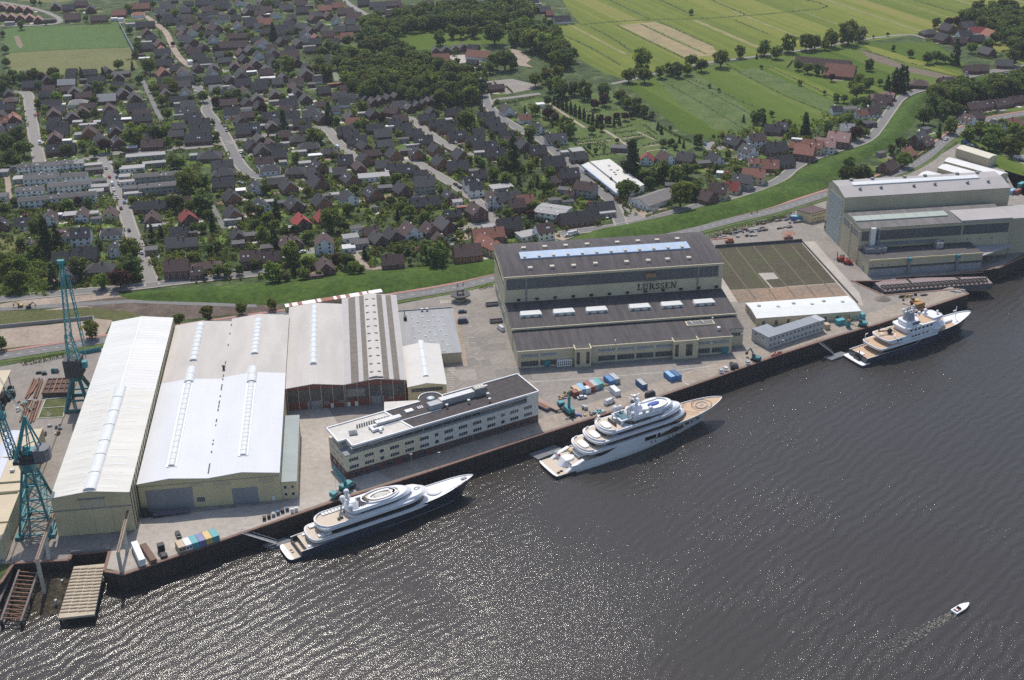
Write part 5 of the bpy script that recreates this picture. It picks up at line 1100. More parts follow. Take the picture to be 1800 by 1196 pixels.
ybox(y2, 'deck_sofa', YDECKW, 13.5, 17, -3, 3, 4.0, 4.8); ybox(y2, 'crate', mat('tan_crate', (.55,.42,.25), .8), 12.4, 14.4, 1.6, 3.4, 4.0, 5.0)
mb = MB(); mb.prism([(34.5, -3.2), (38.6, -3.2), (38.6, 3.2), (34.5, 3.2)], 15.0, 15.25, bot=True); mb.build('glass_canopy', mat('green_canopy_glass', (.10,.19,.22), .1, .2, .5), y2)
mb = MB()
for s in (-1, 1): mb.bar((33.8, s*3.5, 13.1), (35, s*3.5, 15.2), .7, .5); mb.bar((33.8, s*3.5, 15.1), (40, s*3.5, 15.3), .6)
mb.bar((34.2, -3.6, 15.1), (34.2, 3.6, 15.1), .7, .4); mb.build('canopy_frame', YWHITE, y2)
oval(y2, 'pool_deck', YDECKW, 52.5, 0, 16.05, 6.6, 3.9, .12); ovring(y2, 'pool_deck_rim', YWHITE, 52.5, 0, 16.1, 6.9, 4.2, .35, .7); mb = MB(); mb.prism([(52.5+3.1*math.cos(2*PI*k/20)*(1 if abs(math.cos(2*PI*k/20)) < .8 else .95), 1.0*math.sin(2*PI*k/20)) for k in range(20)], 16.2, 16.75); mb.build('pool_cover', mat('blue_pool_cover', (.015,.08,.33), .5, .1, .5), y2)
for s in (-1, 1): ybox(y2, 'sunpad', YDECKW, 49, 56, s*3.2-.5, s*3.2+.5, 16.2, 16.7)
mb = MB(); mb.prism([(40.5, -3.0), (46.5, -2.6), (46.5, 2.6), (40.5, 3.0)], 15.8, 18.6, pts1=[(42, -1.5), (45.2, -1.3), (45.2, 1.3), (42, 1.5)]); mb.build('mast', YWHITE, y2)
mb = MB(); mb.bar((44, 0, 18), (42.6, 0, 23.4), 1.2, .9); mb.bar((42.6, -2.6, 22.4), (42.6, 2.6, 22.4), .5, .4); mb.bar((43, -2.0, 20.6), (43, 2.0, 20.6), .5, .4); mb.bar((41.8, 0, 23.2), (45.2, 0, 23.2), .5, .35); mb.build('mast_pole', YWHITE, y2)
for k in range(4): mb = MB(); mb.cyl((38.4+k*.95, -1.8+k*.3, 15.6), (37.8+k*.95, -1.8+k*.3, 19.4), .26, 8); mb.build('funnel_pipe', YGREY, y2)
for x, yv, z, r in ((35.0, 2.6, 17.6, 1.15), (39.5, -3.7, 16.8, .95), (44.8, -4.1, 16.9, 1.05), (48.4, -3.9, 16.9, 1.05), (46.8, 3.6, 17.4, 1.2), (38.0, 3.4, 17.0, .95)): dome(y2, x, yv, z, r)
tier(y2, 'side_pod', YWHITE, 47, 64.5, 6.5, 12.2, 13.4, 12, 6, pn=1.6, pt=1.6)
for x0, x1 in ((29, 36), (39, 45), (51, 53.5)): sidewin(y2, hb2, sh2, x0, x1, 8.0, 9.0) if False else None
for x0, x1, z0, z1 in ((43.8, 49.4, 4.3, 6.2), (50.4, 51.6, 4.4, 6.3), (59, 61, 5.2, 6.3), (62.4, 63.6, 5.3, 6.4), (65, 67, 5.5, 6.6), (68, 69, 5.7, 6.7), (71, 72.6, 6.0, 6.9)): sidewin(y2, hb2, sh2, x0, x1, z0, z1)
for x in (14, 16.2, 18.4, 47, 49, 56, 58, 60, 64): mb = MB(); sidewin(y2, hb2, sh2, x, x+.7, 2.3, 2.9, name='porthole')
sidewin(y2, hb2, sh2, 12, 88, 3.5, 3.62, -1, YGREY, 'rubbing_strake')
for x0, x1, z0, z1, wd in ((25, 34, 10.75, 11.9, 5.55), (33, 41, 13.2, 13.9, 4.6)): pass
hz = sh2(83)-.38
ovring(y2, 'helideck_marking', YGLASS, 78.5, 0, hz-.02, 4.6, 4.2, .22, .06, 40); ovring(y2, 'helideck_marking', YGREY, 78.5, 0, hz-.02, 2.9, 2.7, .45, .06, 36); ovring(y2, 'helideck_marking', YGLASS, 76.5, 0, hz-.02, 7.5, 5.2, .16, .06, 30, .62*PI, 1.38*PI)
mb = MB(); mb.box(77.9, 78.1, -.6, .6, hz, hz+.06); mb.box(78.9, 79.1, -.6, .6, hz, hz+.06); mb.box(78.1, 78.9, -.08, .08, hz, hz+.06); mb.build('helideck_letter', YGREY, y2)
# ---------------- yacht three: dark hull with stepped sheer, helicopter on the aft helipad (farthest)
a3 = (G(1478.3,622,-5.8)+G(1517.9,645.7,-5.8))/2; b3 = G(1706,549.8,.6); v = b3-a3; rz3 = math.atan2(v.y, v.x); L3 = math.hypot(v.x, v.y)
y3 = thing('motor_yacht', 'dark-hulled motor yacht with a helicopter on its aft deck, farthest along the quay', 'yacht', (a3.x, a3.y, WZ), rz3)
sh3 = lerpf((0, 3.8), (34, 4.2), (39, 6.6), (60, 7.0), (L3, 8.6))
hb3 = hull(y3, L3, 6.5, sh3, YNAVY, [('main_deck', 4.5, 20, TEAK), ('foredeck', 48, 62, TEAK), ('bow_deck', 62, L3-.2, YDECKW)], x_in=3.2, bul=.5, bowfull=2.7)
mb = MB(); mb.prism(plan(0, 5, 6.6, 0, .6, pt=3), .1, 1.0, bot=True); mb.build('platform_hull', YNAVY, y3); mb = MB(); mb.prism(plan(0, 5, 6.55, 0, .6, pt=3), 1.0, 1.25); mb.build('swim_platform', YDECKW, y3)
ybox(y3, 'tender', YGLASS, 2.2, 4.6, -1.8, 1.8, 1.25, 2.6); ybox(y3, 'flag', mat('red_flag', (.5,.03,.05), .7), 3.4, 4.0, -.4, -.3, 3.4, 5.6); ybox(y3, 'tender_cover', YDECKW, 4.5, 6.5, -1.5, 2.2, 3.3, 3.7)
tier(y3, 'deckhouse', YGLASS, 15, 55, lambda x: min(5.3, hb3(x)-.6), 3.4, 6.4, 8, 1.5, rake=2)
tier(y3, 'upper_deck', YWHITE, 10.5, 53, lambda x: min(6.5, hb3(x)+.05), 5.7, 6.7, 6, 1.6, pt=2.6); tier(y3, 'upper_deck_floor', TEAK, 11, 24, 5.8, 6.71, 6.78, 0, 1.4)
tier(y3, 'deckhouse', YWHITE, 18.5, 56, lambda x: min(5.0, hb3(x)-.5), 6.7, 9.2, 8, 1.5, rake=3)
for x in (22.5, 24.5, 32, 34, 36, 39, 41.5): ybox(y3, 'window', YGLASS, x, x+1.4, -5.06, -4.95, 7.4, 8.6)
tier(y3, 'helideck', YWHITE, 15.5, 57, lambda x: min(5.9, hb3(x)-.2), 8.8, 9.6, 8, 2.0, rake=2, pt=2.4); tier(y3, 'helideck_floor', TEAK, 16.2, 31, 5.3, 9.61, 9.7, 0, 1.8, pt=2.4)
ovring(y3, 'helideck_marking', YDECKW, 21.5, 0, 9.7, 3.4, 3.4, .3, .05)
tier(y3, 'deckhouse', YWHITE, 28.5, 55, 4.7, 9.6, 12.0, 8, 1.2, rake=3)
for k in range(6): ybox(y3, 'window', YGLASS, 31+k*2.6, 32.3+k*2.6, -4.76, -4.66, 10.3, 11.3)
tier(y3, 'sun_deck', YWHITE, 27.5, 54, 5.2, 11.7, 12.5, 9, 2.0, rake=2); tier(y3, 'sun_deck_floor', TEAK, 39, 51, 4.2, 12.5, 12.58, 5, .5); tier(y3, 'sun_deck_house', YWHITE, 46, 55.5, 4.0, 12.5, 13.6, 6, 1, rake=3)
tier(y3, 'funnel_base', YWHITE, 29.5, 38.5, 3.6, 12.5, 14.6, 2, 1.5); ybox(y3, 'window', YGLASS, 33, 38, -3.66, -3.5, 12.9, 14.0)
tier(y3, 'funnel', YGREY, 31, 36.5, 2.4, 14.6, 18.6, 1.5, 1.5, inset=.35, rake=.6, arake=.8)
for k in range(3): mb = MB(); mb.cyl((31.6+k*1.6, -.5+k*.5, 18.4), (31.2+k*1.6, -.5+k*.5, 21.2), .3, 8); mb.build('funnel_pipe', YGREY, y3)
mb = MB(); mb.bar((36, 0, 14.6), (36, 0, 21.5), .9, .7); mb.bar((36, -2.6, 19.6), (36, 2.6, 19.6), .5, .4); mb.bar((29.6, 0, 18.9), (36, 0, 18.9), .9, .4); mb.build('mast', YWHITE, y3)
for x, yv, z, r in ((38.2, -2.0, 17.2, .9), (40, 1.8, 14.2, .8), (47, 2.2, 14.6, 1.0), (51.5, -1.2, 14.6, .7), (29.8, 0, 19.9, .8)): dome(y3, x, yv, z, r)
mb = MB(); mb.ball((50.0, -5.6, 9.4), .9, 10, 6); mb.bar((46, -5.8, 8.6), (50, -5.8, 8.6), 1.3, .7); mb.build('lifeboat', YWHITE, y3, smooth=True)
for x0, x1 in ((17, 22), (28, 31)): sidewin(y3, hb3, sh3, x0, x1, 3.0, 3.5)
tier(y3, 'foredeck_tender', YWHITE, 57, 64, 1.2, 6.4, 7.6, 4, 1.5); ybox(y3, 'foredeck_locker', YDECKW, 53.5, 57, -2.5, 2.5, 6.3, 7.0); mb = MB(); mb.bar((66, 0, 7), (66, 0, 13.5), .3); mb.bar((66, 0, 11.5), (64, 0, 11.5), .5, .4); mb.build('bow_mast', YWHITE, y3)
mb = MB(); mb.bar((12, 5.2, 6.7), (12, 5.2, 9.6), .25); mb.bar((12, 5.2, 9.6), (13.5, 5.2, 9.9), .3); mb.build('davit', YWHITE, y3)
hel = thing('helicopter', 'small black and white helicopter on the helipad of the farthest yacht', 'helicopter', (a3.x, a3.y, WZ), rz3)
mb = MB(); mb.ball((22.4, .2, 11.0), 1.25, 12, 8, .95); mb.bar((21.6, .2, 11.3), (16.8, 1.6, 11.6), .45, .5); mb.box(16.4, 17.0, 1.5, 1.7, 11.3, 12.6); mb.build('body', BLACK, hel, smooth=False)
mb = MB(); mb.ball((23.2, .1, 11.15), .95, 10, 6, .8); mb.build('canopy', YWHITE, hel, smooth=True)
mb = MB()
for s in (-.9, .9): mb.bar((20.8, .2+s, 9.85), (24, .2+s, 9.85), .12); mb.bar((22.2, .2+s*.5, 10.4), (22.2, .2+s, 9.85), .1)
mb.build('skid', BLACK, hel)
mb = MB(); mb.bar((22.2, .2, 12.1), (22.2, .2, 12.6), .25)
for k in range(3): t = .4+k*2*PI/3; mb.bar((22.2, .2, 12.6), (22.2+4.6*math.cos(t), .2+4.6*math.sin(t), 12.5), .28, .06)
mb.build('rotor', BLACK, hel)
# ---------------- small white motor boat under way
p = G(1676,1079,WZ); q = G(1703,1064,WZ); v = q-p
bt = thing('speedboat', 'small white speedboat trailing a pale wake on the open river', 'boat', (p.x, p.y, WZ), math.atan2(v.y, v.x))
Lb = v.length
hbb = lambda x: 1.35*(1 if x < Lb*.45 else max(0, 1-((x-Lb*.45)/(Lb*.55))**2.2))
mb = MB(); xs = [Lb*k/14 for k in range(15)]
for s in (-1, 1):
    g = [[mb.P((x, s*hbb(x)*f, z+(.35*x/Lb if z > .3 else 0))) for f, z in ((.6, -.3), (.85, .15), (1, .85))] for x in xs]
    for i in range(14):
        for j in range(2): qd = [g[i][j], g[i+1][j], g[i+1][j+1], g[i][j+1]]; mb.idx(qd if s < 0 else qd[::-1])
mb.face([(0, y, z) for y, z in ((.81, -.3), (1.15, .15), (1.35, .85), (-1.35, .85), (-1.15, .15), (-.81, -.3))]); mb.build('hull', YWHITE, bt)
mb = MB()
for i in range(14): a, b = xs[i], xs[i+1]; mb.face([(a, -hbb(a), .86+.35*a/Lb), (b, -hbb(b), .86+.35*b/Lb), (b, hbb(b), .86+.35*b/Lb), (a, hbb(a), .86+.35*a/Lb)])
mb.build('deck', YDECKW, bt)
ybox(bt, 'cockpit', mat('red_brown_cockpit', (.18,.05,.06), .7), .6, 2.6, -.85, .85, .88, 1.05); ybox(bt, 'seat', YDECKW, .9, 1.4, -.7, .7, 1.05, 1.4)
mb = MB(); mb.prism([(2.5, -.9), (3.4, -.6), (3.4, .6), (2.5, .9)], .95, 1.7, pts1=[(2.5, -.75), (2.8, -.5), (2.8, .5), (2.5, .75)]); mb.build('windscreen', YGLASS, bt)
# wake: broken foam flecks spreading behind the boat
mb = MB(); d = v.normalized(); nrm = Vector((-d.y, d.x, 0)); rw = random.Random(9)
for k in range(480):
    t = rw.random()**1.35; dist = t*46; wd = (.5+1.9*t)*(1+.4*rw.random()); off = rw.gauss(0, .42)*wd*1.5
    if rw.random() < .25: off = (1 if rw.random() < .5 else -1)*(1.0+2.6*t+rw.uniform(-.3, .3))
    if rw.random() < t*.8: continue
    c = p-d*dist+nrm*off; l = rw.uniform(.15, .6)*(1-.4*t); ww = rw.uniform(.06, .22); a = rw.gauss(0, .5)
    e = (d*math.cos(a)+nrm*math.sin(a)); f2 = Vector((-e.y, e.x, 0))
    mb.face([(*(c-e*l-f2*ww).xy, WZ+.09), (*(c+e*l*.3-f2*ww*1.5).xy, WZ+.09), (*(c+e*l+f2*ww*.3).xy, WZ+.09), (*(c-e*l*.2+f2*ww).xy, WZ+.09)])
tag(mb.build('boat_wake', mat('wake_foam', (.22,.205,.175), .7, .2, 1)), 'pale broken wake trailing behind the small white boat', 'wake', kind='stuff')
# ================================================================ YARD OBJECTS
REG = []          # things that get their telling-apart words from the street they stand on: (object, point, adjectives, noun)
RUSTY = mat('rusty_steel', (.20,.105,.065), .85, .3, .6)
TEALD = mat('dark_teal_paint', (.025,.16,.175), .5, .25, .4)
CRHOUSE = mat('crane_house_black', (.035,.037,.045), .6, .2, .4)
def lattice(mb, p, q, w0, w1, n=10, r=.16, br=.1):
    """a four-chord lattice boom from p to q"""
    p, q = Vector(p), Vector(q); d = (q-p).normalized(); a = Vector((0, 1, 0)) if abs(d.y) < .8 else Vector((1, 0, 0)); u = d.cross(a).normalized(); v = u.cross(d)
    def c(t, i): w = (w0+(w1-w0)*t)/2; s = ((-1,-1),(1,-1),(1,1),(-1,1))[i]; return p.lerp(q, t)+u*s[0]*w+v*s[1]*w
    for i in range(4): mb.bar(c(0, i), c(1, i), r*2)
    for k in range(n):
        t0, t1 = k/n, (k+1)/n
        for i in range(4): mb.bar(c(t0, i), c(t1, (i+1) % 4), br*2); mb.bar(c(t0, i), c(t0, (i+1) % 4), br*1.6)
# ---- portal crane with upright jib (behind), and portal crane with jib reaching left (front)
c2 = thing('portal_crane', 'teal portal crane with its jib raised straight up, behind the scrap yard', 'crane', (-128.5, 499, 0))
for sx in (-1, 1):
    for sy in (-1, 1):
        mb = MB(); mb.bar((-128.5+sx*5.2, 499+sy*7.5, 0), (-128.5+sx*1.6, 499+sy*2.0, 13), 1.2, 1.4); W(mb, 'leg', TEALD, c2)
mb = MB()
for sy in (-1, 1): mb.bar((-133.7, 499+sy*7.5, .8), (-123.3, 499+sy*7.5, .8), 1.0); mb.bar((-132.4, 499+sy*5.5, 4.5), (-124.6, 499+sy*5.5, 4.5), .7)
for sx in (-1, 1): mb.bar((-128.5+sx*5.2, 491.5, .9), (-128.5+sx*5.2, 506.5, .9), 1.1, 1.4)
W(mb, 'portal_beam', TEALD, c2)
mb = MB(); mb.cyl((-128.5, 499, 12.6), (-128.5, 499, 14.4), 3.0, 18); W(mb, 'slewing_ring', TEALD, c2)
mb = MB(); mb.prism([(-132.4,496.2),(-125.6,495.6),(-124.8,502.6),(-131.8,503.2)], 14.4, 22.6, bot=True); W(mb, 'machinery_house', CRHOUSE, c2)
mb = MB(); mb.box(-124.9, -122.8, 497.5, 500, 18, 21); W(mb, 'cab', TEAL, c2)
mb = MB(); lattice(mb, (-128.0, 499, 22.5), (-128.6, 499, 34.5), 4.2, 2.2, 4, .2, .12); W(mb, 'tower', TEAL, c2)
mb = MB(); lattice(mb, (-128.2, 498.4, 33), (-125.6, 498.5, 67.5), 2.3, 1.2, 14, .15, .07); mb.box(-127, -124.3, 497.6, 499.4, 67.2, 68.6); W(mb, 'jib', TEAL, c2)
mb = MB(); mb.bar((-124.6, 498.5, 66), (-122.9, 498.6, 23), .35); lattice(mb, (-123.9, 498.6, 62), (-122.4, 498.6, 28), .9, .9, 14, .07, .05); W(mb, 'stay', TEAL, c2)
mb = MB(); mb.box(-122.8, -122.0, 498.2, 499, 36, 38); W(mb, 'hook_block', mat('crane_yellow', (.55,.36,.04), .6), c2)
c1 = thing('portal_crane', 'teal portal crane on a lattice tower, its jib reaching left off the picture', 'crane', (-127.5, 406.5, 0))
BX, BY = -127.6, 406.5
for sx in (-1, 1):
    for sy in (-1, 1): mb = MB(); mb.bar((BX+sx*6.0, BY+sy*8, 0), (BX+sx*1.8, BY+sy*2.4, 25), .75, .75); W(mb, 'leg', TEALD, c1)
mb = MB()
for z, f in ((.8, 1), (7, .80), (14, .60), (20, .43)):
    X, Y = 1.8+4.2*(1-z/25), 2.4+5.6*(1-z/25)
    for sy in (-1, 1): mb.bar((BX-X, BY+sy*Y, z), (BX+X, BY+sy*Y, z), .5)
    for sx in (-1, 1): mb.bar((BX+sx*X, BY-Y, z), (BX+sx*X, BY+Y, z), .5)
zs = [.8, 7, 14, 20, 25]
for za, zb in zip(zs, zs[1:]):
    Xa, Ya = 1.8+4.2*(1-za/25), 2.4+5.6*(1-za/25); Xb, Yb = 1.8+4.2*(1-zb/25), 2.4+5.6*(1-zb/25)
    for sy in (-1, 1): mb.bar((BX-Xa, BY+sy*Ya, za), (BX+Xb, BY+sy*Yb, zb), .3); mb.bar((BX+Xa, BY+sy*Ya, za), (BX-Xb, BY+sy*Yb, zb), .3)
    for sx in (-1, 1): mb.bar((BX+sx*Xa, BY-Ya, za), (BX+sx*Xb, BY+Yb, zb), .3); mb.bar((BX+sx*Xa, BY+Ya, za), (BX+sx*Xb, BY-Yb, zb), .3)
W(mb, 'tower_bracing', TEAL, c1)
for sy in (-1, 1):
    for sx in (-1, 1): mb = MB(); mb.box(BX+sx*6-1.2, BX+sx*6+1.2, BY+sy*8-1.6, BY+sy*8+1.6, 0, 1.4); W(mb, 'bogie', TEALD, c1)
mb = MB(); mb.cyl((BX, BY, 24.6), (BX, BY, 28), 2.9, 18, 3.3); W(mb, 'slewing_ring', TEALD, c1)
mb = MB(); mb.prism([(BX-4.2, BY-2.8), (BX+6.5, BY-2.8), (BX+6.5, BY+2.8), (BX-4.2, BY+2.8)], 28, 29.2, bot=True); mb.box(BX-2, BX+3, BY-2.4, BY+2.4, 29.2, 31.4); W(mb, 'machinery_deck', CRHOUSE, c1)
mb = MB(); mb.prism([(BX+3.4, BY-3), (BX+7.5, BY-3), (BX+8.8, BY-1.4), (BX+8.8, BY+1.4), (BX+7.5, BY+3), (BX+3.4, BY+3)], 28.6, 33.4, bot=True); W(mb, 'counterweight', mat('crane_grey', (.13,.13,.145), .6, .15, .4), c1)
mb = MB(); mb.box(BX-4.6, BX-2.6, BY+.6, BY+2.8, 29.2, 32); W(mb, 'cab', TEAL, c1)
mb = MB(); ap = (BX+2.6, BY, 46.5)
for s in (-1, 1): mb.bar((BX-3.4, BY+s*2.2, 29), ap, .9, 1.0); mb.bar((BX+5.6, BY+s*2.2, 33), ap, .5, .5); mb.bar((BX+1.4, BY+s*2.2, 30), ap, .35)
for t in (.3, .55, .8): a = Vector((BX-3.4, BY-2.2, 29)).lerp(Vector(ap), t); b = Vector((BX+5.6, BY-2.2, 33)).lerp(Vector(ap), t); mb.bar(a, b, .25)
W(mb, 'jib_mast', TEAL, c1)
mb = MB(); mb.ball((BX+.6, BY, 33.2), 1.3, 8, 5); mb.box(BX-.5, BX+4, BY-1.6, BY+1.6, 31.4, 33); W(mb, 'winch', TEAL, c1)
jt = Vector((BX-4.0, BY, 29.5)); je = jt+(Vector((-135.8, 413, 45.6))-jt)*2.6
mb = MB(); lattice(mb, jt, je, 2.6, 1.5, 18, .2, .1); W(mb, 'jib', TEAL, c1)
mb = MB()
for s in (-.5, .5): mb.bar((ap[0], ap[1]+s, ap[2]), je+Vector((0, s, 1)), .12)
W(mb, 'stay', TEAL, c1)
# crane rails
mb = MB()
for x in (-134.0, -122.4): mb.bar((x, 384, .1), (x, 545, .1), .5, .14)
tag(W(mb, 'crane_rail', mat('rail_strip', (.12,.09,.075), .8), None), kind='structure')
mb = MB(); mb.box(-121.4, -120.2, 470, 494, .05, .1); tag(W(mb, 'cable_trench_cover', mat('pale_blue_cover', (.5,.55,.68), .5), None), kind='structure')
# ---- slipway gantries (fixed frames over the basin) and ramps
for gx, lab in ((-93.2, 'cream gantry frame at the quay corner, right of the slatted ramp'), (-120.6, 'cream gantry frame over the slipway, left of the slatted ramp')):
    t = thing('slip_gantry', lab, 'gantry', (gx, 384, 0)); CG = mat('gantry_cream', (.50,.47,.385), .75, .2, .4)
    mb = MB(); mb.bar((gx, 371.5, 8.4), (gx, 399.6, 8.4), 1.0, 1.2); W(mb, 'beam', CG, t)
    mb = MB(); mb.bar((gx, 372, -8.5), (gx, 372, 7.8), 1.1, 1.1); W(mb, 'post', CG, t); mb = MB(); mb.bar((gx+.3, 383.4, -1), (gx, 386.5, 7.8), 1.1, 1.0); W(mb, 'post', CG, t)
    mb = MB(); mb.bar((gx, 371, 9.05), (gx, 399.6, 9.05), .7, .12); W(mb, 'beam_rust', RUSTY, t)
rp = thing('boat_ramp', 'wide pale slatted steel ramp sloping into the river at the lower left', 'ramp', (-106, 380, -1.5))
T0, T1 = G(130,996,-1.5), G(184,991,-1.5); B0, B1 = G(102,1087,-3.6), G(166,1080,-3.6)
mb = MB(); slab(mb, B0, B1, T1, T0, .8); W(mb, 'deck', mat('ramp_planks', (.50,.42,.31), .8, .15, .3), rp)
mb = MB()
for k in range(1, 15):
    for j, (a, b) in enumerate(((0, .24), (.26, .49), (.51, .74), (.76, 1))):
        t = (k+.12*j)/15.6; l, r = Vector(T0).lerp(B0, t), Vector(T1).lerp(B1, t); p, q = l.lerp(r, a), l.lerp(r, b); mb.bar(p+Vector((0,0,.12)), q+Vector((0,0,.12)), .55, .22)
W(mb, 'cleat', mat('ramp_cleat', (.25,.195,.135), .85, .2, .5), rp)
mb = MB()
for t in (.05, .5, .97):
    for f in (.03, .97): p = Vector(T0).lerp(B0, t).lerp(Vector(T1).lerp(B1, t), f); mb.bar(p-Vector((0,0,.6)), (p.x, p.y, WZ-1), .7)
W(mb, 'pile', BLACK, rp)
mb = MB(); mb.bar((-113, 385.9, .6), (-99.4, 385.9, .6), .3, 1.1); tag(W(mb, 'slip_barrier', mat('barrier_panel', (.20,.215,.21), .7, .2, .5), None), 'grey panel barrier across the head of the slatted ramp', 'barrier')
tr = thing('trestle_slipway', 'rusty open steel trestle running down to the water, lower left corner', 'trestle', (-131, 370, -2))
La, Lb_ = G(14,1000,-2.2), G(-14,1055,-3.5); 
pts_ = lambda x, y, z: G(x, y, z)
L0, L1_ = pts_(34,1003,-2), pts_(2,1092,-4.2); R0, R1 = pts_(67,1006,-2), pts_(37,1093,-4.2)
mb = MB()
for a, b in ((L0, L1_), (R0, R1)): mb.bar(a, b, .7, .9)
mb.bar(pts_(14,1000,-2), pts_(-20,1090,-4.2), .7, .9); mb.bar(pts_(22,1002,-2), pts_(-6,1070,-4), .8, .7); W(mb, 'side_beam', mat('dull_trestle_grey', (.16,.13,.125), .8, .25, .5), tr)
mb = MB()
for k in range(12): t = (k+.3)/12; mb.bar(L0.lerp(L1_, t), R0.lerp(R1, t), .42, .4)
for k in range(8, 11): t = k/12; mb.bar(L0.lerp(L1_, t), R0.lerp(R1, t+.09), .22)
W(mb, 'cross_beam', RUSTY, tr)
mb = MB()
for p in (L0, L1_, R0, R1, L0.lerp(L1_, .5), R0.lerp(R1, .5)): mb.bar(p, (p.x, p.y, WZ-1), .8)
W(mb, 'pile', BLACK, tr)
for x, y in ((111, 1030), (100, 1065)):
    p = G(x, y, WZ); mb = MB(); mb.cyl((p.x, p.y, WZ-1), (p.x, p.y, WZ+2.2), .4, 10); mb.cyl((p.x, p.y, WZ+2.2), (p.x, p.y, WZ+2.6), .48, 10)
    tag(W(mb, 'mooring_post', mat('pale_post', (.42,.44,.45), .6), None), 'pale round mooring post beside the slatted ramp, %s' % ('upper' if y < 1050 else 'lower, by the foam'), 'post', 'mooring posts beside the ramp')
# ---- the empty basin with a tilted steel pontoon (right)
pn = thing('steel_pontoon', 'long pinkish pontoon topped with black cradle frames below the right hall', 'pontoon', (290, 565, -1))
e6 = CR(1500,380,6); q = [e6(x, y, .2) for x, y in ((225,705),(330,800),(1110,735),(1470,710),(1400,640),(1330,630),(450,655))]
mb = MB(); mb.prism([(p.x, p.y) for p in (q[0], q[1], q[2], q[3], q[4], q[6])], -3.4, .1, bot=True); W(mb, 'hull', mat('pontoon_wall', (.14,.135,.13), .85, .2, .4), pn)
mb = MB(); mb.prism([(p.x, p.y) for p in (q[0], q[1], q[2], q[3], q[4], q[6])], .1, .22); W(mb, 'deck', mat('pinkish_deck_paint', (.25,.195,.195), .85, .18, .5), pn)
w0, w1 = e6(300,770,.3), e6(1400,690,.3); dd = (w1-w0).normalized(); nv = Vector((-dd.y, dd.x, 0))
n_ = 23
for k in range(n_):
    c = w0.lerp(w1, (k+.5)/n_); ww = (w1-w0).length/n_*.36; mb = MB(); P = [c+dd*sx*ww+nv*sy*2.1 for sx, sy in ((-1,-1),(1,-1),(1,1),(-1,1))]
    for a, b in zip(P, P[1:]+P[:1]): mb.bar((a.x, a.y, 1.3), (b.x, b.y, 1.3), .45, .5)
    for a in P: mb.bar((a.x, a.y, .2), (a.x, a.y, 1.3), .3)
    W(mb, 'cradle_frame', BLACK, pn)
mb = MB()
for a, b in (((450,655),(1370,600)), ((1080,640),(1130,665)), ((560,660),(610,700)), ((1400,640),(1395,660))): mb.bar(e6(*a, .6), e6(*b, .6), .5, .7)
W(mb, 'edge_beam', BLACK, pn)
sl2 = thing('dock_trestle', 'pale timber struts standing in the sunken dock pit beside the pontoon', 'trestle', (256, 563, -2))
mb = MB()
for k in range(6): p = e6(90+k*38, 800, -2.5); mb.bar((p.x, p.y, WZ), (p.x+1.6, p.y+3.2, -1.0), .4); mb.bar((p.x, p.y, WZ), (p.x, p.y, -1.8), .35)
a, b = e6(90,820,-2), e6(310,825,-2); mb.bar(a, b, .6, .8); W(mb, 'strut', mat('pale_timber', (.40,.32,.22), .85, .2, .5), sl2)
# ---- containers
CC = {'blue': (.06,.20,.42), 'teal': (.07,.33,.36), 'white': (.66,.67,.68), 'grey': (.38,.40,.42), 'rust': (.27,.075,.055), 'tan': (.46,.36,.24), 'purple': (.17,.17,.36), 'yellow': (.60,.43,.16), 'lblue': (.22,.42,.60), 'dblue': (.035,.11,.24), 'green': (.05,.24,.15), 'orange': (.36,.19,.06)}
def cmat(k): m = mat('container_'+k, CC[k], .55, .12, .6); return m
def container(label, kind, p, ang, L=6.06, Wd=2.44, Hh=2.6, top=None, z=0.02, cabin=False, group=None):
    t = thing('shipping_container' if not cabin else 'site_cabin', label, 'container' if not cabin else 'cabin', (p.x, p.y, z), ang, group)
    m = cmat(kind); mb = MB(); n = 18; lo = []
    for k in range(n+1): lo.append((-L/2+L*k/n, -Wd/2+(.05 if k % 2 else 0)))
    for k in range(n+1): lo.append((L/2-L*k/n, Wd/2-(.05 if k % 2 else 0)))
    mb.prism(lo, 0.08, Hh-.06); mb.build('body', m, t)
    mb = MB()
    for sx in (-1, 1):
        for sy in (-1, 1): mb.box(sx*L/2-.09, sx*L/2+.09, sy*Wd/2-.09, sy*Wd/2+.09, 0, Hh)
    for sy in (-1, 1): mb.box(-L/2, L/2, sy*Wd/2-.06, sy*Wd/2+.06, Hh-.14, Hh); mb.box(-L/2, L/2, sy*Wd/2-.06, sy*Wd/2+.06, 0, .14)
    mb.build('frame', m, t)
    mb = MB(); mb.box(-L/2+.1, L/2-.1, -Wd/2+.1, Wd/2-.1, Hh-.06, Hh-.01); mb.build('roof_panel', cmat(top or kind), t)
    if cabin:
        for k in range(2): mb = MB(); mb.box(-L/2-.03, -L/2+.02, -.9+k*1.1, -.2+k*1.1, 1.0, 1.9); mb.build('window', GLASSD, t)
    else:
        for s in (-1, 1): mb = MB(); mb.box(-L/2-.05, -L/2+.02, s*.58-.52, s*.58+.52, .16, Hh-.18); mb.build('door', m, t)
    return t
k9 = CR(930,660,9); k0 = CR(0,896,3.9867)
aq = math.radians(24)
def ca(p, q): d = q-p; return math.atan2(d.y, d.x)
A9 = ca(k9(1320,165,2.6), k9(1190,50,2.6))      # the stored containers stand across the quay
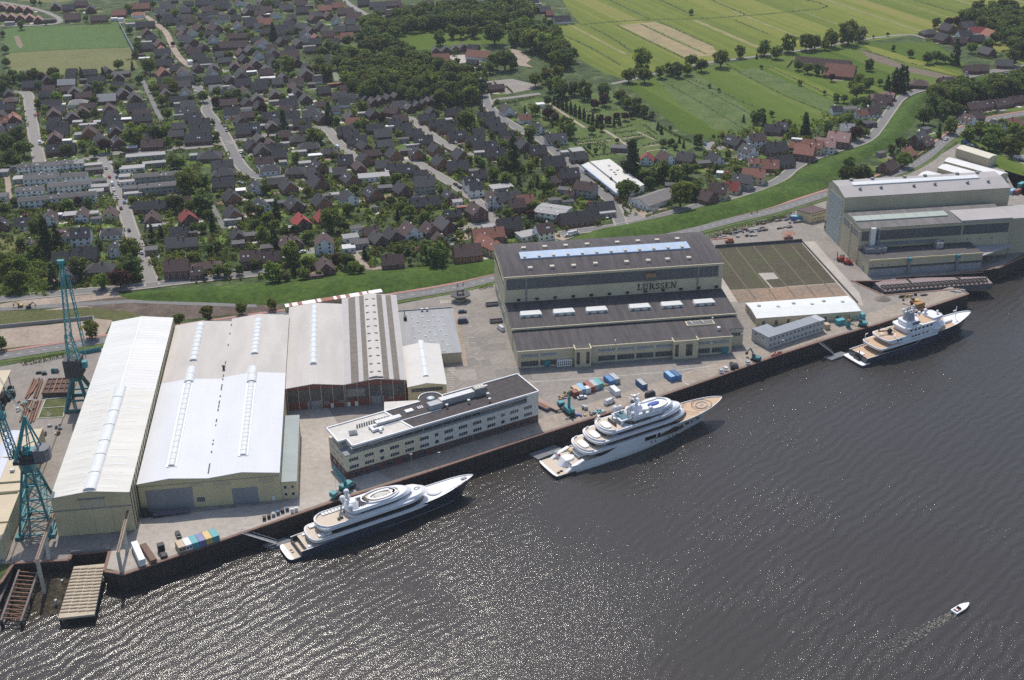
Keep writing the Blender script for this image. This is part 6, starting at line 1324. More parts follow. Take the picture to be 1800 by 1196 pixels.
for lab, kd, top, x, y, L, cab in (('blue container at the far end of the pallet stacks', 'blue', 'lblue', 1270, 60, 6.06, 0), ('grey container, half hidden behind the blue one', 'grey', 'white', 1350, 30, 6.06, 0),
        ('teal-topped container closing the row of three by the crates', 'teal', 'teal', 1085, 110, 6.06, 0), ('grey white container between the red and the teal container', 'grey', 'tan', 1020, 130, 6.06, 0), ('rust red container beside the small white box', 'rust', 'rust', 950, 160, 6.06, 0),
        ('pale blue container beside the tan one with an open top', 'lblue', 'lblue', 820, 190, 6.06, 0), ('tan container with gear on its roof', 'tan', 'tan', 750, 220, 6.06, 0), ('short red brown container in front of the tan one', 'rust', 'grey', 725, 262, 3.0, 0),
        ('small white and teal box container before the red one', 'white', 'teal', 915, 205, 2.8, 0), ('white box container standing alone on the open yard', 'white', 'grey', 1360, 225, 6.06, 0)):
    container(lab, kd, k9(x, y, 2.0), A9, L, group='containers stored by the crates')
container('dark blue container alone between yard line and quay', 'dblue', CR(900,600,3.9867)(908, 292, 2), A9, 6.06, top='grey', group='containers on the open yard')
for dx in (0, 1): container('bright blue twin container near the quay, %s' % ('left one' if dx == 0 else 'right one with pale door'), 'blue', CR(900,600,3.9867)(1105+dx*42, 237+dx*(-8), 2), A9, 6.06, top='lblue' if dx == 0 else 'dblue', group='containers on the open yard')
A0 = ca(k0(1270,215,2.6), k0(1240,165,2.6))
qd = math.radians(23)
pr0 = k0(1265,258,1.3)
for k, (kd, lab) in enumerate((('tan', 'beige office cabin with two windows, left end of the quay-edge row'), ('white', 'white office cabin next to the beige one on the quay edge'), ('teal', 'teal container between the white cabin and the purple one'), ('purple', 'purple container in the quay-edge row'), ('yellow', 'ochre yellow container in the quay-edge row'), ('teal', 'teal container closing the right end of the quay-edge row'))):
    p = pr0+Vector((math.cos(qd), math.sin(qd), 0))*(k*2.5); container(lab, kd, p, qd+PI/2, 5.2 if k > 1 else 5.0, cabin=k < 2, group='container row on the quay edge')
cc6 = CR(1240,480,6)
for lab, kd, x, y, L, an_ in (('cream yard cabin behind the white tank beside the workshop', 'tan', 1478, 470, 6.06, .3), ('blue grey tall cabinet beside the white workshop', 'grey', 1322, 470, 3.0, 1.9), ('teal container at the workshop corner', 'teal', 1645, 455, 3.2, 1.7), ('teal skip stack near the mobile platform', 'teal', 1420, 520, 4.5, .3), ('cream cabinet at the site office end', 'tan', 1275, 565, 3.0, 1.7)):
    container(lab, kd, cc6(x, y, 1), an_, L, group='stores by the white workshop')
p = cc6(1503, 575); t = thing('chip_skip', 'tall teal hopper with rusty load by the quay edge', 'hopper', (p.x, p.y, 0)); mb = MB(); mb.cyl((0,0,0), (0,0,3.4), 1.1, 12, 1.35); mb.build('body', TEAL, t); mb = MB(); mb.cyl((0,0,3.4), (0,0,4.1), 1.25, 10, .9); mb.build('load', RUSTY, t)
container('orange brown generator container by the right quay end', 'orange', CR(1500,380,6)(690,945,1), .35, 5.5, group='stores by the white workshop')
for k, (x, y, kd) in enumerate(((1740,130,'lblue'),(1720,140,'rust'),(1765,145,'teal'),(1770,128,'rust'))):
    container(('pale blue','red brown','teal','second red')[k]+' container in the stack yard at the right edge', kd, G(1780+k*8, 335-k*6+ (k%2)*6, 2), .6, 6.06, group='containers at the right edge')
# open steel bins by the big hall, truck trailers, trailer
def bin_(label, p, a, L=6, Wd=2.4, Hh=1.5, m=None):
    t = thing('steel_skip', label, 'skip', (p.x, p.y, .02), a); mb = MB()
    for q in ((-L/2, -L/2+.12, -Wd/2, Wd/2), (L/2-.12, L/2, -Wd/2, Wd/2), (-L/2+.12, L/2-.12, -Wd/2, -Wd/2+.12), (-L/2+.12, L/2-.12, Wd/2-.12, Wd/2)): mb.box(q[0], q[1], q[2], q[3], .3, Hh)
    mb.build('wall', m or STEELG, t); mb = MB(); mb.box(-L/2+.12, L/2-.12, -Wd/2+.12, Wd/2-.12, .25, .5); mb.build('load', RUSTY, t); mb = MB()
    for s in (-1, 1): mb.box(s*L*.35-.2, s*L*.35+.2, -Wd/2, Wd/2, 0, .3)
    mb.build('skid', BLACK, t)
cp = CR(680,480,5.436)
bin_('grey open skip beside the big hall wall, farther one', cp(1005,310), .05, 6.6); bin_('grey open skip beside the big hall wall, nearer one', cp(1045,470), .05, 6.6)
def flat_trailer(label, p, a, L, m, load=None):
    t = thing('flat_trailer', label, 'trailer', (p.x, p.y, .02), a); mb = MB(); mb.box(-L/2, L/2, -1.25, 1.25, 1.0, 1.3); mb.build('bed', m, t)
    for k in range(3):
        for s in (-1, 1): mb = MB(); mb.cyl((-L/2+1+k*1.2, s*1.2-.15, .5), (-L/2+1+k*1.2, s*1.2+.15, .5), .5, 12); mb.build('wheel', BLACK, t)
    if load: mb = MB(); mb.box(-L/2+.3, L/2-.3, -1.1, 1.1, 1.3, 1.3+load[0]); mb.build('load', load[1], t)
    return t
pa, pb = k0(940,235,2.5), k0(1000,370,2.5); flat_trailer('white-roofed box trailer standing beside the brown open trailer', (pa+pb)/2, ca(pa, pb), (pb-pa).length, WTRIM, (2.2, WTRIM))
pa, pb = k0(1000,240,1.5), k0(1080,360,1.5); flat_trailer('brown open trailer between white trailer and black tractor', (pa+pb)/2, ca(pa, pb), (pb-pa).length, RUSTY, (.5, mat('brown_load', (.17,.11,.085), .9)))
flat_trailer('long purple grey flat trailer in the shade of the white hall', k0(1200,20,1), .05, 13.5, mat('purple_grey_bed', (.13,.12,.16), .8))
flat_trailer('long rusty flat trailer beside the office block end', k9(270,450,1), ca(k9(160,395), k9(370,500)), 15, mat('pinkish_trailer_bed', (.33,.23,.19), .8)); flat_trailer('blue flat trailer with brown deck at the office block end', k9(195,480,1), ca(k9(160,395), k9(370,500)), 9, mat('blue_trailer', (.05,.12,.28), .7), (.2, RUSTY))
def tractor(label, p, a, m, cat_='truck'):
    t = thing('truck', label, cat_, (p.x, p.y, .02), a); mb = MB(); mb.box(1.2, 3.4, -1.2, 1.2, .8, 3.2); mb.build('cab', m, t); mb = MB(); mb.box(3.35, 3.45, -1.05, 1.05, 1.9, 2.9); mb.build('windscreen', GLASSD, t); mb = MB(); mb.box(-2.8, 1.2, -.9, .9, .7, 1.2); mb.build('chassis', BLACK, t)
    for x in (-2, -.8, 2.4):
        for s in (-1, 1): mb = MB(); mb.cyl((x, s*1.05-.2, .5), (x, s*1.05+.2, .5), .5, 12); mb.build('wheel', BLACK, t)
    return t
tractor('black yard tractor beside the container row', k0(1140,300,1), 1.9, BLACK); tractor('black tractor unit in the shade before the grey roller door', k0(1060,30,1), 3.1, BLACK)
# mobile cranes
def mobile_crane(label, p, a, boom_to, m=TEAL):
    t = thing('mobile_crane', label, 'mobile crane', (p.x, p.y, .02)); M = Matrix.Translation((p.x, p.y, .02)) @ Matrix.Rotation(a, 4, 'Z')
    mb = MB(M); mb.box(-5.5, 5.5, -1.35, 1.35, .7, 1.5); W(mb, 'chassis', BLACK, t); mb = MB(M); mb.box(4.0, 6.3, -1.3, 1.3, 1.0, 2.9); W(mb, 'cab', m, t); mb = MB(M); mb.box(-4.2, 1.0, -1.4, 1.2, 1.6, 3.4); W(mb, 'superstructure', m, t)
    for x in (-4.2, -2.8, 2.6, 4.2):
        for s in (-1, 1): mb = MB(M); mb.cyl((x, s*1.2-.2, .6), (x, s*1.2+.2, .6), .6, 12); W(mb, 'wheel', BLACK, t)
    for x in (-4.8, 1.6): mb = MB(M); mb.bar((x, -3.3, .6), (x, 3.3, .6), .35); mb.box(x-.4, x+.4, -3.6, -3.0, 0, .5); mb.box(x-.4, x+.4, 3.0, 3.6, 0, .5); W(mb, 'outrigger', STEELG, t)
    b0 = M @ Vector((-1.5, 0, 3.2)); bt_ = Vector(boom_to); mb = MB(); mb.bar(b0, b0.lerp(bt_, .6), 1.0, 1.1); W(mb, 'boom', m, t); mb = MB(); mb.bar(b0.lerp(bt_, .5), bt_, .7, .75); W(mb, 'boom_section', m, t)
    mb = MB(); mb.bar(b0+Vector((0, 0, .4)), b0.lerp(bt_, .35)-Vector((0, 0, .6)), .4); W(mb, 'boom_ram', STEELG, t); mb = MB(); mb.bar(bt_, bt_-Vector((0, 0, bt_.z-6)), .07); mb.box(bt_.x-.3, bt_.x+.3, bt_.y-.3, bt_.y+.3, 5.2, 6); W(mb, 'hook', BLACK, t)
p = k9(600,590); mobile_crane('teal mobile crane with upright boom beside the white yacht', p, ca(k9(650,640), k9(520,530)), tuple(onY(1001, 687, p.y-.5)))
pb_ = G(599,868); tp = G(580,825,19); mobile_crane('teal mobile crane reaching over the bow end of the office block, behind the navy yacht', G(604,866), ca(G(625,850), G(590,872)), (tp.x+1.5, tp.y+2, 18))
# forklift pair, cherry pickers, excavators
def forklift(label, p, a, m):
    t = thing('forklift_truck', label, 'forklift', (p.x, p.y, .08), a); mb = MB(); mb.box(-2.6, 2.0, -1.3, 1.3, .6, 1.9); mb.build('body', m, t); mb = MB(); mb.box(-1.2, .8, -1.1, 1.1, 3.0, 3.2); 
    for x in (-1.1, .7):
        for s in (-1, 1): mb.bar((x, s*1, 1.9), (x, s*1, 3.0), .15)
    mb.build('cab_frame', BLACK, t); mb = MB()
    for s in (-.6, .6): mb.bar((2.3, s, .3), (2.3, s, 4.8), .25); mb.bar((2.4, s, .35), (4.2, s, .35), .2, .1)
    mb.build('mast', BLACK, t)
    for x in (-1.8, 1.4):
        for s in (-1, 1): mb = MB(); mb.cyl((x, s*1.2-.2, .6), (x, s*1.2+.2, .6), .6, 12); mb.build('wheel', BLACK, t)
RED = mat('red_paint', (.38,.045,.035), .5, .15, .5); ORG = mat('orange_paint', (.42,.15,.08), .5, .15, .5)
forklift('red forklift truck by the beige sliding doors, left of a pair', G(1478.5,459), 2.6, RED); forklift('red forklift truck by the beige sliding doors, right of a pair', G(1490,464), 2.6, RED)
def boomlift(label, p, a, m, scissor=False):
    t = thing('access_platform', label, 'lift', (p.x, p.y, .05), a); mb = MB(); mb.box(-2.4, 2.4, -1.2, 1.2, .6, 1.6); mb.build('base', m, t)
    for x in (-1.7, 1.7):
        for s in (-1, 1): mb = MB(); mb.cyl((x, s*1.1-.2, .55), (x, s*1.1+.2, .55), .55, 12); mb.build('wheel', BLACK, t)
    if scissor:
        mb = MB()
        for s in (-1, 1): mb.bar((-1.8, s*.9, 1.6), (1.8, s*.9, 3.4), .2); mb.bar((1.8, s*.9, 1.6), (-1.8, s*.9, 3.4), .2)
        mb.build('scissor_arm', STEELG, t); mb = MB(); mb.box(-3.6, 3.6, -1.5, 1.5, 3.4, 3.6)
        for s in (-1, 1): mb.bar((-3.6, s*1.5, 4.6), (3.6, s*1.5, 4.6), .14); mb.bar((-3.6, s*1.5, 4.1), (3.6, s*1.5, 4.1), .1)
        mb.build('platform', m, t)
    else:
        mb = MB(); mb.box(-1.8, .8, -1, 1, 1.6, 2.8); mb.build('turntable', m, t); mb = MB(); mb.bar((-1.0, 0, 2.6), (9.5, 0, 2.9), .5, .55); mb.bar((9.5, 0, 2.9), (12.5, 0, 1.4), .35); mb.build('boom', m, t); mb = MB(); mb.box(12.2, 13.2, -1, 1, .8, 1.9); mb.build('basket', m, t)
sx5 = CR(1240,360,6.43)
boomlift('orange boom lift stretched out beside the dark hall', sx5(270,430), PI+.05, ORG); boomlift('orange scissor lift with raised platform at the storage yard wall', sx5(935,395), .04, ORG, True)
def excavator(label, p, a, m, sc_=1):
    t = thing('excavator', label, 'excavator', (p.x, p.y, .1), a); t.scale = (sc_,)*3
    for s in (-1, 1): mb = MB(); mb.box(-1.9, 1.9, s*1.1-.35, s*1.1+.35, 0, .9); mb.build('track', BLACK, t)
    mb = MB(); mb.box(-2.2, 1.4, -1.3, 1.3, 1.0, 2.3); mb.build('body', m, t); mb = MB(); mb.box(.2, 1.6, .2, 1.3, 2.3, 3.3); mb.build('cab', GLASSD, t)
    mb = MB(); mb.bar((1.0, -.3, 2.0), (3.6, -.3, 4.8), .5, .6); mb.bar((3.6, -.3, 4.8), (5.4, -.3, 2.2), .4, .45); mb.build('arm', m, t); mb = MB(); mb.prism([(5.0, -.9), (5.9, -.9), (5.9, .3), (5.0, .3)], 1.2, 2.2); mb.build('bucket', BLACK, t)
YEL = mat('digger_yellow', (.50,.33,.09), .6, .15, .5)
excavator('yellow excavator working on the bare earth at the far left', G(36,540), PI-.1, YEL, .62); excavator('black and yellow wheeled digger on the earth track', G(51,542), .2, BLACK, .62)
excavator('ochre excavator with bent arm beside the orange generator', CR(1500,380,6)(640,925), 2.9, YEL); excavator('teal crawler digger at the quay edge before the workshop', cc6(1655,560), 2.5, TEAL); excavator('dark digger with green cab parked at the quay edge', cc6(530,925), 2.2, TEALD)
# piles and loose gear in the yard
def heap(name, label, cat_, p, n, spread, mats, seed, hmax=.9, lmax=3.0, ang=None, group=None, single=True):
    rr = random.Random(seed)
    for k in range(n):
        x, y = p.x+rr.uniform(-1, 1)*spread[0], p.y+rr.uniform(-1, 1)*spread[1]; L = rr.uniform(.8, lmax); w_ = rr.uniform(.5, 1.4); hh = rr.uniform(.3, hmax); a = (ang if ang is not None else rr.uniform(0, 3.1))+rr.gauss(0, .12)
        mb = MB(); mb.box(-L/2, L/2, -w_/2, w_/2, 0, hh*.6); mb.box(-L/2+.1*L, L/2-.15*L, -w_/2+.1, w_/2-.08, hh*.6, hh); o = mb.build(name, rr.choice(mats)); o.location = (x, y, .1); o.rotation_euler = (0, 0, a); tag(o, label, cat_, group or label)
SCR = [mat('dark_scrap', (.06,.055,.055), .8, .3, .8), STEELG, mat('pale_scrap', (.33,.32,.31), .7, .2, .8), RUSTY, mat('bluish_scrap', (.13,.18,.22), .7, .2, .8)]
for k, (x, y, n, sp) in enumerate(((150,365,6,(4,1.2)),(300,330,9,(5,2.2)),(430,300,12,(6,3.2)),(560,290,14,(6,3)),(470,355,8,(6,1)),(640,210,9,(5,1.8)),(760,185,9,(5,1.6)),(850,150,8,(4,1.5)),(950,165,7,(4,1.6)),(1010,205,7,(4,1.4)),(860,265,7,(5,1.6)))):
    heap('steel_part', 'stacked grey steel part among the scrap rows along the hedge of the main road', 'steel part', sx5(x, y), n, sp, SCR, 20+k, 1.1, 3.6, .25, 'steel parts along the hedge')
container('blue stores container beside the small cream yard office', 'blue', sx5(1025,150,1.3), 2.85, 6.06, top='lblue')
kz = CR(0,640,5.98)
BEAMS = [RUSTY, mat('dark_rust_beam', (.12,.065,.05), .85, .25, .5), mat('bright_rust_beam', (.30,.14,.075), .85, .2, .5)]
rr = random.Random(31)
for k in range(15):
    a, b = kz(360+k*11+rr.uniform(-4, 4), 160+rr.uniform(-12, 30), .5), kz(270+k*14+rr.uniform(-4, 4), 330+rr.uniform(-40, 60), .5); 
    if k > 8: a, b = kz(430-(k-9)*30, 380+rr.uniform(0, 20), .4), kz(350-(k-9)*28, 610+rr.uniform(-30, 10), .4)
    mb = MB(); mb.bar(a, b, .6, .6+.3*rr.random()); tag(W(mb, 'steel_beam', rr.choice(BEAMS), None), 'rusty steel beam laid out in the scrap yard beside the teal cranes', 'beam', 'rusty beams in the scrap yard')
st = thing('section_stack', 'big rectangular stack of rusty ship sections beside the upright crane', 'stack', tuple(kz(610,220)))
P = [kz(*p, 2.0) for p in ((505,160),(760,150),(720,300),(440,310))]
mb = MB(); mb.prism([(p.x, p.y) for p in P[::-1]], .1, 1.8); W(mb, 'section', mat('section_brown', (.11,.07,.058), .9, .25, .4), st)
for k in range(6): mb = MB(); t = k/5; mb.bar(P[0].lerp(P[1], t), P[3].lerp(P[2], t), .5, .5); W(mb, 'rib', BEAMS[k % 3], st)
for k in range(4): mb = MB(); t = k/3; mb.bar(P[0].lerp(P[3], t)+Vector((0,0,.1)), P[1].lerp(P[2], t)+Vector((0,0,.1)), .5, .4); W(mb, 'rib', BEAMS[1], st)
P = [kz(*p) for p in ((480,375),(705,355),(665,560),(400,575))]
sheet('laydown_grass', ramp_mat('mossy_laydown', [(0.3,(.06,.075,.025)),(.55,(.10,.11,.04)),(.7,(.2,.19,.16))], .2, second=(.8,.8)), [(p.x, p.y) for p in P], .06)
mb = MB()
for a, b in zip(P, P[1:]+P[:1]): mb.bar(a+Vector((0,0,.15)), b+Vector((0,0,.15)), .35, .3)
mb.bar(P[0].lerp(P[3], .48)+Vector((0,0,.15)), P[1].lerp(P[2], .48)+Vector((0,0,.15)), .3, .3); tag(W(mb, 'laydown_kerb', mat('pale_kerb', (.45,.47,.40), .8), None), kind='structure')
heap('scrap_piece', 'small scrap piece heaped beside the rusty beams at the left', 'scrap', kz(250,470), 22, (5, 6), SCR+[WTRIM, TEAL, RUSTY], 51, 1.2, 2.2, group='scrap by the rusty beams')
heap('scrap_piece', 'dark scrap piece at the foot of the jib-left crane', 'scrap', kz(560,700), 8, (3, 4), SCR, 52, 1.5, 2.0, group='scrap at the crane foot')
heap('stillage', 'dark stillage in a short row behind the rusty stack', 'stillage', kz(530,100), 5, (5.5, 1.0), [BLACK, STEELG, TEALD], 53, 2.2, 3, .05)
heap('wooden_crate', 'pale wooden crate among the pallets by the upright teal boom', 'crate', k9(590,330), 16, (4.2, 3.0), [mat('crate_wood', (.46,.33,.16), .85, .2, .8), mat('crate_wood_dark', (.33,.22,.10), .85, .2, .8)], 61, 1.6, 2.0, group='crates in the yard')
heap('wooden_crate', 'pale wooden crate lying between the blue and the white containers', 'crate', k9(1200,150), 6, (2.2, 1.4), [mat('crate_wood', (.46,.33,.16), .85)], 62, .9, 2.0, group='crates between containers')
heap('blue_drum_pallet', 'pallet of blue drums among the wooden crates', 'pallet', k9(550,360), 1, (.1, .1), [mat('drum_blue', (.06,.10,.42), .6)], 63, 1.2, 2.4)
heap('yard_gear', 'teal and grey hose gear heaped at the gangway of the white yacht', 'gear', k9(1070,590), 14, (3.4, 1.8), [TEAL, STEELG, ALU, RUSTY], 64, 1.2, 1.8, group='gear by the white yacht gangway')
for x, y in ((860,510),(895,525)): p = k9(x, y, .5); mb = MB(); mb.cyl((p.x-.7, p.y, .9), (p.x+.7, p.y, .9), .9, 14); mb.cyl((p.x-.8, p.y, .9), (p.x-.7, p.y, .9), 1.1, 14); mb.cyl((p.x+.7, p.y, .9), (p.x+.8, p.y, .9), 1.1, 14); tag(W(mb, 'cable_reel', ALU, None), 'silver cable reel on the yard, %s of two' % ('left' if x < 880 else 'right'), 'reel', 'cable reels')
heap('oil_drum', 'small barrel standing near the quay beside the teal crane', 'barrel', k9(830,640), 5, (2.5, 1), [mat('drum_blue', (.06,.10,.42), .6), ALU, mat('crate_wood', (.46,.33,.16), .85)], 65, 1.2, 1.0)
heap('steel_grating', 'black steel grating stack on the spit beside the gravel heap', 'stack', CR(1500,380,6)(630,850), 5, (8, 1.2), [BLACK], 66, 1.3, 5, .15); heap('steel_grating', 'grey plate stack near the tip of the spit', 'stack', CR(1500,380,6)(1110,800), 4, (3, 1.0), [ALU, STEELG], 67, .8, 3, -.5)
p = CR(1500,380,6)(305,875); mb = MB(); rng = random.Random(4)
ring = lambda r, z: [(p.x+r*math.cos(2*PI*k/14)*(1+.15*rng.random()), p.y+r*.85*math.sin(2*PI*k/14)*(1+.15*rng.random()), z) for k in range(14)]
a, b, c = ring(4.2, .08), ring(2.6, 1.3), ring(.9, 2.3)
for u_, v_ in ((a, b), (b, c)):
    for k in range(14): mb.face([u_[k], u_[(k+1) % 14], v_[(k+1) % 14], v_[k]])
mb.face(c); tag(mb.build('gravel_heap', mat('gravel', (.26,.215,.18), .95, .25, 1.5, bump=.2)), 'brown gravel heap on the quay spit beside the dock pit', 'gravel heap')
# bins by the navy yacht, lamp posts, gangways, floating pontoons, buoys of red gear
for k in range(6): p = G(465+k*8, 914-k*3.3); mb = MB(); mb.box(p.x-.6, p.x+.6, p.y-.7, p.y+.7, .05, 1.3); mb.box(p.x-.65, p.x+.65, p.y-.75, p.y+.75, 1.3, 1.45); tag(W(mb, 'waste_bin', [BLACK, BLACK, STEELG, mat('bin_blue', (.05,.10,.22), .6), BLACK, mat('bin_blue', (.05,.10,.22), .6)][k], None), 'dark wheeled bin, %s in the row at the quay edge behind the navy yacht' % ordinal(k+1), 'bin', 'bins on the quay')
for k in range(2): p = G(514+k*7, 901-k*2); mb = MB(); mb.box(p.x-.6, p.x+.6, p.y-.5, p.y+.5, .05, 1.6); mb.box(p.x-.4, p.x+.4, p.y-.3, p.y+.3, 1.6, 1.8); tag(W(mb, 'power_cabinet', WTRIM, None), 'white shore power cabinet, %s of two on the quay edge' % ('left' if k == 0 else 'right'), 'cabinet', 'power cabinets')
for (x, y, w_) in ((832,787,''),(773,822,''),(724,825,''),(1303,610,''),(1374,622,'')):
    p = G(x, y); mb = MB(); mb.cyl((p.x, p.y, 0), (p.x, p.y, 7), .11, 8, .07); t = thing('lamp_post', 'slim quay lamp post %s' % {832: 'with cross arm before the right half of the office', 773: 'before the middle of the office block', 724: 'before the left end of the office block', 1303: 'beside the grey site office', 1374: 'at the quay edge near the gangway of the dark yacht'}[x], 'lamp post', (p.x, p.y, 0)); W(mb, 'post', ALU, t); mb = MB(); mb.box(p.x-.5, p.x+.5, p.y-.15, p.y+.15, 7, 7.15); W(mb, 'lamp_head', WTRIM, t)
def gangway(label, a, b, w_=1.2):
    t = thing('gangway', label, 'gangway', tuple(a)); mb = MB(); mb.bar(a, b, w_, .15); W(mb, 'walkway', ALU, t); d = (b-a); n = Vector((-d.y, d.x, 0)).normalized()*w_/2; mb = MB()
    for s in (-1, 1):
        mb.bar(a+n*s+Vector((0,0,1)), b+n*s+Vector((0,0,1)), .1)
        for k in range(7): q = a.lerp(b, k/6)+n*s; mb.bar(q, q+Vector((0,0,1)), .07)
    W(mb, 'handrail', ALU, t)
gangway('aluminium gangway down to the stern of the navy yacht', G(425,936,.3), G(486,955,-5.5), 1.6); gangway('aluminium gangway down to the float behind the dark far yacht', G(1440,603,.3), G(1465,622,-5.8), 1.4); gangway('short gangway down to the white yacht', k9(1110,625,.5), k9(1020,720,-1), 1.3)
for lab, ps in (('grey mooring float behind the stern of the dark far yacht', ((1448,628),(1462,633),(1492,622),(1478,618))), ('grey mooring float behind the stern of the white yacht', ((930,798),(946,808),(990,790),(975,782))), ('grey mooring float behind the stern of the navy yacht', ((462,958),(478,964),(515,950),(500,945)))):
    mb = MB(); mb.prism([G(x, y, -6.2).xy[:] for x, y in ps], -7.4, -6.2, bot=True); tag(mb.build('mooring_float', mat('float_grey', (.17,.18,.19), .8, .2, .5)), lab, 'float')
mb = MB()
for k in range(7): p = cc6(690+k*16, 885-k*5+(k % 2)*10); mb.bar((p.x, p.y, .1), (p.x+.8, p.y+.3, 1.1+.4*(k % 3)), .4)
tag(mb.build('red_winch_gear', RED), 'low red winch gear at the quay edge before the site office', 'winch')
# ---- cars
def car_proto(colname, col, van=False, far=False):
    m = mat('car_'+colname, col, .3, .04, .5, spec=.6)
    t = thing('parked_car' if not van else 'van', 'car', 'car' if not van else 'van', (0, 0, 0)); L, Wd = (4.4, 1.8) if not van else (5.4, 2.0); hb_, ht = (.95, 1.45) if not van else (1.2, 2.3)
    mb = MB(); P = [(-L/2,-Wd/2+.12),(-L/2+.2,-Wd/2),(L/2-.5,-Wd/2),(L/2,-Wd/2+.35),(L/2,Wd/2-.35),(L/2-.5,Wd/2),(-L/2+.2,Wd/2),(-L/2,Wd/2-.12)]
    mb.prism(P, .3, hb_, pts1=[(x*.985, y*.97) for x, y in P], bot=True); c0, c1 = (-L*.38, L*.22) if not van else (-L*.48, L*.36)
    mb.prism([(c0+.45,-.66),(c1-.6,-.66),(c1-.6,.66),(c0+.45,.66)], ht-.05, ht); mb.build('body', m, t)
    mb = MB(); mb.prism([(c0,-Wd/2+.1),(c1,-Wd/2+.1),(c1,Wd/2-.1),(c0,Wd/2-.1)], hb_, ht-.04, pts1=[(c0+.4,-.68),(c1-.55,-.68),(c1-.55,.68),(c0+.4,.68)]); mb.build('window_band' if not van else 'cabin', GLASSD if not van else m, t)
    if van: mb = MB(); mb.box(c1-.35, c1+.02, -.8, .8, 1.35, 2.0); mb.build('windscreen', GLASSD, t)
    for x in (-L*.3, L*.3):
        for s in (-1, 1): mb = MB(); mb.cyl((x, s*(Wd/2-.1)-.1, .33), (x, s*(Wd/2-.1)+.1, .33), .33, 10); mb.build('wheel', BLACK, t)
    return t
CARC = {'white': (.62,.63,.64), 'silver': (.36,.38,.40), 'black': (.018,.018,.02), 'navy': (.03,.05,.10), 'red': (.40,.03,.03), 'blue': (.05,.14,.34), 'green': (.03,.08,.06), 'maroon': (.16,.025,.03)}
CARP = {}
def car(kind, p, a=None, van=False, lab=None):
    key = (kind, van)
    if key not in CARP: CARP[key] = [car_proto(kind, CARC[kind], van), False]
    t, used = CARP[key]
    if a is None:
        best = None
        for kk, (P, w_) in ROADS.items():
            for i in range(0, len(P)-1):
                d = (P[i]-p).length
                if best is None or d < best[0]: best = (d, math.atan2(*(P[i+1]-P[i]).yx))
        a = best[1]+(PI if R.random() < .5 else 0)
    loc = (p.x, p.y, p.z)
    if not used: t.location = loc; t.rotation_euler = (0, 0, a); CARP[key][1] = True; o = t
    else: o = dup(t, loc, a)
    if lab: o['label'] = lab; o['group'] = 'cars and vans parked in the shipyard'
    else: o['group'] = 'cars and vans along the streets'; REG.append((o, p, '%s' % kind, 'van' if van else 'car'))
    return o
qa = math.radians(24)
for kd, x, y, lab in (('silver',165,1045,'silver car, leftmost of the four parked at the quay edge'),('white',215,1022,'white car beside the black van at the quay edge'),('black',325,990,'black car right of the black van at the quay edge'),('silver',447,957,'silver car parked alone at the quay edge')): car(kd, cc6(x, y, .06), qa+1.0, False, lab)
car('black', cc6(280,998,.06), qa+1.0, True, 'black van between a white and a black car at the quay edge')
c39 = CR(900,600,3.9867)
car('black', c39(968,384,.06), qa+.1, True, 'black van parked at the quay behind the white yacht helideck'); car('white', c39(683,436,.06), qa+.1, True, 'white van at the quay behind the white yacht mast'); car('black', c39(862,424,.06), qa+.2, False, 'black car half hidden by the white yacht domes')
car('white', k9(838,365,.05), .2, False, 'white car parked before the tan container'); car('navy', cp(722,378,.05), .03, False, 'dark blue car in the striped bays, farther one'); car('navy', cp(728,474,.05), .03, True, 'dark blue van in the striped bays, nearer one'); car('white', cp(1090,545,.05), 2.0, True, 'white pickup van beside the dark hall side wall'); car('black', k0(1250,185,.06), 1.9, False, 'black car with silver bonnet behind the container row')
E2 = CR(1240,360,6.43)
for crp, L in (((0,300), [('red',1150,72),('white',1180,150,1),('white',1197,208),('blue',1228,75),('black',1252,145),('maroon',1302,275),('silver',1222,272),('silver',1232,298),('blue',1308,342),('black',1272,402),('black',1357,634),('silver',1490,872),('black',722,752),('white',155,577),('navy',1575,752),('white',1097,285)]),
        ((300,300), [('silver',735,137),('black',822,768),('navy',485,1128),('white',240,1138),('blue',300,1126),('white',640,1062),('white',1388,862)]),
        ((600,300), [('black',1200,152),('black',1243,182),('black',1570,418),('black',1660,484),('red',440,295),('navy',1165,732),('silver',1300,645)]),
        ((850,250), [('white',1060,325,1),('black',1290,517),('white',1295,798),('white',885,992),('white',922,977,1),('white',957,967,1)]),
        ((0,120), [('white',420,797,1),('silver',1017,922),('white',1460,868),('white',1170,1002),('silver',1117,1057),('silver',1205,1087),('white',1207,857)]),
        ((300,120), [('white',235,207),('white',260,252),('navy',565,612),('navy',590,662),('silver',735,892),('black',760,937),('white',1425,1057),('silver',1605,787),('white',842,532),('white',1752,842,1)]),
        ((600,120), [('green',105,852),('white',1195,787),('black',1250,822),('blue',1480,912)]), ((1130,200), [('blue',650,328),('silver',1035,492)]), ((1300,100), [('red',1590,487),('silver',1560,542)])):
    c = CR(*crp)
    for e in L: car(e[0], c(e[1], e[2], .25), None, len(e) > 3)
c = CR(1560,200,7.475)
for e in (('white',770,345),('blue',1015,392,1),('white',1080,422),('silver',1112,432),('black',1160,442),('black',1250,472),('black',1350,502),('white',1710,592,1),('black',1772,628)): car(e[0], c(e[1], e[2], .25), -.95 if e[1] > 900 else None, len(e) > 3)
car('white', CR(1550,0,7.036)(1050,917,.3), None, True)
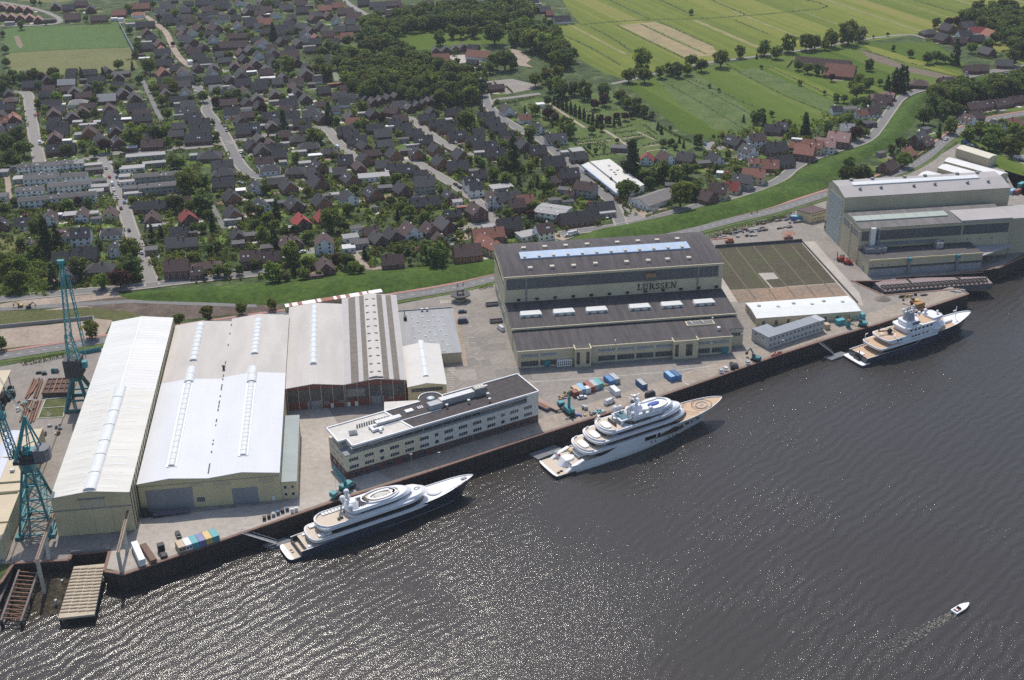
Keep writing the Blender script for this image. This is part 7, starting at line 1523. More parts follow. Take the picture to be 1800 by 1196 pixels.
# cyclists on the cycle path
def cyclist(label, p, a):
    t = thing('cyclist', label, 'cyclist', (p.x, p.y, .25), a); mb = MB()
    for x in (-.5, .5):
        for k in range(12): t0, t1 = 2*PI*k/12, 2*PI*(k+1)/12; mb.bar((x+.33*math.cos(t0), 0, .35+.33*math.sin(t0)), (x+.33*math.cos(t1), 0, .35+.33*math.sin(t1)), .05)
    mb.bar((-.5, 0, .35), (-.1, 0, .85), .05); mb.bar((-.1, 0, .85), (.45, 0, .85), .05); mb.bar((.5, 0, .35), (.42, 0, 1.05), .05); mb.bar((-.1, 0, .85), (0, 0, .35), .05); mb.build('bicycle', BLACK, t)
    mb = MB(); mb.bar((-.15, 0, .95), (.2, 0, 1.5), .34, .22); mb.ball((.28, 0, 1.68), .13, 8, 6)
    for s in (-1, 1): mb.bar((-.12, s*.1, .95), (.18, s*.12, .62), .15); mb.bar((.18, s*.12, .62), (.02, s*.12, .25), .11); mb.bar((.18, s*.18, 1.42), (.45, s*.2, 1.08), .09)
    mb.build('person', mat('dark_clothes', (.05,.05,.06), .9), t)
for (x, y), lab in (((1321,377), 'cyclist on the red path by the dyke, left one'), ((1330.5,374.5), 'cyclist on the red path by the dyke, right one'), ((804,504), 'cyclist on the path above the gatehouse, left one'), ((814,502), 'cyclist on the path above the gatehouse, right one')): cyclist(lab, G(x, y, .25), .35)
# ================================================================ THE TOWN
RC = {'d': (.036,.035,.041), 'g': (.078,.075,.078), 'l': (.30,.29,.285), 'b': (.082,.05,.047), 'r': (.27,.045,.04), 'o': (.27,.115,.08), 'p': (.34,.20,.175), 'w': (.62,.62,.62)}
WC = {'B': (.15,.07,.055), 'O': (.27,.12,.065), 'W': (.76,.75,.73), 'Y': (.60,.52,.33), 'G': (.33,.31,.29)}
RN = {'d': 'dark-roofed', 'g': 'grey-roofed', 'l': 'pale-roofed', 'b': 'brown-roofed', 'r': 'red-roofed', 'o': 'orange-roofed', 'p': 'pink-roofed', 'w': 'white-roofed'}
WN = {'B': 'brick', 'O': 'orange-brick', 'W': 'white', 'Y': 'cream', 'G': 'grey'}
RM = {k: mat('house_roof_'+RN[k].replace('-', '_'), c, .85, .18, .9, rnd=.22, streak=(1, 1, 1)) for k, c in RC.items()}
for k in RM: add_stripes(RM[k], (0, 0, 1), .55, .82, .2, .1)
WM = {k: mat('house_wall_'+WN[k].replace('-', '_'), c, .85, .12, .7, rnd=.12) for k, c in WC.items()}
HOUSES = []
TILEW = mat('roof_window_glass', (.62,.66,.70), .15, .1, 1)
def roof_mesh(L, Wd, e, r, hip, ov=.45):
    mb = MB(); a, b = L/2+ov*.6, Wd/2+ov; ez = e-ov*(r-e)/(Wd/2)
    if hip: 
        h = min(L/2-.3, Wd/2*1.0) if hip == 1 else Wd*.22
        if hip == 1:
            mb.face([(-a,-b,ez),(a,-b,ez),(a-h,0,r),(-a+h,0,r)]); mb.face([(a,b,ez),(-a,b,ez),(-a+h,0,r),(a-h,0,r)]); mb.face([(a,-b,ez),(a,b,ez),(a-h,0,r)]); mb.face([(-a,b,ez),(-a,-b,ez),(-a+h,0,r)]); mb.face([(-a,b,ez),(a,b,ez),(a,-b,ez),(-a,-b,ez)]); return mb
    slab(mb, (-a,-b,ez+.1), (a,-b,ez+.1), (a,0,r+.1), (-a,0,r+.1), .22); slab(mb, (-a,0,r+.1), (a,0,r+.1), (a,b,ez+.1), (-a,b,ez+.1), .22)
    return mb
def house(c, x, y, ang, L, Wd, code):
    rk, wk = code[0], code[1]; fl = code[2:]; flat = 'f' in fl; two = '2' in fl; ter = 't' in fl; hip = 1 if 'h' in fl else 0
    e = 5.2 if (two or ter) else 3.0
    if 's' in fl: e = 2.4
    r = e+(.9 if ter else Wd/2*(.55 if hip else .88)); 
    if flat: e = r = 2.9 if not two else 5.6
    p = c(x, y, e+(r-e)*.45)
    for q in HOUSES:
        if (q[0]-p).length < 5.5: return
    HOUSES.append((Vector((p.x, p.y, 0)), max(L, Wd)/2, math.radians(ang), L, Wd)); far = p.y > 950
    rr = random.Random(int(p.x*31+p.y*17)); a = math.radians(ang+rr.uniform(-3, 3))
    t = thing('flat_building' if flat else 'terrace_row' if ter else 'villa' if two else 'bungalow' if hip else 'terraced_house' if (L < 9.6 and Wd == 7) or rk == 'p' else 'house', None, 'house' if not flat else 'building', (p.x, p.y, 0), a, None)
    REG.append((t, Vector((p.x, p.y, 0)), (RN[rk] if not flat else ('flat white-roofed' if rk in 'wl' else 'flat grey-roofed'))+(' hipped' if hip else '')+' '+WN[wk], 'house' if not flat else 'building'))
    mb = MB()
    if flat or hip: mb.box(-L/2, L/2, -Wd/2, Wd/2, 0, e-.02)
    else:
        for s, o in ((-1, 0), (1, 1)):
            q = [(s*L/2, -Wd/2, 0), (s*L/2, Wd/2, 0), (s*L/2, Wd/2, e), (s*L/2, 0, r-.12), (s*L/2, -Wd/2, e)]; mb.face(q if s > 0 else q[::-1])
        mb.face([(-L/2,-Wd/2,0),(L/2,-Wd/2,0),(L/2,-Wd/2,e),(-L/2,-Wd/2,e)]); mb.face([(L/2,Wd/2,0),(-L/2,Wd/2,0),(-L/2,Wd/2,e),(L/2,Wd/2,e)])
    mb.build('wall', WM[wk], t)
    if flat:
        mb = MB(); mb.box(-L/2-.2, L/2+.2, -Wd/2-.2, Wd/2+.2, e, e+.3); mb.build('roof', RM[rk], t)
    else: rf = roof_mesh(L, Wd, e, r, hip).build('roof', RM[rk], t)
    if not flat and not far:
        mb = MB(); cx_ = rr.uniform(-.3, .3)*L; mb.box(cx_-.35, cx_+.35, -.35, .35, r-1.2, r+.8); mb.box(cx_-.42, cx_+.42, -.42, .42, r+.8, r+.95); mb.build('chimney', WM['B' if wk != 'W' else 'W'], t)
        nrm = Vector((0, -(r-e), -Wd/2)); 
        if rr.random() < .65 and not hip:
            for s in (-1, 1):
                for k in range(rr.randint(0, 2)):
                    xx = rr.uniform(-.35, .35)*L; f0, f1 = .35, .52; mb = MB(); y0, y1 = s*Wd/2*(1-f0), s*Wd/2*(1-f1); z0, z1 = e+(r-e)*f0+.2, e+(r-e)*f1+.2
                    q = [(xx-.45, y0, z0), (xx+.45, y0, z0), (xx+.45, y1, z1), (xx-.45, y1, z1)]; mb.face(q if s < 0 else q[::-1]); mb.build('roof_window', TILEW, t)
    if p.y < 860:
        fr = WTRIM
        sides = [(1, L/2, Wd), (-1, L/2, Wd)] if abs(math.sin(a)) > .5 else []
        sg = -1 if math.cos(a) > 0 else 1      # the long wall that faces the viewer
        def pane(x0, y0, ux, uy, w_, z0, z1):
            ox, oy = uy, -ux; mb = MB(); mb.mi = 1; q = lambda d, k: [(x0+ox*d-ux*k, y0+oy*d-uy*k), (x0+ux*w_+ox*d+ux*k, y0+uy*w_+oy*d+uy*k)]
            A, B_ = q(.04, 0), q(-.05, 0); mb.mi = 0; mb.prism([A[0], A[1], B_[1], B_[0]], z0, z1, bot=True)
            A, B_ = q(.03, .1), q(-.05, .1); mb.mi = 1; mb.prism([A[0], A[1], B_[1], B_[0]], z0-.1, z1+.1, bot=True); mb.build('window', [GLASSD, fr], t)
        lev = [(1.0, 2.2)]+([(3.4, 4.5)] if (two or ter) else [])
        n_ = max(2, int(L/3.2))
        for z0, z1 in lev:
            for k in range(n_):
                xx = -L/2+L*(k+.5)/n_-.6
                if sg < 0: pane(xx, -Wd/2, 1, 0, 1.2, z0, z1)
                else: pane(xx+1.2, Wd/2, -1, 0, 1.2, z0, z1)
        if not flat and not hip:
            gs = -1 if math.sin(a) > 0 else 1   # gable end facing the viewer
            zz = lev+([(e+.3, e+1.4)] if r-e > 2.6 else [])
            for z0, z1 in zz:
                for yy in ((-Wd*.26, Wd*.26) if Wd > 6 or z0 < e else (0,)):
                    if gs > 0: pane(L/2, yy-.5, 0, 1, 1.0, z0, z1)
                    else: pane(-L/2, yy+.5, 0, -1, 1.0, z0, z1)
HD = {
(0,300): "425 60 3 21 8 gWt;310 185 3 17 8 gWt;725 130 3 26 8 gWt;600 265 4 46 8 gWt;780 35 3 16 8 gWt;1700 30 4 34 8 gGt;1690 140 4 27 8 gGt;200 75 3 7 7 lGf;1020 100 3 11 6 gGf;1040 160 3 12 6 lGf;1010 210 3 9 6 lGf;1090 205 3 6 5 wGf;1340 110 3 10 4 lWf;1365 180 3 9 6 gGf;1400 235 3 11 4 lGf;240 530 3 10 8 dW;515 470 92 11 9 bW;860 440 92 11 8 bW;740 455 3 8 7 lBf;1155 430 92 10 8 bY;845 640 3 11 10 dW2;690 680 92 6 5 bWs;1170 630 3 13 9 dWh;315 740 92 4 4 bWs;1215 800 100 10 8 dW;900 850 0 13 10 dB;690 890 0 14 9 dB;1050 1000 -2 15 11 dBh;710 1080 100 10 9 gB;1580 350 3 20 8 dB;1600 480 95 11 9 bB;10 540 100 9 8 dB;10 260 3 8 8 gWf;640 640 5 6 5 bBf;1620 580 3 8 4 lGf;1010 500 3 6 4 gGf;990 440 3 5 5 lGf;1590 820 5 7 6 gGf;600 460 3 6 3 wWf",
(300,300): "170 300 3 10 8 bB;180 470 110 10 10 rB;85 630 3 10 9 dB;30 740 3 9 10 gB;170 740 5 12 8 gB;60 980 3 13 10 bB2;370 980 8 16 8 bBh;270 1045 5 7 7 bB;550 110 8 14 10 dB;640 250 110 12 10 dO;650 430 110 11 10 dO;900 150 105 10 9 dW;950 340 110 12 9 dW;1235 140 110 11 10 dO;1540 100 115 12 11 dB;1300 330 110 12 10 dB;1580 300 110 11 10 dO;1370 510 110 11 10 rB;1600 470 110 10 9 rB;700 660 105 10 8 dB;840 670 5 9 6 gBf;710 755 5 7 6 gBf;840 880 3 11 9 bB2;1030 890 3 13 9 bB;1010 800 5 7 6 gBf;1220 740 110 9 9 bB;1300 730 110 9 8 bB;1610 720 95 11 10 bW2;1620 980 100 11 9 bB;30 270 5 7 5 gGf;735 200 5 6 5 wGf;1295 590 5 6 4 lBf;1170 330 5 7 5 gBf;1020 320 5 7 4 lGf;650 515 3 10 3 lGf;1640 260 5 5 4 gBf;1720 245 5 6 4 lGf;140 800 3 7 4 lGf;230 645 3 5 4 gBf;1510 1100 8 9 3 bBf",
(600,300): "90 60 110 11 10 dO;340 50 5 20 9 lWf;70 260 110 11 10 dW;330 210 110 11 10 dO;640 170 110 11 10 dB;870 100 5 13 11 gG2;880 310 5 18 9 dB;790 300 95 10 8 dB;460 170 5 9 6 gBf;1140 240 105 9 8 dB;1365 90 10 10 8 dW2;1410 150 10 9 8 dW2;1440 30 10 10 8 dB;1680 165 10 14 8 lGf;1600 260 95 12 9 bW2;1745 260 8 16 10 gW2;1420 390 115 11 10 bB2;1220 320 5 6 5 lWf;1170 440 5 10 7 dB;310 620 8 9 8 bB;390 690 110 11 9 gB;540 650 110 11 9 dB;720 600 110 12 11 bW;930 590 110 10 9 bB;1090 540 110 13 10 gB;1040 700 110 9 8 bW;150 600 10 7 6 gWf;95 690 10 9 7 lWf;190 750 8 10 8 gGf;75 800 8 7 6 wWf;535 920 3 12 9 bB;1320 820 8 15 11 bO2;1540 640 8 18 9 oB2;1560 740 120 17 9 oY2;1745 540 5 12 10 dB2;340 380 5 3 4 gGf;1240 450 5 7 5 gBf;1570 580 5 10 5 lGf;1265 380 5 6 3 oBf;1690 705 5 5 4 gBf",
(850,250): "570 70 8 11 10 dB;735 190 8 14 12 dB2;900 310 8 12 10 dB2;770 380 8 8 7 bB;1075 450 -35 13 9 bG2;430 590 8 11 9 oB2;340 630 8 10 9 bB2;730 700 -30 19 15 lWt;1000 770 12 24 11 dB;1230 670 10 16 10 dB;1300 735 10 10 4 lGf;290 830 5 12 10 dB2;630 890 20 10 9 bW2;470 960 20 13 9 lWf;980 80 8 9 8 lGf;1000 140 5 12 7 gB;1010 530 -30 8 6 wWf;910 530 -30 6 5 bB;840 490 -25 7 6 gGf;750 600 8 8 5 gGf;1450 50 -15 14 8 gBf;1600 590 14 8 5 gWf;890 620 8 7 4 gGf;640 650 5 5 4 gGf;850 100 8 5 4 lGf",
(0,120): "110 320 3 10 9 bBh;80 400 3 10 8 dB;25 540 5 8 7 oB;140 510 100 11 10 oB;150 610 5 10 8 gG;350 160 -3 17 9 dB;700 140 3 14 8 lB;780 230 100 10 10 gB;510 260 3 15 8 dB;545 360 3 14 9 dB;560 460 105 10 10 bB;820 345 3 14 10 lWh;865 440 105 10 10 bB;1010 110 3 14 9 dB;880 120 3 7 6 dBf;1270 50 3 15 10 dBf;1330 190 100 10 9 dB;1410 290 105 12 10 gB;1120 300 3 14 10 lB;1145 410 105 11 10 bB;1435 400 3 14 11 dB;1165 530 3 13 9 dB;1490 510 3 14 9 dB;1340 530 3 9 5 wBf;605 600 0 15 9 dB;575 710 100 11 10 bB;640 830 0 19 10 dB;935 650 100 11 11 bO;925 590 3 12 4 lGf;1205 640 110 10 9 dB;1230 760 110 12 10 dB;1600 780 3 15 9 bB;835 690 3 7 6 lGf;705 755 3 6 4 wGf;710 290 3 6 5 lGf;660 378 3 4 4 wWf;1060 440 3 5 4 wGf;1700 190 5 10 8 bB;430 1000 4 12 8 gWt;250 1020 4 8 8 gWt;545 1000 4 11 8 gWt;680 985 4 12 8 gWt;820 975 4 7 8 lWt;430 1115 4 21 8 gWt;1530 910 4 26 7 lGf;1390 1040 4 16 7 lWf;1620 990 4 15 5 lGf;980 1010 4 11 5 lGf;990 1060 4 11 5 gBf;815 560 3 7 5 lGf;1020 560 3 5 5 lGf;1380 830 3 8 5 wBf;160 1030 3 6 5 gGf;40 1080 3 6 6 lGf;1310 1130 4 7 6 lGf",
(300,120): "125 40 95 9 8 gW;170 110 10 13 9 dB;440 110 10 14 10 dB;30 120 5 9 8 bB;740 60 100 12 10 dB;760 140 8 13 10 dB;1000 30 8 12 9 bB;1420 40 100 15 12 gB;1020 100 8 12 6 wBf;1120 130 8 9 9 gB;930 180 8 13 11 dB;470 200 8 10 8 lW;640 210 100 9 8 gW;150 240 95 11 9 dW;80 320 5 14 8 dB;180 365 5 11 8 gB;160 440 3 16 9 gB;230 500 3 12 9 dB;300 560 3 15 10 dB;310 630 3 15 9 dB;290 720 3 19 10 dB;410 890 -3 16 14 dBh;540 1000 8 14 9 gB;560 1075 3 15 11 dBh;640 440 8 12 10 dW;795 425 8 8 6 gWf;600 350 5 14 8 bB;735 530 110 10 9 dB;810 620 5 17 13 dB;910 300 100 10 9 gB;1095 260 100 11 9 gB;1240 350 5 14 10 dG;1420 300 100 10 9 gB;1330 240 105 10 8 dB;930 385 110 10 9 dB;1060 590 100 10 9 gB;1250 480 -5 14 10 dW;1050 490 5 12 9 dB;1500 420 115 10 8 dW;1580 510 115 10 9 dB;1380 560 5 13 10 dB;850 790 115 11 9 dB;960 840 100 12 11 dB;1085 825 5 12 9 dB;1360 720 5 15 12 dBh;1450 800 5 15 11 dBh;1660 860 5 12 9 dBh;985 960 5 12 8 bW;1040 1040 5 14 10 dWh;1310 1060 -5 13 11 dBh;1550 1010 112 11 10 dO;1610 220 10 10 9 dB;1770 280 5 11 9 gB;1520 910 5 9 4 wGf;1410 990 5 8 5 lGf;1350 875 5 10 4 lGf;955 600 5 6 4 lGf;1260 605 5 6 4 lGf;1090 345 5 8 4 lGf;575 190 5 8 3 lGf;1560 80 8 9 5 lBf;1480 165 5 6 4 gBf;70 370 5 5 4 lGf;90 490 3 8 4 lGf;435 720 3 4 5 wWf;240 910 3 5 5 lGf;1180 980 5 5 4 lGf;1200 785 8 6 4 lGf;850 35 8 8 4 wGf;1280 280 8 6 5 lGf;1420 450 8 6 4 lWf",
(600,120): "50 205 5 11 9 bB;60 290 5 12 8 gG;330 335 110 9 7 gB;410 315 110 9 7 gB;490 298 110 9 7 gB;570 282 110 9 7 gB;640 266 110 9 7 gB;715 395 110 9 7 gB;785 365 110 9 7 gB;855 348 110 9 7 gB;920 332 110 9 7 gB;985 314 110 9 7 gB;90 490 115 10 9 gB;330 460 115 10 9 dB;530 430 150 11 9 bB;555 560 5 10 9 dB;650 610 5 12 9 dB;755 670 5 12 9 dB;860 740 5 13 10 dB;900 510 5 12 9 dO;1005 570 5 12 9 dO;1100 615 5 12 9 dO;1210 690 5 13 10 dO;1180 450 8 12 9 dB;1400 740 5 13 9 dO;1470 810 5 11 9 dO;1560 800 5 10 9 dB;1620 870 5 12 10 dO;1525 490 5 12 9 dB;1580 550 5 12 9 dB;1640 610 5 12 9 dB;1740 690 5 11 9 dB;1740 420 110 10 9 gW;160 740 5 14 10 dO;100 680 5 11 9 dB;30 650 5 10 10 dB;40 950 5 10 11 dB;250 930 112 10 10 dO;550 880 112 10 10 dO;790 870 100 10 10 dO;690 860 5 9 5 gBf;990 830 112 10 9 dO;1040 960 112 11 10 dO;1250 890 112 11 10 dO;1220 1010 5 14 11 dO;640 1040 -25 20 9 dB;1625 190 8 13 6 bB;1545 150 8 5 3 lGf;510 608 8 6 3 wWf;1130 535 8 5 4 lGf;750 805 8 9 2 lGf;650 740 5 8 3 gGf;510 1070 5 6 4 wWf;1450 880 5 7 4 lGf;220 470 5 7 4 lGf;1390 1075 5 6 5 gGf",
(0,0): "760 170 3 14 11 bB;1040 185 3 16 9 bB;1250 130 3 14 9 oB;1450 140 3 13 9 oWh;1470 60 3 20 10 oB;20 60 100 10 9 pB;110 70 100 10 9 pB;200 77 100 10 9 pB;290 87 100 10 9 pB;30 160 100 10 9 pB;120 165 100 10 9 pB;210 170 100 10 9 pB;310 173 100 10 9 pB;400 192 100 10 9 pB;520 205 3 12 6 gBf;580 50 100 12 10 gB;720 70 5 12 9 dB;850 30 5 13 9 bB;950 80 100 12 10 dB;1370 250 3 9 5 lGf;1200 192 3 6 4 wWf;1270 195 3 5 4 wWf;100 235 3 9 4 lGf",
(200,0): "600 210 5 16 9 dB;330 250 5 18 9 dB;350 330 105 10 10 bB;390 390 5 10 8 dB;480 450 110 11 9 bB;510 540 5 14 10 dB;560 595 110 10 9 dB;530 650 5 13 9 dB;520 750 110 13 11 oB;720 740 95 11 9 bW;560 830 5 16 9 dB;780 830 105 12 9 dB;790 210 3 12 9 bB;765 100 5 13 9 gB;990 90 3 12 9 bB;1150 180 10 10 9 gW;985 200 5 11 8 dB;890 280 120 12 9 bB;1060 280 120 14 10 bB;1300 250 100 10 8 bW;1590 220 5 14 11 oB;740 300 120 12 9 gB;720 355 110 11 9 bB;820 420 115 12 9 dB;1040 400 100 11 9 dW;1330 370 0 22 8 bB;1250 460 0 26 10 bB;1570 430 100 10 9 bW;940 480 110 10 9 dB;840 525 5 13 9 bB;890 590 5 13 9 dB;960 640 3 12 9 dB;1340 540 110 11 9 bB;1370 605 110 12 9 dB;1270 680 100 11 9 bB;1050 700 100 11 9 gB;1490 650 100 12 10 gB;1600 720 100 11 10 gB;1340 760 105 12 9 gB;1680 540 100 11 9 dB;540 40 5 12 9 gG;950 20 0 18 9 dB;1170 60 5 12 9 dB;1420 50 100 11 9 gB;1600 90 5 12 9 bB;1540 130 5 11 8 bB;320 610 3 9 4 wGf;340 440 3 10 4 lGf;975 680 3 10 3 lGf;800 640 110 6 4 wWf;1610 150 3 6 4 wBf;1390 180 3 7 4 lGf;1460 745 3 7 4 lGf;260 575 3 12 3 bBf",
(450,0): "320 70 5 14 9 gB;720 80 5 13 9 oB;860 50 5 12 9 oB;940 110 5 16 10 bB;1030 160 5 15 11 bB;760 150 110 11 9 bB;840 200 100 11 9 dW;680 260 100 12 10 dB;490 265 150 13 10 gB;360 210 110 12 9 dB;600 180 110 11 9 bB;760 350 5 12 9 bO;870 395 5 8 6 oB;530 410 110 9 8 dW;560 490 5 11 6 lWf;355 560 3 16 10 bO2;270 420 110 11 9 dB;1020 290 5 12 9 gB;880 300 5 11 9 gB;1290 40 3 20 9 gB;1450 30 3 14 9 bB;1300 100 3 12 9 gB;1580 80 3 14 9 bB;1420 130 3 12 9 bB;1650 125 3 10 8 gW;1130 20 3 12 9 dB;650 800 8 10 5 gBf;830 880 8 12 3 oBf;480 30 5 12 8 bB;560 60 5 8 5 gBf;200 30 5 12 9 dB",
(700,0): "445 600 3 15 12 oB2;850 560 -30 22 10 oW;790 495 -30 10 9 dB;390 520 95 8 9 gB;500 510 95 8 9 gB;600 498 95 8 9 gB;685 480 95 8 9 gB;780 645 -25 10 5 dB;1430 80 110 11 9 dB;1540 90 5 11 9 gB;1590 130 5 8 8 oB;1720 190 5 16 10 dW;860 40 5 16 9 dB;1110 40 3 22 9 dB;560 10 5 14 9 bB;660 -5 5 13 9 dB;980 15 5 12 9 gB;1280 20 5 14 9 bB;1400 15 5 14 9 dB;310 30 5 12 9 bB;1030 920 8 13 6 bB;1470 40 5 7 4 lGf",
(880,150): "250 330 5 9 7 oW;370 430 120 11 9 dW;580 540 5 15 9 gW;250 610 100 11 10 dB;415 195 5 6 5 wWf",
(1130,200): "45 450 70 9 9 rW;240 440 115 11 10 bW;450 440 -30 11 10 gB;640 510 5 9 6 gBf;760 450 110 10 8 dW;965 270 120 13 10 dB;1190 240 10 12 9 bW2;1110 360 110 11 9 gW2;1390 340 15 16 11 dB;1370 145 -25 12 9 dB;1455 120 -25 9 8 gG;1170 490 -10 7 6 oW;1340 520 -15 11 10 oB;1440 480 10 18 11 dB;1170 610 -30 14 9 oY2;1050 670 -35 12 9 gG2;800 770 -30 11 10 bY2;945 750 -30 9 9 rY;680 850 120 9 10 bB;310 745 -15 9 6 gBf;810 615 -20 4 4 wWf;1620 265 -25 7 3 wGf",
(1300,100): "1060 130 -30 24 17 oB;880 50 -30 46 11 bB;1130 735 -15 10 9 lG2;1050 830 -30 15 11 pB2;900 890 -30 14 10 pW2;770 905 150 14 9 oY2;690 965 -30 13 11 oB2;590 920 -30 8 7 oB;1380 560 5 14 9 bW;1280 580 5 9 7 oW;1160 540 5 11 7 gWf;1020 540 5 8 7 dW;1365 690 5 9 7 dBf;1510 430 -30 13 10 bB;1460 475 10 11 7 bY;1570 395 -40 9 7 pB;1740 995 40 13 10 oB;1560 1130 40 12 10 bB;1430 410 0 9 6 pB;1490 1005 20 6 4 gGf",
(1550,0,7.036): "590 385 5 15 11 dBh;820 330 110 13 11 dB;1050 300 5 13 11 gB;760 450 110 13 11 dB;1020 410 10 13 10 dW;950 490 5 13 9 bB;1170 365 -10 14 9 rW;1340 400 100 12 11 oW;1500 440 0 9 7 oW;1660 300 -10 16 9 bB;1180 465 5 12 9 dB;1310 620 110 12 10 gB;1230 830 -20 12 9 bB;1520 770 -20 13 9 gB;470 1010 -20 14 12 bBh;800 985 0 13 8 bB;1110 840 -20 12 8 bB;1700 600 5 12 9 dB;1560 900 10 8 4 gGf",
(1350,0,3.987): "1450 735 15 16 8 bB;1540 720 15 14 8 bB;1640 710 15 16 8 bB;1730 690 15 14 8 bB;1400 820 110 12 9 bW;1450 800 10 12 9 bB;1460 725 10 12 8 lGf;1610 870 120 11 9 dW;1715 850 10 11 9 oB;1060 955 40 12 10 gB2;1100 985 40 12 9 bB;1780 650 10 9 6 gGf;1110 900 20 7 5 gGf",
}
for key, txt in HD.items():
    c = CR(*key)
    for ent in txt.split(';'):
        v = ent.split(); house(c, float(v[0]), float(v[1]), float(v[2]), float(v[3]), float(v[4]), v[5])
# long white nursery hall beside the church street, low white hall by the dyke
c = CR(850,250)
nh = thing('flat_hall', 'long white flat-roofed hall with silver edge, beside the street from the cemetery', 'hall', tuple(c(1300,330)))
P = [c(x, y, 4.4) for x, y in ((1120,205),(1325,180),(1690,450),(1500,520),(1430,450))]; mb = MB(); mb.prism([(p.x, p.y) for p in P[::-1]], 0, 4.3); W(mb, 'wall', WM['W'], nh)
mb = MB(); mb.prism([(p.x, p.y) for p in P[::-1]], 4.3, 4.6); W(mb, 'roof', mat('cream_flat_roof', (.60,.58,.54), .7, .06, .2), nh)
P = [c(x, y, 3.6) for x, y in ((1040,240),(1105,212),(1425,470),(1420,540))]; mb = MB(); mb.prism([(p.x, p.y) for p in P[::-1]], 0, 3.5); W(mb, 'wall', WM['W'], nh); mb = MB(); mb.prism([(p.x, p.y) for p in P[::-1]], 3.5, 3.8); W(mb, 'roof', mat('cream_flat_roof', (.6,.58,.54)), nh)
mb = MB(); a, b = c(1035,245,3.6), c(1415,548,3.6); mb.bar(a, b, 1.6, 1.0); W(mb, 'silver_edge', mat('silver_edge', (.55,.60,.66), .3, .08, .5, metal=.3), nh)
for x, y in ((1320,250),(1340,292),(1410,295),(1375,318),(1390,342)): p = c(x, y, 4.7); mb = MB(); mb.box(p.x-.8, p.x+.8, p.y-.5, p.y+.5, 4.5, 5.0); W(mb, 'roof_hatch', STEELG, nh)
lw = thing('village_hall', 'low white hall with grey shingle roof between big trees and dyke road', 'hall', (0, 0, 0))
LWp = [c(x, y) for x, y in ((1540,655),(1725,735),(2040,620),(1850,545))]
ctr = sum((p for p in LWp), Vector())/4; u_ = (LWp[2]-LWp[1]).normalized(); lw.location = (ctr.x, ctr.y, 0); lw.rotation_euler = (0, 0, math.atan2(u_.y, u_.x)); Lh, Wh = (LWp[2]-LWp[1]).length, 15.0
mb = MB()
for s in (-1, 1): q = [(s*Lh/2,-Wh/2,0),(s*Lh/2,Wh/2,0),(s*Lh/2,Wh/2,3.2),(s*Lh/2,0,6.2),(s*Lh/2,-Wh/2,3.2)]; mb.face(q if s > 0 else q[::-1])
mb.face([(-Lh/2,-Wh/2,0),(Lh/2,-Wh/2,0),(Lh/2,-Wh/2,3.2),(-Lh/2,-Wh/2,3.2)]); mb.face([(Lh/2,Wh/2,0),(-Lh/2,Wh/2,0),(-Lh/2,Wh/2,3.2),(Lh/2,Wh/2,3.2)]); mb.build('wall', WM['W'], lw)
roof_mesh(Lh, Wh, 3.2, 6.3, 0).build('roof', mat('grey_shingle', (.20,.18,.175), .9, .2, .5), lw)
mb = MB(); mb.box(-Lh/2+2, -Lh/2+6, -Wh/2-3, -Wh/2, 0, 2.6); mb.build('porch', WM['W'], lw); mb = MB(); mb.box(-Lh/2+1.8, -Lh/2+6.2, -Wh/2-3.2, -Wh/2, 2.6, 2.8); mb.build('porch_roof', RM['d'], lw)
for yy in (-5, -2, 2, 5): mb = MB(); mb.box(-Lh/2-.06, -Lh/2, yy-.5, yy+.5, 1, 2.2 if abs(yy) > 3 else 2.4); mb.build('window', GLASSD if abs(yy) > 3 else mat('tan_door', (.4,.25,.12)), lw)
HOUSES.append((ctr, 14, lw.rotation_euler.z, Lh, Wh)); HOUSES.append((c(1350,330), 22, -.6, 40, 22))
# church tower or mast seen dark against the trees, and the sports-field windbreak
p = G(846, 195); t = thing('dark_mast', 'slim dark lattice mast standing at the end of the wood', 'mast', (p.x, p.y, 0)); mb = MB(); lattice(mb, (p.x, p.y, 0), (p.x, p.y, 24), 2.0, 1.2, 10, .3, .2); W(mb, 'lattice', BLACK, t); mb = MB(); mb.cyl((p.x, p.y, 24), (p.x, p.y, 25), 1.0, 10); W(mb, 'lamp_ring', STEELG, t)
mb = MB(); pts = [G(210,44), G(222,68), G(232,86), G(241,102)]
for a, b in zip(pts, pts[1:]): mb.bar(a+Vector((0,0,1.5)), b+Vector((0,0,1.5)), .3, 3.0)
tag(mb.build('windbreak_fence', mat('pale_blue_mesh', (.30,.36,.44), .7, .1, .3)), 'pale blue windbreak fence along the far side of the sports pitch', 'fence')
# patios, drives, hedges and shrubs among the houses
def on_road(p, m=1.5):
    for kk, (P, w_) in ROADS.items():
        for i in range(len(P)-1):
            a, b = P[i], P[i+1]; ab = b-a; t = max(0, min(1, (p-a).dot(ab)/max(1e-6, ab.length_squared)))
            if (a+ab*t-p).length < w_/2+m: return True
    return False
GRID = {}
for h_ in HOUSES: GRID.setdefault((int(h_[0].x//30), int(h_[0].y//30)), []).append(h_)
def in_house(p, m=.6):
    gx, gy = int(p.x//30), int(p.y//30)
    for i in (-1, 0, 1):
        for j in (-1, 0, 1):
            for h_ in GRID.get((gx+i, gy+j), []):
                d = p-h_[0]; ca_, sa = math.cos(h_[2]), math.sin(h_[2]); lx, ly = d.x*ca_+d.y*sa, -d.x*sa+d.y*ca_
                if abs(lx) < h_[3]/2+m and abs(ly) < h_[4]/2+m: return True
    return False
rp_ = random.Random(77)
pat = {0: MB(), 1: MB(), 2: MB()}; hedge = MB(); lawn = MB(); zc = 0
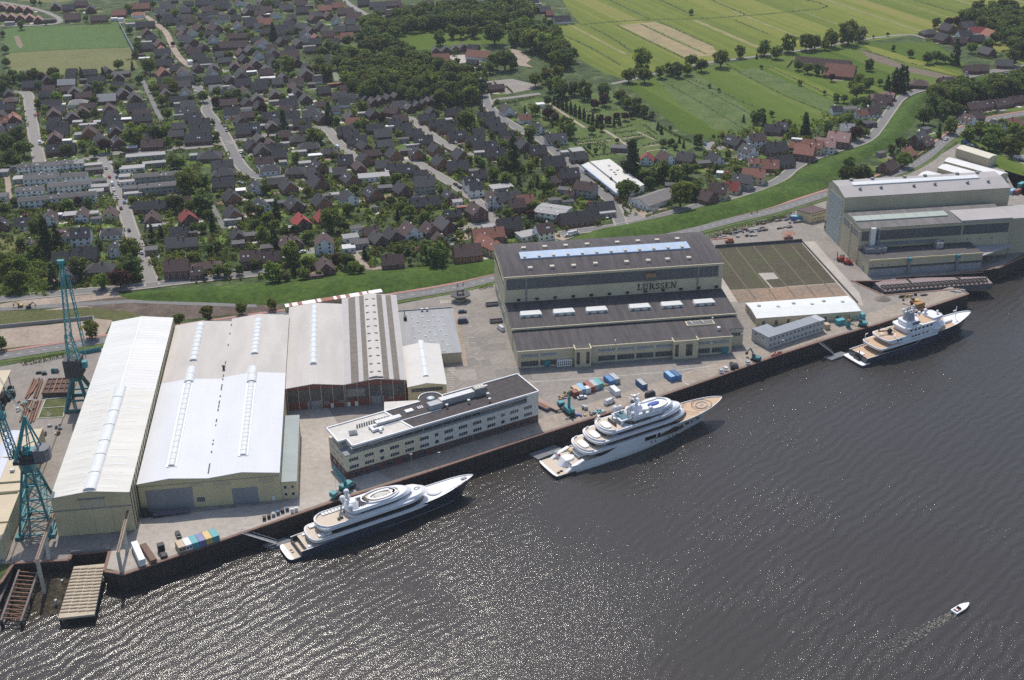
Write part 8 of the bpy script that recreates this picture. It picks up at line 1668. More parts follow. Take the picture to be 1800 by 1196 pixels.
for i, h_ in enumerate(HOUSES[:-2]):
    M = Matrix.Translation(h_[0]) @ Matrix.Rotation(h_[2], 4, 'Z')
    for k in range(rp_.randint(2, 4)):
        s = rp_.choice((-1, 1)); mb = pat[rp_.randint(0, 2)]; w_, d_ = rp_.uniform(2.5, 6), rp_.uniform(2, 5)
        x0 = rp_.uniform(-h_[3]/2, h_[3]/2-w_*.5); y0 = s*(h_[4]/2+.6); y1 = s*(h_[4]/2+.6+d_); zc += 1; q = [M @ Vector((x, y, .04+.00007*zc)) for x, y in ((x0, min(y0, y1)), (x0+w_, min(y0, y1)), (x0+w_, max(y0, y1)), (x0, max(y0, y1)))]
        if all(not on_road(v, .2) and not in_house(v, .1) for v in q): mb.face(q)
    for k in range(2):
        s = rp_.choice((-1, 1)); w_, d_ = rp_.uniform(7, 14), rp_.uniform(5, 9); zc += 1; y0 = s*(h_[4]/2+1); y1 = s*(h_[4]/2+1+d_); x0 = rp_.uniform(-w_, 0)
        q = [M @ Vector((x, y, .012+.00002*zc)) for x, y in ((x0, min(y0, y1)), (x0+w_, min(y0, y1)), (x0+w_, max(y0, y1)), (x0, max(y0, y1)))]
        if all(not on_road(v, .2) for v in q): lawn.face(q)
for k, (nm, col) in enumerate((('pale_patio', (.50,.45,.40)), ('reddish_drive', (.30,.19,.16)), ('grey_drive', (.25,.24,.23)))): struct(nm, pat[k], mat(nm+'_slabs', col, .9, .2, .6))
struct('garden_lawn', lawn, ramp_mat('garden_lawn_grass', [(0.3,(.06,.10,.018)),(.5,(.10,.155,.026)),(.7,(.155,.19,.045))], .05, second=(.5,.8)))
# ================================================================ TREES AND GREENERY
def leaf_mat(name, col, col2, rnd=.25):
    m = bpy.data.materials.new(name); m.use_nodes = True; nt = m.node_tree; N = nt.nodes; Lk = nt.links; b = N['Principled BSDF']; b.inputs['Roughness'].default_value = .7; b.inputs['Specular IOR Level'].default_value = .15
    g = N.new('ShaderNodeNewGeometry'); n = N.new('ShaderNodeTexNoise'); n.inputs['Scale'].default_value = .45; n.inputs['Detail'].default_value = 3; Lk.new(g.outputs['Position'], n.inputs['Vector'])
    rp = N.new('ShaderNodeValToRGB'); rp.color_ramp.elements[0].position = .35; rp.color_ramp.elements[1].position = .65; rp.color_ramp.elements[0].color = (*col, 1); rp.color_ramp.elements[1].color = (*col2, 1); Lk.new(n.outputs['Fac'], rp.inputs['Fac'])
    oi = N.new('ShaderNodeObjectInfo'); mr = N.new('ShaderNodeMapRange'); mr.inputs['To Min'].default_value = 1-rnd; mr.inputs['To Max'].default_value = 1+rnd; Lk.new(oi.outputs['Random'], mr.inputs['Value'])
    hs = N.new('ShaderNodeHueSaturation'); Lk.new(mr.outputs['Result'], hs.inputs['Value']); Lk.new(rp.outputs['Color'], hs.inputs['Color'])
    mh_ = N.new('ShaderNodeMapRange'); mh_.inputs['To Min'].default_value = .485; mh_.inputs['To Max'].default_value = .515; Lk.new(oi.outputs['Random'], mh_.inputs['Value']); Lk.new(mh_.outputs['Result'], hs.inputs['Hue'])
    Lk.new(hs.outputs['Color'], b.inputs['Base Color'])
    tr_ = N.new('ShaderNodeBsdfTranslucent'); tm = N.new('ShaderNodeMix'); tm.data_type = 'RGBA'; tm.blend_type = 'MULTIPLY'; tm.clamp_result = False; tm.inputs[0].default_value = 1; tm.inputs[7].default_value = (2.0, 1.75, 1.1, 1); Lk.new(hs.outputs['Color'], tm.inputs[6]); Lk.new(tm.outputs[2], tr_.inputs['Color']); mx = N.new('ShaderNodeMixShader'); mx.inputs[0].default_value = .55
    Lk.new(b.outputs[0], mx.inputs[1]); Lk.new(tr_.outputs[0], mx.inputs[2]); Lk.new(mx.outputs[0], N['Material Output'].inputs['Surface'])
    return m
LM = {'g': leaf_mat('green_leaves', (.09,.135,.03), (.165,.215,.055)), 'd': leaf_mat('dark_green_leaves', (.065,.102,.034), (.118,.16,.05)), 'c': leaf_mat('conifer_needles', (.026,.048,.024), (.050,.078,.034)), 'p': leaf_mat('copper_leaves', (.045,.026,.028), (.08,.042,.042)), 'w': leaf_mat('silvery_leaves', (.10,.13,.075), (.17,.20,.12)), 'y': leaf_mat('yellow_green_leaves', (.08,.105,.018), (.14,.155,.03))}
BARK = mat('bark', (.075,.055,.042), .9, .25, 1.5)
def clump_cloud(mb, rng, c, r, n, s, flat=.75):
    for _ in range(n):
        v = Vector((rng.gauss(0, 1), rng.gauss(0, 1), rng.gauss(0, 1))); v.normalize(); rad = r*(.55+.45*rng.random()); p = Vector(c)+Vector((v.x*rad, v.y*rad, v.z*rad*flat))
        nn_ = (v+Vector((rng.uniform(-.8,.8), rng.uniform(-.8,.8), rng.uniform(-.4,.9)))).normalized(); a = nn_.orthogonal().normalized(); a = (Matrix.Rotation(rng.uniform(0, 6.28), 3, nn_) @ a); b = nn_.cross(a); k = s*rng.uniform(.6, 1.3)
        mb.face([p-a*k-b*k*.6, p+a*k*.9-b*k*.7, p+a*k*1.1+b*k*.5, p-a*k*.8+b*k*.8])
def crown_mesh(kind, seed, m):
    """unit crown: radius about 1, centred on the origin"""
    rng = random.Random(seed); mb = MB()
    if kind == 'conifer':
        for j in range(13):
            z = -1.7+3.5*j/12; rr_ = .95*(1-j/12.6)**.85+.06
            for k in range(max(3, int(9*rr_)+2)):
                a = rng.uniform(0, 6.28); q = rr_*rng.uniform(.45, 1); clump_cloud(mb, rng, (q*math.cos(a), q*math.sin(a), z+rng.uniform(-.12, .12)-.2*q), .26, 9, .13, .6)
    else:
        nb = 58 if kind == 'round' else 48
        for k in range(nb):
            v = Vector((rng.gauss(0, 1), rng.gauss(0, 1), rng.gauss(0, 1))); v.normalize(); q = rng.uniform(.35, .86)
            c = Vector((v.x*q, v.y*q, v.z*q*(.85 if kind == 'round' else 1.25)))
            if c.z < -.62: c.z = -.62+rng.uniform(-.12, .1)
            clump_cloud(mb, rng, c, rng.uniform(.22, .36) if kind == 'round' else rng.uniform(.18, .32), 26, .092)
    return mb.mesh('crown_'+kind, m)
def trunk_mesh(conifer=False):
    mb = MB(); mb.cyl((0, 0, 0), (0, 0, 1), .055, 8, .035)
    if not conifer:
        for k in range(5): a = k*1.256; mb.cyl((0, 0, .62+.05*k), (.38*math.cos(a), .38*math.sin(a), .95+.06*k), .028, 6, .01)
    return mb.mesh('trunk', BARK)
TM = {0: trunk_mesh(), 1: trunk_mesh(True)}
CM = {}
for k in 'gdpwy': CM[k] = [crown_mesh('round', 10+j, LM[k]) for j in range(3)]+[crown_mesh('tall', 20+j, LM[k]) for j in range(2)]
CM['c'] = [crown_mesh('conifer', 30+j, LM['c']) for j in range(3)]
TNAME = {'g': ('broadleaf_tree', 'green'), 'd': ('dark_tree', 'dark green'), 'c': ('conifer', 'dark conifer'), 'p': ('copper_beech', 'dark purple-leaved'), 'w': ('silver_willow', 'silvery pale'), 'y': ('yellow_tree', 'yellow-green')}
TREES = []; rt_ = random.Random(5)
def tree(c, x, y, rpx, k, s):
    p0 = c(x, y, 5); r = max(.7, rpx/s*ppm(900+(p0.x-100)*0, 598) if False else rpx/s*((p0-Vector((0,0,CAMH))).length/FPX)); con = k == 'c'
    r *= 1.12; zc_ = r*(1.75 if con else 1.02)+(.3 if con else .5); p = c(x, y, zc_)
    for q in TREES:
        if (q[0]-Vector((p.x, p.y, 0))).length < min(r, q[1])*.55: return
    TREES.append((Vector((p.x, p.y, 0)), r))
    nm, ad = TNAME[k]; t = thing(nm, None, 'tree', (p.x, p.y, 0), 0, None)
    v = rt_.randrange(len(CM[k])); tall = (not con) and v >= 3
    cr_ = bpy.data.objects.new('crown', CM[k][v]); COL.objects.link(cr_); cr_.parent = t; cr_.location = (0, 0, zc_); cr_.rotation_euler = (0, 0, rt_.uniform(0, 6.28)); cr_.scale = (r*rt_.uniform(.92, 1.1), r*rt_.uniform(.92, 1.1), r*rt_.uniform(.92, 1.08))
    tr_ = bpy.data.objects.new('trunk', TM[1 if con else 0]); COL.objects.link(tr_); tr_.parent = t; tr_.scale = (max(2.5, r*1.4),)*2+(zc_,)
    REG.append((t, Vector((p.x, p.y, 0)), ('big ' if r > 6 else 'small ' if r < 2.6 else '')+ad, 'tree'))
TD = {
(0,300): "365 570 60 d;470 690 90 c;590 690 60 c;215 760 45 d;350 830 60 g;30 400 60 d;700 350 55 g;820 310 40 p;920 330 45 d;640 400 35 y;1370 820 115 g;1360 1000 125 d;1250 1120 100 p;1050 1150 80 g;820 1010 100 d;545 1100 60 c;1040 770 45 d;1400 310 50 g;1590 650 40 c;1690 650 38 c;150 320 40 d;210 970 80 g;60 1010 80 g;40 920 60 g;160 1140 100 g;560 380 50 g;1480 490 30 d;640 970 55 d;500 350 35 d",
(300,300): "160 130 120 g;310 110 90 d;330 310 110 d;35 320 80 d;200 370 50 g;385 450 50 g;440 540 45 c;240 600 50 d;330 590 50 d;840 400 60 d;1000 180 60 d;940 420 50 g;1110 410 50 c;820 270 50 d;1010 490 70 g;880 560 60 d;960 660 75 g;1080 700 55 c;1190 630 60 d;1690 500 125 g;1270 850 110 g;1060 1060 110 g;1200 1100 65 w;1290 1030 38 c;1390 1080 65 g;1430 950 65 g;1440 680 65 g;880 990 45 d;240 910 75 g;500 1040 65 g;590 1040 60 g;350 1080 45 w;720 1040 45 d;500 270 28 d;1430 210 50 y;500 800 55 d;400 820 55 d;1740 930 55 p;1560 1090 35 g;720 620 25 p;1100 570 50 g;1310 600 45 d;1630 340 40 d",
(600,300): "620 370 60 g;590 460 32 c;560 70 45 g;520 310 50 d;640 310 50 g;140 190 50 g;70 390 65 g;870 480 60 g;900 830 95 d;1040 770 85 d;1020 880 120 d;245 860 35 c;60 930 80 d;120 1010 65 g;190 1030 55 g;600 830 60 g;680 820 45 g;1740 430 60 g;1210 610 22 c;1250 560 45 g;1720 90 65 g;1745 630 40 y;720 950 32 w;1040 210 32 d;380 350 28 d;270 370 22 d;720 420 60 g;930 390 40 g;1100 330 35 d;410 820 28 g;30 560 60 d;440 100 40 g;1100 450 35 g",
(850,250): "310 110 85 c;250 250 60 d;410 280 40 d;240 380 65 g;370 400 32 c;570 410 32 c;660 460 65 d;500 440 42 g;670 530 32 g;515 660 52 g;250 730 62 g;495 770 52 p;460 870 42 d;700 320 60 g;860 590 42 g;1340 410 22 c;1500 470 95 d;1560 180 100 c;1670 340 72 g;1740 410 60 d;1480 240 50 p;1180 90 28 d;560 190 40 g;490 250 45 g;240 920 32 y;1600 490 50 d;780 570 35 g;110 330 60 g;440 740 30 p",
(0,120): "60 800 85 d;180 720 85 d;240 830 80 d;90 930 80 d;150 960 60 g;60 130 65 d;130 80 55 d;220 90 60 d;350 70 55 d;430 90 45 p;560 50 60 d;590 110 50 g;30 190 65 d;1030 210 65 d;590 300 55 g;470 430 35 g;860 800 50 g;690 850 55 d;1095 800 72 p;1390 690 110 g;1500 640 60 g;1610 660 65 d;1730 650 65 g;1760 770 50 g;1000 470 45 d;850 480 38 g;985 330 42 d;1300 850 32 y;690 490 32 g;1460 110 40 d;850 60 28 c;1080 40 22 c;980 880 50 d;1230 1030 42 d;1700 330 55 g;1770 150 60 g;1190 210 38 d;1640 220 42 g;1750 470 55 g;410 170 40 d;1290 230 35 d;1150 90 35 d;400 370 40 d",
(300,120): "30 200 55 y;330 290 55 d;210 310 42 d;290 120 38 d;480 240 50 d;600 280 50 d;700 270 48 d;470 360 48 p;1180 570 60 c;1490 710 80 g;1390 600 38 g;890 480 28 g;1660 470 55 c;800 290 35 g;960 400 48 p;1280 70 38 g;1640 40 70 g;940 540 38 d;1080 740 28 d;1320 930 55 g;1700 920 42 d;480 710 45 d;90 990 60 d;25 980 60 d;1250 240 28 p;980 770 22 c;1025 720 18 c;1120 730 18 c;1750 540 38 g;1560 740 50 g;90 790 45 d;440 560 30 d;720 330 35 d;1140 60 35 g;1180 300 30 d;870 680 28 p",
(600,120): "60 100 85 g;190 110 75 g;290 140 85 y;400 120 75 g;520 110 85 g;670 130 85 y;800 150 85 g;940 150 95 g;1080 190 80 g;1270 120 65 g;1360 110 65 y;1420 160 55 d;1350 260 85 g;1130 320 65 g;1210 320 48 g;1310 530 95 g;420 510 52 p;220 400 55 g;160 590 52 d;250 600 42 d;600 690 48 g;470 250 28 y;1240 1080 40 d;1440 960 48 g;1350 970 48 g;1700 800 48 g;1770 930 58 d;1690 980 65 d;1340 800 38 d;1740 1140 65 g;1490 570 45 g;1390 610 50 g;430 860 35 d;590 1140 55 g;1480 1000 38 d;110 200 70 d;240 210 70 d;360 215 60 d;480 200 60 d;620 230 60 d;760 250 60 d;880 250 60 d;1420 280 50 d;560 640 25 d;1580 700 30 d",
(450,0): "670 640 72 g;760 470 58 d;860 540 80 d;850 640 70 d;330 680 78 g;730 760 55 g;200 680 50 d;180 340 42 c;700 540 55 g;130 50 55 d;430 330 38 d;350 350 38 d;640 720 40 g;950 420 50 d;1130 240 60 g;1230 220 60 g;1190 330 70 d;1400 450 40 c;1330 400 60 g;1000 560 90 g;960 690 80 g;1060 660 80 y;1110 820 70 d;1230 800 70 w;1310 790 65 g;1460 790 80 d;980 850 60 d;1230 860 60 d;1590 680 80 g;1530 900 70 d;1640 900 75 d",
(700,0): "440 390 70 d;560 330 60 g;650 330 60 g;735 320 50 g;800 330 55 y;1010 330 115 d;1230 310 85 g;1390 400 110 g;1530 450 95 g;1660 630 85 g;590 550 28 g;1120 620 100 d;1000 640 70 g;870 770 80 d;740 830 72 y;690 720 60 g;1440 830 68 y;1550 780 75 y;1680 780 75 y;1690 900 90 d;1600 890 60 d;1590 240 38 g;1620 345 34 g;1540 220 28 g;60 250 60 d;160 230 60 g;250 230 60 g;1310 240 80 g;1470 260 50 d;620 640 35 d;1210 650 60 d;1700 450 70 g;960 700 60 d",
(880,150): "500 150 48 d;365 250 55 g;255 250 18 c;500 290 55 p;570 330 50 p;680 400 80 g;730 470 70 d;310 510 72 d;175 520 48 g;740 70 34 y;1080 60 75 d;880 40 90 d;640 40 80 d;780 20 70 d;1250 100 65 y;1330 170 58 g;1430 200 65 d;1510 270 52 d;1590 310 42 w;990 190 50 p;1090 150 55 p;1050 350 42 p;1130 370 42 p;1220 330 42 p;1310 320 42 p;1380 310 32 p;960 460 42 d;1060 440 35 d;1655 430 20 c;1690 470 20 c;1710 600 42 d;1770 600 28 d;1225 580 24 d;1400 780 80 c;1000 690 24 d;920 630 13 c;940 640 13 c;575 600 32 g;930 320 20 d;600 640 32 d;545 415 14 c;595 400 12 c;1190 390 22 c;1250 380 20 c",
(1130,200): "210 590 95 d;360 620 90 g;470 580 75 g;100 640 75 d;400 840 125 g;500 790 85 g;580 780 80 d;580 280 62 d;660 420 38 g;780 570 38 d;900 420 38 g;1060 50 18 c;1190 40 52 d;1280 80 28 c;1710 110 50 c;1540 90 32 g;1150 430 26 c;1570 420 38 g;990 580 45 g;210 300 38 d;305 290 32 d;345 340 32 d;430 320 20 c;385 270 18 c;290 150 22 d;860 290 24 d;700 560 30 d;560 560 40 g;1250 20 40 d",
(1430,280,4.865): "280 120 70 d;400 110 70 d;480 130 42 d;310 20 38 g",
(1300,100): "620 80 48 d;720 110 52 g;820 130 48 d;900 150 42 d;970 210 38 p;1370 80 52 d;1270 230 58 g;1340 270 66 g;1240 340 76 g;1190 300 50 g;1480 260 32 d;1560 270 36 c;1640 240 56 c;1700 230 66 c;1745 220 52 c;1020 430 38 d;1100 430 42 d;1220 470 48 d;1340 470 46 d;635 270 24 g;230 105 18 g;895 370 22 g;160 610 52 d;235 590 46 d;340 590 28 d;700 720 50 c;930 740 56 d;1220 790 72 p;1140 640 56 g;1060 680 28 d;1260 690 38 g;520 680 32 g;705 845 22 y;1700 900 66 d;1600 970 46 d;1160 1110 62 d;1330 790 40 g;560 800 35 d",
(900,0,3.987): "910 430 70 g;930 520 50 g;820 520 48 g;1040 500 38 g;1100 480 38 d;1160 490 42 d;1230 480 38 g;1255 420 42 d;1330 450 42 d;1465 400 58 g;1600 360 36 g;1770 330 48 g;1255 80 18 g;1385 600 13 g;1450 628 13 g;1715 395 9 c;800 700 40 d;870 760 40 d",
(1350,0,3.987): "140 300 55 g;60 360 42 g;270 290 50 g;330 290 46 g;450 260 55 g;570 220 72 g;650 240 42 w;400 310 32 g;740 255 9 d;840 238 11 d;880 335 17 d;1000 370 25 d;1125 400 38 d;1190 390 38 d;1245 410 26 d;1320 370 38 c;1180 160 28 d;1270 150 28 p;1330 145 33 p;1385 135 24 d;1425 130 20 d;1510 110 48 g;1600 100 48 g;1630 170 38 g;1680 130 38 d;1740 150 42 g;1780 100 34 g;1760 330 55 d;1720 400 46 d;1430 330 32 g;1540 310 42 d;1600 260 36 d;1100 800 58 d;1170 730 56 d;1250 760 56 d;1330 770 50 d;1280 640 56 d;1400 610 52 d;1480 640 56 d;1570 590 64 d;1690 590 66 d;1750 540 48 d;1770 640 44 d;1220 670 38 d;1280 880 46 g;1200 920 22 c;1400 930 52 g;1500 910 56 g;1590 930 64 g;1560 990 52 d;1660 1000 46 g;1720 1030 56 y;1730 900 46 g;1780 960 40 d;1640 870 36 g;960 1110 50 g",
(0,0): "220 260 38 d;25 350 26 d;55 510 38 w;65 650 42 d;350 20 28 d;480 240 18 d;1350 90 38 d;1610 40 28 g;1240 670 48 d;1390 690 20 c;1440 490 46 d;1360 310 36 d;1440 430 36 d;1420 560 36 d;700 180 30 d;900 190 30 d;420 30 20 d",
(200,0): "370 680 78 g;710 470 36 d;1080 520 42 p;1200 580 52 y;1670 330 42 c;620 920 52 y;640 140 52 g;1190 310 32 g;1390 330 40 g;1440 390 40 g;1480 530 40 d;1700 680 56 d;1640 40 56 d;150 80 38 d;420 40 28 g;920 360 36 y;850 100 36 g;1080 100 28 g;1560 300 34 y;470 190 35 p;850 250 24 g;1240 330 26 g;620 460 22 p;1060 90 25 d;560 260 25 d;440 990 40 d;400 930 35 g",
(0,440,3.913): "2 635 42 d;622 545 53 g;1225 468 40 g;1425 430 48 y;1660 395 42 g", (450,300,3.987): "105 930 38 y",
}
for key, txt in TD.items():
    c = CR(*key); s = key[2] if len(key) > 2 else 5.98
    for ent in txt.split(';'): v = ent.split(); tree(c, float(v[0]), float(v[1]), float(v[2]), v[3], s)
# avenue of small clipped conifers in the cemetery
for row in ((560,165,1010,400),(600,150,1060,372)):
    for k in range(11):
        t = k/10; tree(CR(880,150), row[0]+(row[2]-row[0])*t, row[1]+(row[3]-row[1])*t, 21, 'c', 5.98)
# the closed wood behind the terraces: one mass of crowns
def inside(px_, py_, pts):
    r_ = False; j = len(pts)-1
    for i in range(len(pts)):
        if (pts[i][1] > py_) != (pts[j][1] > py_) and px_ < (pts[j][0]-pts[i][0])*(py_-pts[i][1])/(pts[j][1]-pts[i][1])+pts[i][0]: r_ = not r_
        j = i
    return r_
WOODS = [[(596,135),(606,105),(630,85),(636,62),(640,30),(665,28),(690,40),(698,72),(720,95),(760,100),(785,115),(840,128),(856,145),(840,170),(800,178),(760,178),(700,168),(640,165),(605,150)], [(690,32),(720,22),(760,15),(800,10),(930,14),(938,38),(900,36),(850,44),(760,44),(700,52)], [(905,45),(940,50),(975,62),(1000,80),(1010,108),(985,112),(960,92),(935,75),(900,72)], [(1690,20),(1790,15),(1860,30),(1860,95),(1790,85),(1760,60),(1700,45)], [(1640,160),(1700,150),(1800,135),(1860,130),(1860,165),(1760,165),(1690,178),(1630,178)]]
rwd = random.Random(21); wb_ = {k: MB() for k in 'gdy'}; cnt = 0; WP = []
src = {k: [(m_, [tuple(v.co) for v in m_.vertices]) for m_ in CM[k][:4]] for k in 'gdy'}
for Wp in WOODS:
    x0, x1, y0, y1 = min(p[0] for p in Wp), max(p[0] for p in Wp), min(p[1] for p in Wp), max(p[1] for p in Wp)
    for _ in range(900):
        x, y = rwd.uniform(x0, x1), rwd.uniform(y0, y1)
        if not inside(x, y, Wp): continue
        r = rwd.uniform(4.0, 8.2); p = G(x, y, 6)
        if any((p-q[0]).length < (r+q[1])*.52 for q in WP) or any((Vector((p.x, p.y, 0))-q[0]).length < (r+q[1])*.5 for q in TREES) or in_house(Vector((p.x, p.y, 0)), 3): continue
        WP.append((p, r)); k = rwd.choice('ggdddy'); m_, vs = rwd.choice(src[k]); mb = wb_[k]; zc_ = r*1.3; a = rwd.uniform(0, 6.28); ca_, sa = math.cos(a)*r, math.sin(a)*r; n0_ = len(mb.v)
        mb.v += [(p.x+v[0]*ca_-v[1]*sa, p.y+v[0]*sa+v[1]*ca_, zc_+v[2]*r) for v in vs]; base = list(range(0, len(vs), 4)); mb.f += [[n0_+b_, n0_+b_+1, n0_+b_+2, n0_+b_+3] for b_ in base]; mb.m += [0]*len(base)
WL = {'g': leaf_mat('wood_leaves_green', (.085,.125,.034), (.15,.195,.056), 0), 'd': leaf_mat('wood_leaves_dark', (.062,.095,.034), (.11,.15,.05), 0), 'y': leaf_mat('wood_leaves_olive', (.085,.105,.034), (.135,.15,.055), 0)}
allw = MB(); mi = 0; mats_ = []
for k, mb in wb_.items():
    o_ = len(allw.v); allw.v += mb.v; allw.f += [[i+o_ for i in f_] for f_ in mb.f]; allw.m += [mi]*len(mb.f); mats_.append(WL[k]); mi += 1
tag(allw.build('woodland', mats_), 'dense broadleaf woodland mass behind the sawtooth brick terraces', 'woodland', kind='stuff')
# houses too far to tell apart fill the gaps of the quarter beyond the pitch as one mass
dh = MB(); rdh = random.Random(2); DH = []; FARQ = [(250,0),(330,-8),(600,-8),(640,20),(620,75),(580,125),(585,170),(700,185),(850,205),(930,260),(760,330),(480,330),(440,300),(400,240),(330,245),(-10,265),(-10,150),(60,135),(250,128),(262,60)]
for _ in range(5000):
    x, y = rdh.uniform(-10, 930), rdh.uniform(-8, 330)
    if not inside(x, y, FARQ): continue
    p = G(x, y); L, Wd = rdh.uniform(8, 13), rdh.uniform(7, 10)
    if on_road(p, 6.5) or any((p-q).length < 14 for q in DH) or any((p-h_[0]).length < 6.5+max(h_[3], h_[4])*.5 for h_ in HOUSES) or any((p-q[0]).length < q[1]*.8+4 for q in TREES): continue
    DH.append(p); a = rdh.choice((.05, .08, 1.85, 1.92))+rdh.uniform(-.06, .06); M = Matrix.Translation(p) @ Matrix.Rotation(a, 4, 'Z'); r = 3+Wd*.42
    dh.M = M; dh.mi = 4 if rdh.random() < .75 else 5
    for s in (-1, 1):
        q = [(s*L/2,-Wd/2,0),(s*L/2,Wd/2,0),(s*L/2,Wd/2,3),(s*L/2,0,r-.1),(s*L/2,-Wd/2,3)]; dh.face(q if s > 0 else q[::-1])
        q = [(-s*L/2,s*Wd/2,0),(s*L/2,s*Wd/2,0),(s*L/2,s*Wd/2,3),(-s*L/2,s*Wd/2,3)]; dh.face(q[::-1] if s > 0 else q[::-1])
    dh.mi = rdh.choices((0, 1, 2, 3), (50, 28, 18, 4))[0]; e_ = 2.7
    slab(dh, (-L/2-.3,-Wd/2-.4,e_), (L/2+.3,-Wd/2-.4,e_), (L/2+.3,0,r), (-L/2-.3,0,r), .2); slab(dh, (-L/2-.3,0,r), (L/2+.3,0,r), (L/2+.3,Wd/2+.4,e_), (-L/2-.3,Wd/2+.4,e_), .2)
    GRID.setdefault((int(p.x//30), int(p.y//30)), []).append((Vector((p.x, p.y, 0)), 6, a, L, Wd))
dh.M = None
tag(dh.build('distant_houses', [RM['d'], RM['g'], RM['b'], RM['o'], WM['B'], WM['W']]), 'remaining far houses filling the gaps of the quarter beyond the sports pitch', 'houses', kind='stuff')
# garden shrubs and hedges: uncountable low greenery between the houses
TOWN = [(-20,130),(120,130),(250,140),(250,40),(600,-5),(660,40),(600,70),(580,150),(700,175),(850,180),(985,190),(1010,280),(1240,320),(1240,240),(1520,190),(1560,215),(1500,255),(1350,320),(1100,385),(860,450),(460,490),(-20,525)]
rs_ = random.Random(14); sh = MB(); shm = [LM['g'], LM['d'], LM['y'], LM['p'], mat('pink_blossom', (.42,.09,.16), .8, .3, .6)]
n_s = 0
for _ in range(22000):
    x, y = rs_.uniform(-20, 1560), rs_.uniform(-10, 525)
    if not inside(x, y, TOWN) or rs_.random() < .12+.2*(1-y/525): continue
    p = G(x, y); 
    if in_house(p, .8) or on_road(p, .8): continue
    r = rs_.choice((.6, .8, 1.0, 1.2, 1.5, 1.9, 2.4))*rs_.uniform(.85, 1.2); sh.mi = rs_.choices((0, 1, 2, 3, 4), (50, 38, 8, 4, 1))[0]; n_s += 1
    clump_cloud(sh, rs_, (p.x, p.y, r*.7), r, 9+int(r*7), min(.6, r*.36), .8)
    if n_s > 5600: break
tag(sh.build('garden_shrubbery', shm), 'low shrubs and flower beds filling the gardens between the houses', 'shrubbery', kind='stuff')
hd = MB()
def hedge_line(a, b, w_=1.2, h_=1.6):
    L = (b-a).length; n_ = max(2, int(L/.9))
    for k in range(n_): q = a.lerp(b, (k+.5)/n_); clump_cloud(hd, rs_, (q.x, q.y, h_*.55), w_*.62, 12, .34, h_/w_*.85)
for i, h_ in enumerate(HOUSES[:-2]):
    if rs_.random() < .62:
        M = Matrix.Translation(h_[0]) @ Matrix.Rotation(h_[2], 4, 'Z'); X, Y = h_[3]/2+rs_.uniform(2.5, 5), h_[4]/2+rs_.uniform(4, 8); cs = [M @ Vector((sx*X, sy*Y, 0)) for sx, sy in ((-1,-1),(1,-1),(1,1),(-1,1))]; k = rs_.randrange(4)
        for j in range(rs_.randint(1, 2)):
            a, b = cs[(k+j) % 4], cs[(k+j+1) % 4]
            if not any(in_house(a.lerp(b, t), .5) or on_road(a.lerp(b, t), .3) for t in (0, .25, .5, .75, 1)): hedge_line(a, b)
tag(hd.build('garden_hedges', LM['d']), 'dark clipped hedges dividing the gardens of the town', 'hedges', kind='stuff')
def hedge(label, pts, w_=1.6, h_=1.8, k='d'):
    global hd
    hd = MB(); P = [G(*p) for p in pts]
    for a, b in zip(P, P[1:]): hedge_line(a, b, w_, h_)
    tag(hd.build('hedge', LM[k]), label, 'hedge')
hedge('long dark hedge between the main road and the scrap rows', [(1243,420),(1300,402),(1350,391),(1395,377)], 2, 2.2)
hedge('dark hedge beside the main road at the left crane', [(40,641),(80,634),(117,626)], 2.2, 2.4)
hedge('clipped hedge in front of the brown barn-like brick house', [(718,469),(770,466),(820,462),(848,454)], 1.5, 1.6)
hedge('clipped hedge along the dyke road before the low white hall', [(1135,382),(1160,374),(1182,368)], 1.6, 1.7)
hedge('dark hedge bounding the cemetery toward the meadow', [(1158,222),(1185,238),(1215,250)], 1.5, 1.8)
hedge('dark hedge along the white house garden beside the car park lane', [(866,190),(870,183),(900,181),(940,172)], 1.6, 1.8)
hedge('tall dark hedge block behind the sawtooth terraces', [(575,178),(600,177),(628,174)], 3, 3.2)
hedge('hedge beside the bend of the main road before the red brick houses', [(1510,328),(1560,306),(1600,286),(1636,262)], 1.5, 1.6)
hedge('hedge between gatehouse drive and main road', [(842,508),(866,503)], 2.5, 1.8, 'g')
# graves: dark little shrubs and stones in rows on the cemetery lawn
gv = MB(); c = CR(880,150)
for (x0, y0, x1, y1, n_) in ((780,580,1080,540,22),(800,610,1180,570,26),(830,640,1130,600,20),(980,680,1150,660,12),(1020,740,1220,720,14),(1180,470,1400,420,18),(1200,510,1430,480,18),(1280,550,1500,520,18),(1290,590,1520,560,18),(1500,640,1680,600,14),(1500,420,1650,520,16),(1540,500,1660,600,14),(900,280,1040,300,14),(1110,260,1230,260,10),(1000,640,1100,630,10)):
    for k in range(n_):
        p = c(x0+(x1-x0)*k/n_+rs_.uniform(-6, 6), y0+(y1-y0)*k/n_+rs_.uniform(-8, 8)); gv.mi = rs_.choice((0, 0, 0, 1, 2))
        if gv.mi == 0: clump_cloud(gv, rs_, (p.x, p.y, .6), rs_.uniform(.5, 1.0), 9, .35)
        else: gv.box(p.x-.5, p.x+.5, p.y-.3, p.y+.3, .06, .25); gv.box(p.x-.4, p.x+.4, p.y+.3, p.y+.45, .06, 1.0)
tag(gv.build('grave_plantings', [LM['d'], mat('grave_stone', (.30,.27,.25), .7, .3, 1), mat('grave_bed', (.22,.13,.10), .9, .3, 1)]), 'rows of graves with small shrubs on the cemetery lawn', 'graves', kind='stuff')
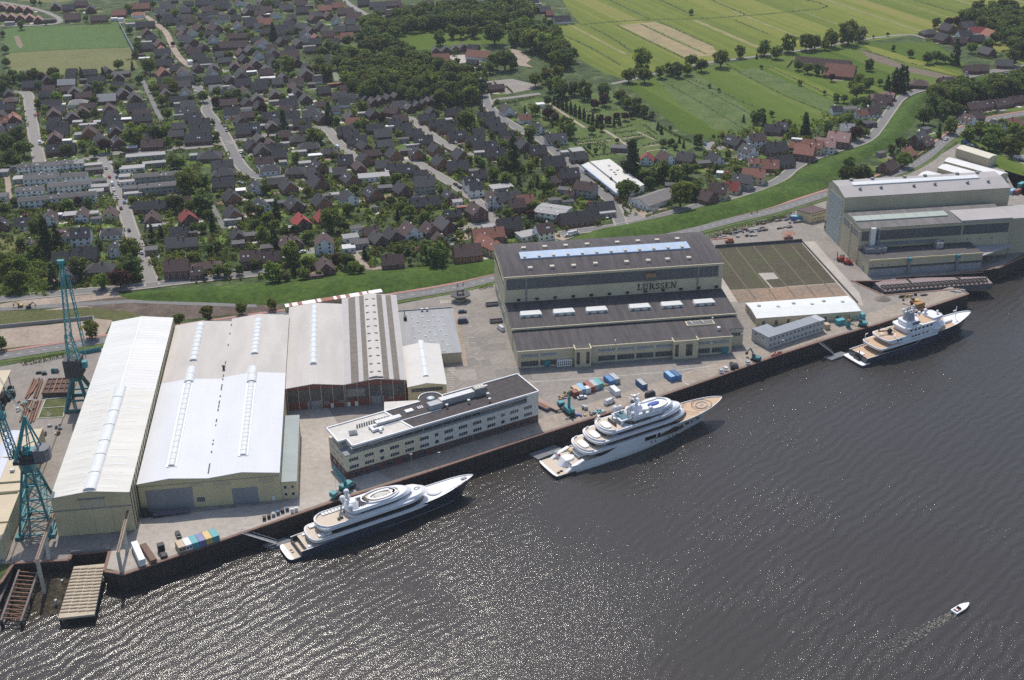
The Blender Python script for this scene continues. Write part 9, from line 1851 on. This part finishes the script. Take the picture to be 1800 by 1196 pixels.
# cattle-size dots and rough tussocks are left to the ground; reeds along the field ditches
tg = MB()
for l in lines:
    P = resample([G(*p) for p in l], max(6, int(len(l)*10)))
    for q in P:
        if rs_.random() < .55: clump_cloud(tg, rs_, (q.x+rs_.uniform(-1, 1), q.y+rs_.uniform(-1, 1), .4), rs_.uniform(.5, 1.0), 6, .4)
tag(tg.build('ditch_reeds', LM['d']), 'reeds and weeds along the field ditches', 'reeds', kind='stuff')
mb = MB(); rg_ = random.Random(8); cg = CR(0,440,3.913)
for _ in range(420):
    x, y = rg_.uniform(0, 330), rg_.uniform(40, 320); p = cg(x, y); clump_cloud(mb, rg_, (p.x, p.y, .5), rg_.uniform(.6, 1.4), 7, .45)
tag(mb.build('tall_grass', LM['g']), 'tall rough grass tussocks in the meadow at the left edge', 'grass', kind='stuff')
# ================================================================ LABELS that tell repeats apart by the street they stand on
RNAME = {'short': ('the short left street', 'top'), 'straight': ('the straight street', 'top'), 'cross': ('the lane above the terraces', 'left end'), 'curving': ('the curving grey street', 'top'), 'bend': ('the mid-town bend street', 'left end'), 'middle': ('the winding street', 'left end'), 'rowhouse': ('the sawtooth terrace street', 'left end'), 'lower': ('the lane nearest the dyke', 'left end'), 'lane': ('the sandy dyke lane', 'top'), 'church': ('the cemetery street', 'top'), 'upper_lane': ('the depot lane', 'left end'), 'dykeside': ('the road along the dyke', 'right end'), 'dykeside_west': ('the western dyke road', 'left end'), 'far_diag': ('the sandy far street', 'top'), 'far_edge': ('the far left street', 'left end'), 'far_north': ('the far top street', 'top'), 'path': ('the pitch footpath', 'top'), 'left_lane': ('the left edge lane', 'top'), 'garden_path': ('the garden footpath', 'top'), 'meadow_lane': ('the meadow lane', 'left end'), 'cemetery_walk': ('the conifer walk', 'top'), 'cemetery_path': ('the cemetery path', 'top'), 'main': ('the main road', 'left end')}
ents = {}
def proj(p):
    v = Vector((p.x, p.y, 0))-Vector((0, 0, CAMH)); return 900+FPX*v.dot(rt)/v.dot(fw), 598-FPX*v.dot(up)/v.dot(fw)
for (o, p, adj, noun) in REG:
    best = None; q0 = Vector((p.x, p.y, 0))
    for kk, (P, w_) in ROADS.items():
        acc = 0
        for i in range(len(P)-1):
            a, b = P[i], P[i+1]; ab = b-a; l_ = ab.length; t = max(0, min(1, (q0-a).dot(ab)/max(1e-6, l_*l_))); d = (a+ab*t-q0).length
            if best is None or d < best[0]: best = (d, kk, acc+l_*t, a+ab*t)
            acc += l_
    d, kk, s_, near = best; P = ROADS[kk][0]; e0, e1 = proj(P[0]), proj(P[-1]); X, Y = proj(q0); nx_, ny_ = proj(near)
    steep = abs(e1[1]-e0[1]) > abs(e1[0]-e0[0])*.8
    sd_ = ('left of' if X < nx_ else 'right of') if steep else ('beyond' if Y < ny_ else 'before')
    if noun in ('car', 'van') and d < 6: sd_ = 'on'
    ents.setdefault((kk, sd_, adj, noun), []).append((s_, o))
for (kk, sd_, adj, noun), L in ents.items():
    L.sort(key=lambda e_: e_[0]); nm_, end = RNAME[kk]
    for i, (s_, o) in enumerate(L):
        if len(L) == 1: lab = '%s %s %s %s' % (adj, noun, sd_, nm_)
        else: lab = '%s %s, %s %s %s from its %s' % (adj, noun, ordinal(i+1), sd_, nm_, end)
        o['label'] = lab
        if noun not in ('car', 'van'): o['group'] = {'house': 'houses of the town', 'building': 'flat-roofed buildings of the town', 'tree': 'trees'}[noun]
print('COUNTS', len(DH), len(HOUSES), len(TREES), n_s, len(WP), 'maxwords', max(len(o['label'].split()) for _, o in [e for L in ents.values() for e in L]))
EXPOSURE = 0.3; HAZE = 0.000065
# ---------------------------------------------------------------- camera, sun, sky
cam = bpy.data.cameras.new('camera'); co = bpy.data.objects.new('camera', cam); COL.objects.link(co); sc.camera = co
cam.sensor_width = 36; cam.lens = 36*FPX/1800; cam.clip_start = 1; cam.clip_end = 20000
co.matrix_world = Matrix(((rt.x, up.x, -fw.x, 0), (rt.y, up.y, -fw.y, 0), (rt.z, up.z, -fw.z, CAMH), (0, 0, 0, 1)))
SEL, SAZ = math.radians(57), math.radians(-4)      # sun ahead of the camera; azimuth measured from +Y towards +X
sd = Vector((math.sin(SAZ)*math.cos(SEL), math.cos(SAZ)*math.cos(SEL), math.sin(SEL)))
sl = bpy.data.lights.new('sun', 'SUN'); sl.energy = 3.0; sl.angle = math.radians(0.53); sl.color = (1.0, 0.94, 0.85)
so = bpy.data.objects.new('sun', sl); COL.objects.link(so); so.rotation_euler = (-sd).to_track_quat('-Z', 'Y').to_euler(); so.location = (0, 300, 600)
w = bpy.data.worlds.new('World'); sc.world = w; w.use_nodes = True
nt = w.node_tree; bg = nt.nodes['Background']; sky = nt.nodes.new('ShaderNodeTexSky'); sky.sky_type = 'NISHITA'
sky.sun_disc = False; sky.sun_elevation = SEL; sky.sun_rotation = SAZ; sky.air_density = 1.0; sky.dust_density = 1.5; sky.altitude = 100
nt.links.new(sky.outputs['Color'], bg.inputs['Color']); bg.inputs['Strength'].default_value = 0.12
sc.view_settings.view_transform = 'Standard'; sc.view_settings.look = 'None'; sc.view_settings.exposure = EXPOSURE; sc.view_settings.gamma = 1
sc.view_settings.use_curve_mapping = False
sc.cycles.max_bounces = 8; sc.cycles.diffuse_bounces = 4; sc.cycles.glossy_bounces = 2; sc.cycles.transmission_bounces = 4; sc.cycles.volume_bounces = 0
sc.cycles.use_denoising = False; sc.cycles.sample_clamp_direct = 0; sc.cycles.sample_clamp_indirect = 4
hz = bpy.data.materials.new('haze'); hz.use_nodes = True; nt = hz.node_tree
for n in list(nt.nodes):
    if n.type != 'OUTPUT_MATERIAL': nt.nodes.remove(n)
pv = nt.nodes.new('ShaderNodeVolumePrincipled'); pv.inputs['Color'].default_value = (.80,.86,.95,1); pv.inputs['Density'].default_value = HAZE; pv.inputs['Anisotropy'].default_value = .25
nt.links.new(pv.outputs['Volume'], [n for n in nt.nodes if n.type == 'OUTPUT_MATERIAL'][0].inputs['Volume'])
mb = MB(); mb.box(-9500, 9500, -600, 12500, -12, 300); tag(mb.build('haze', hz), kind='stuff')
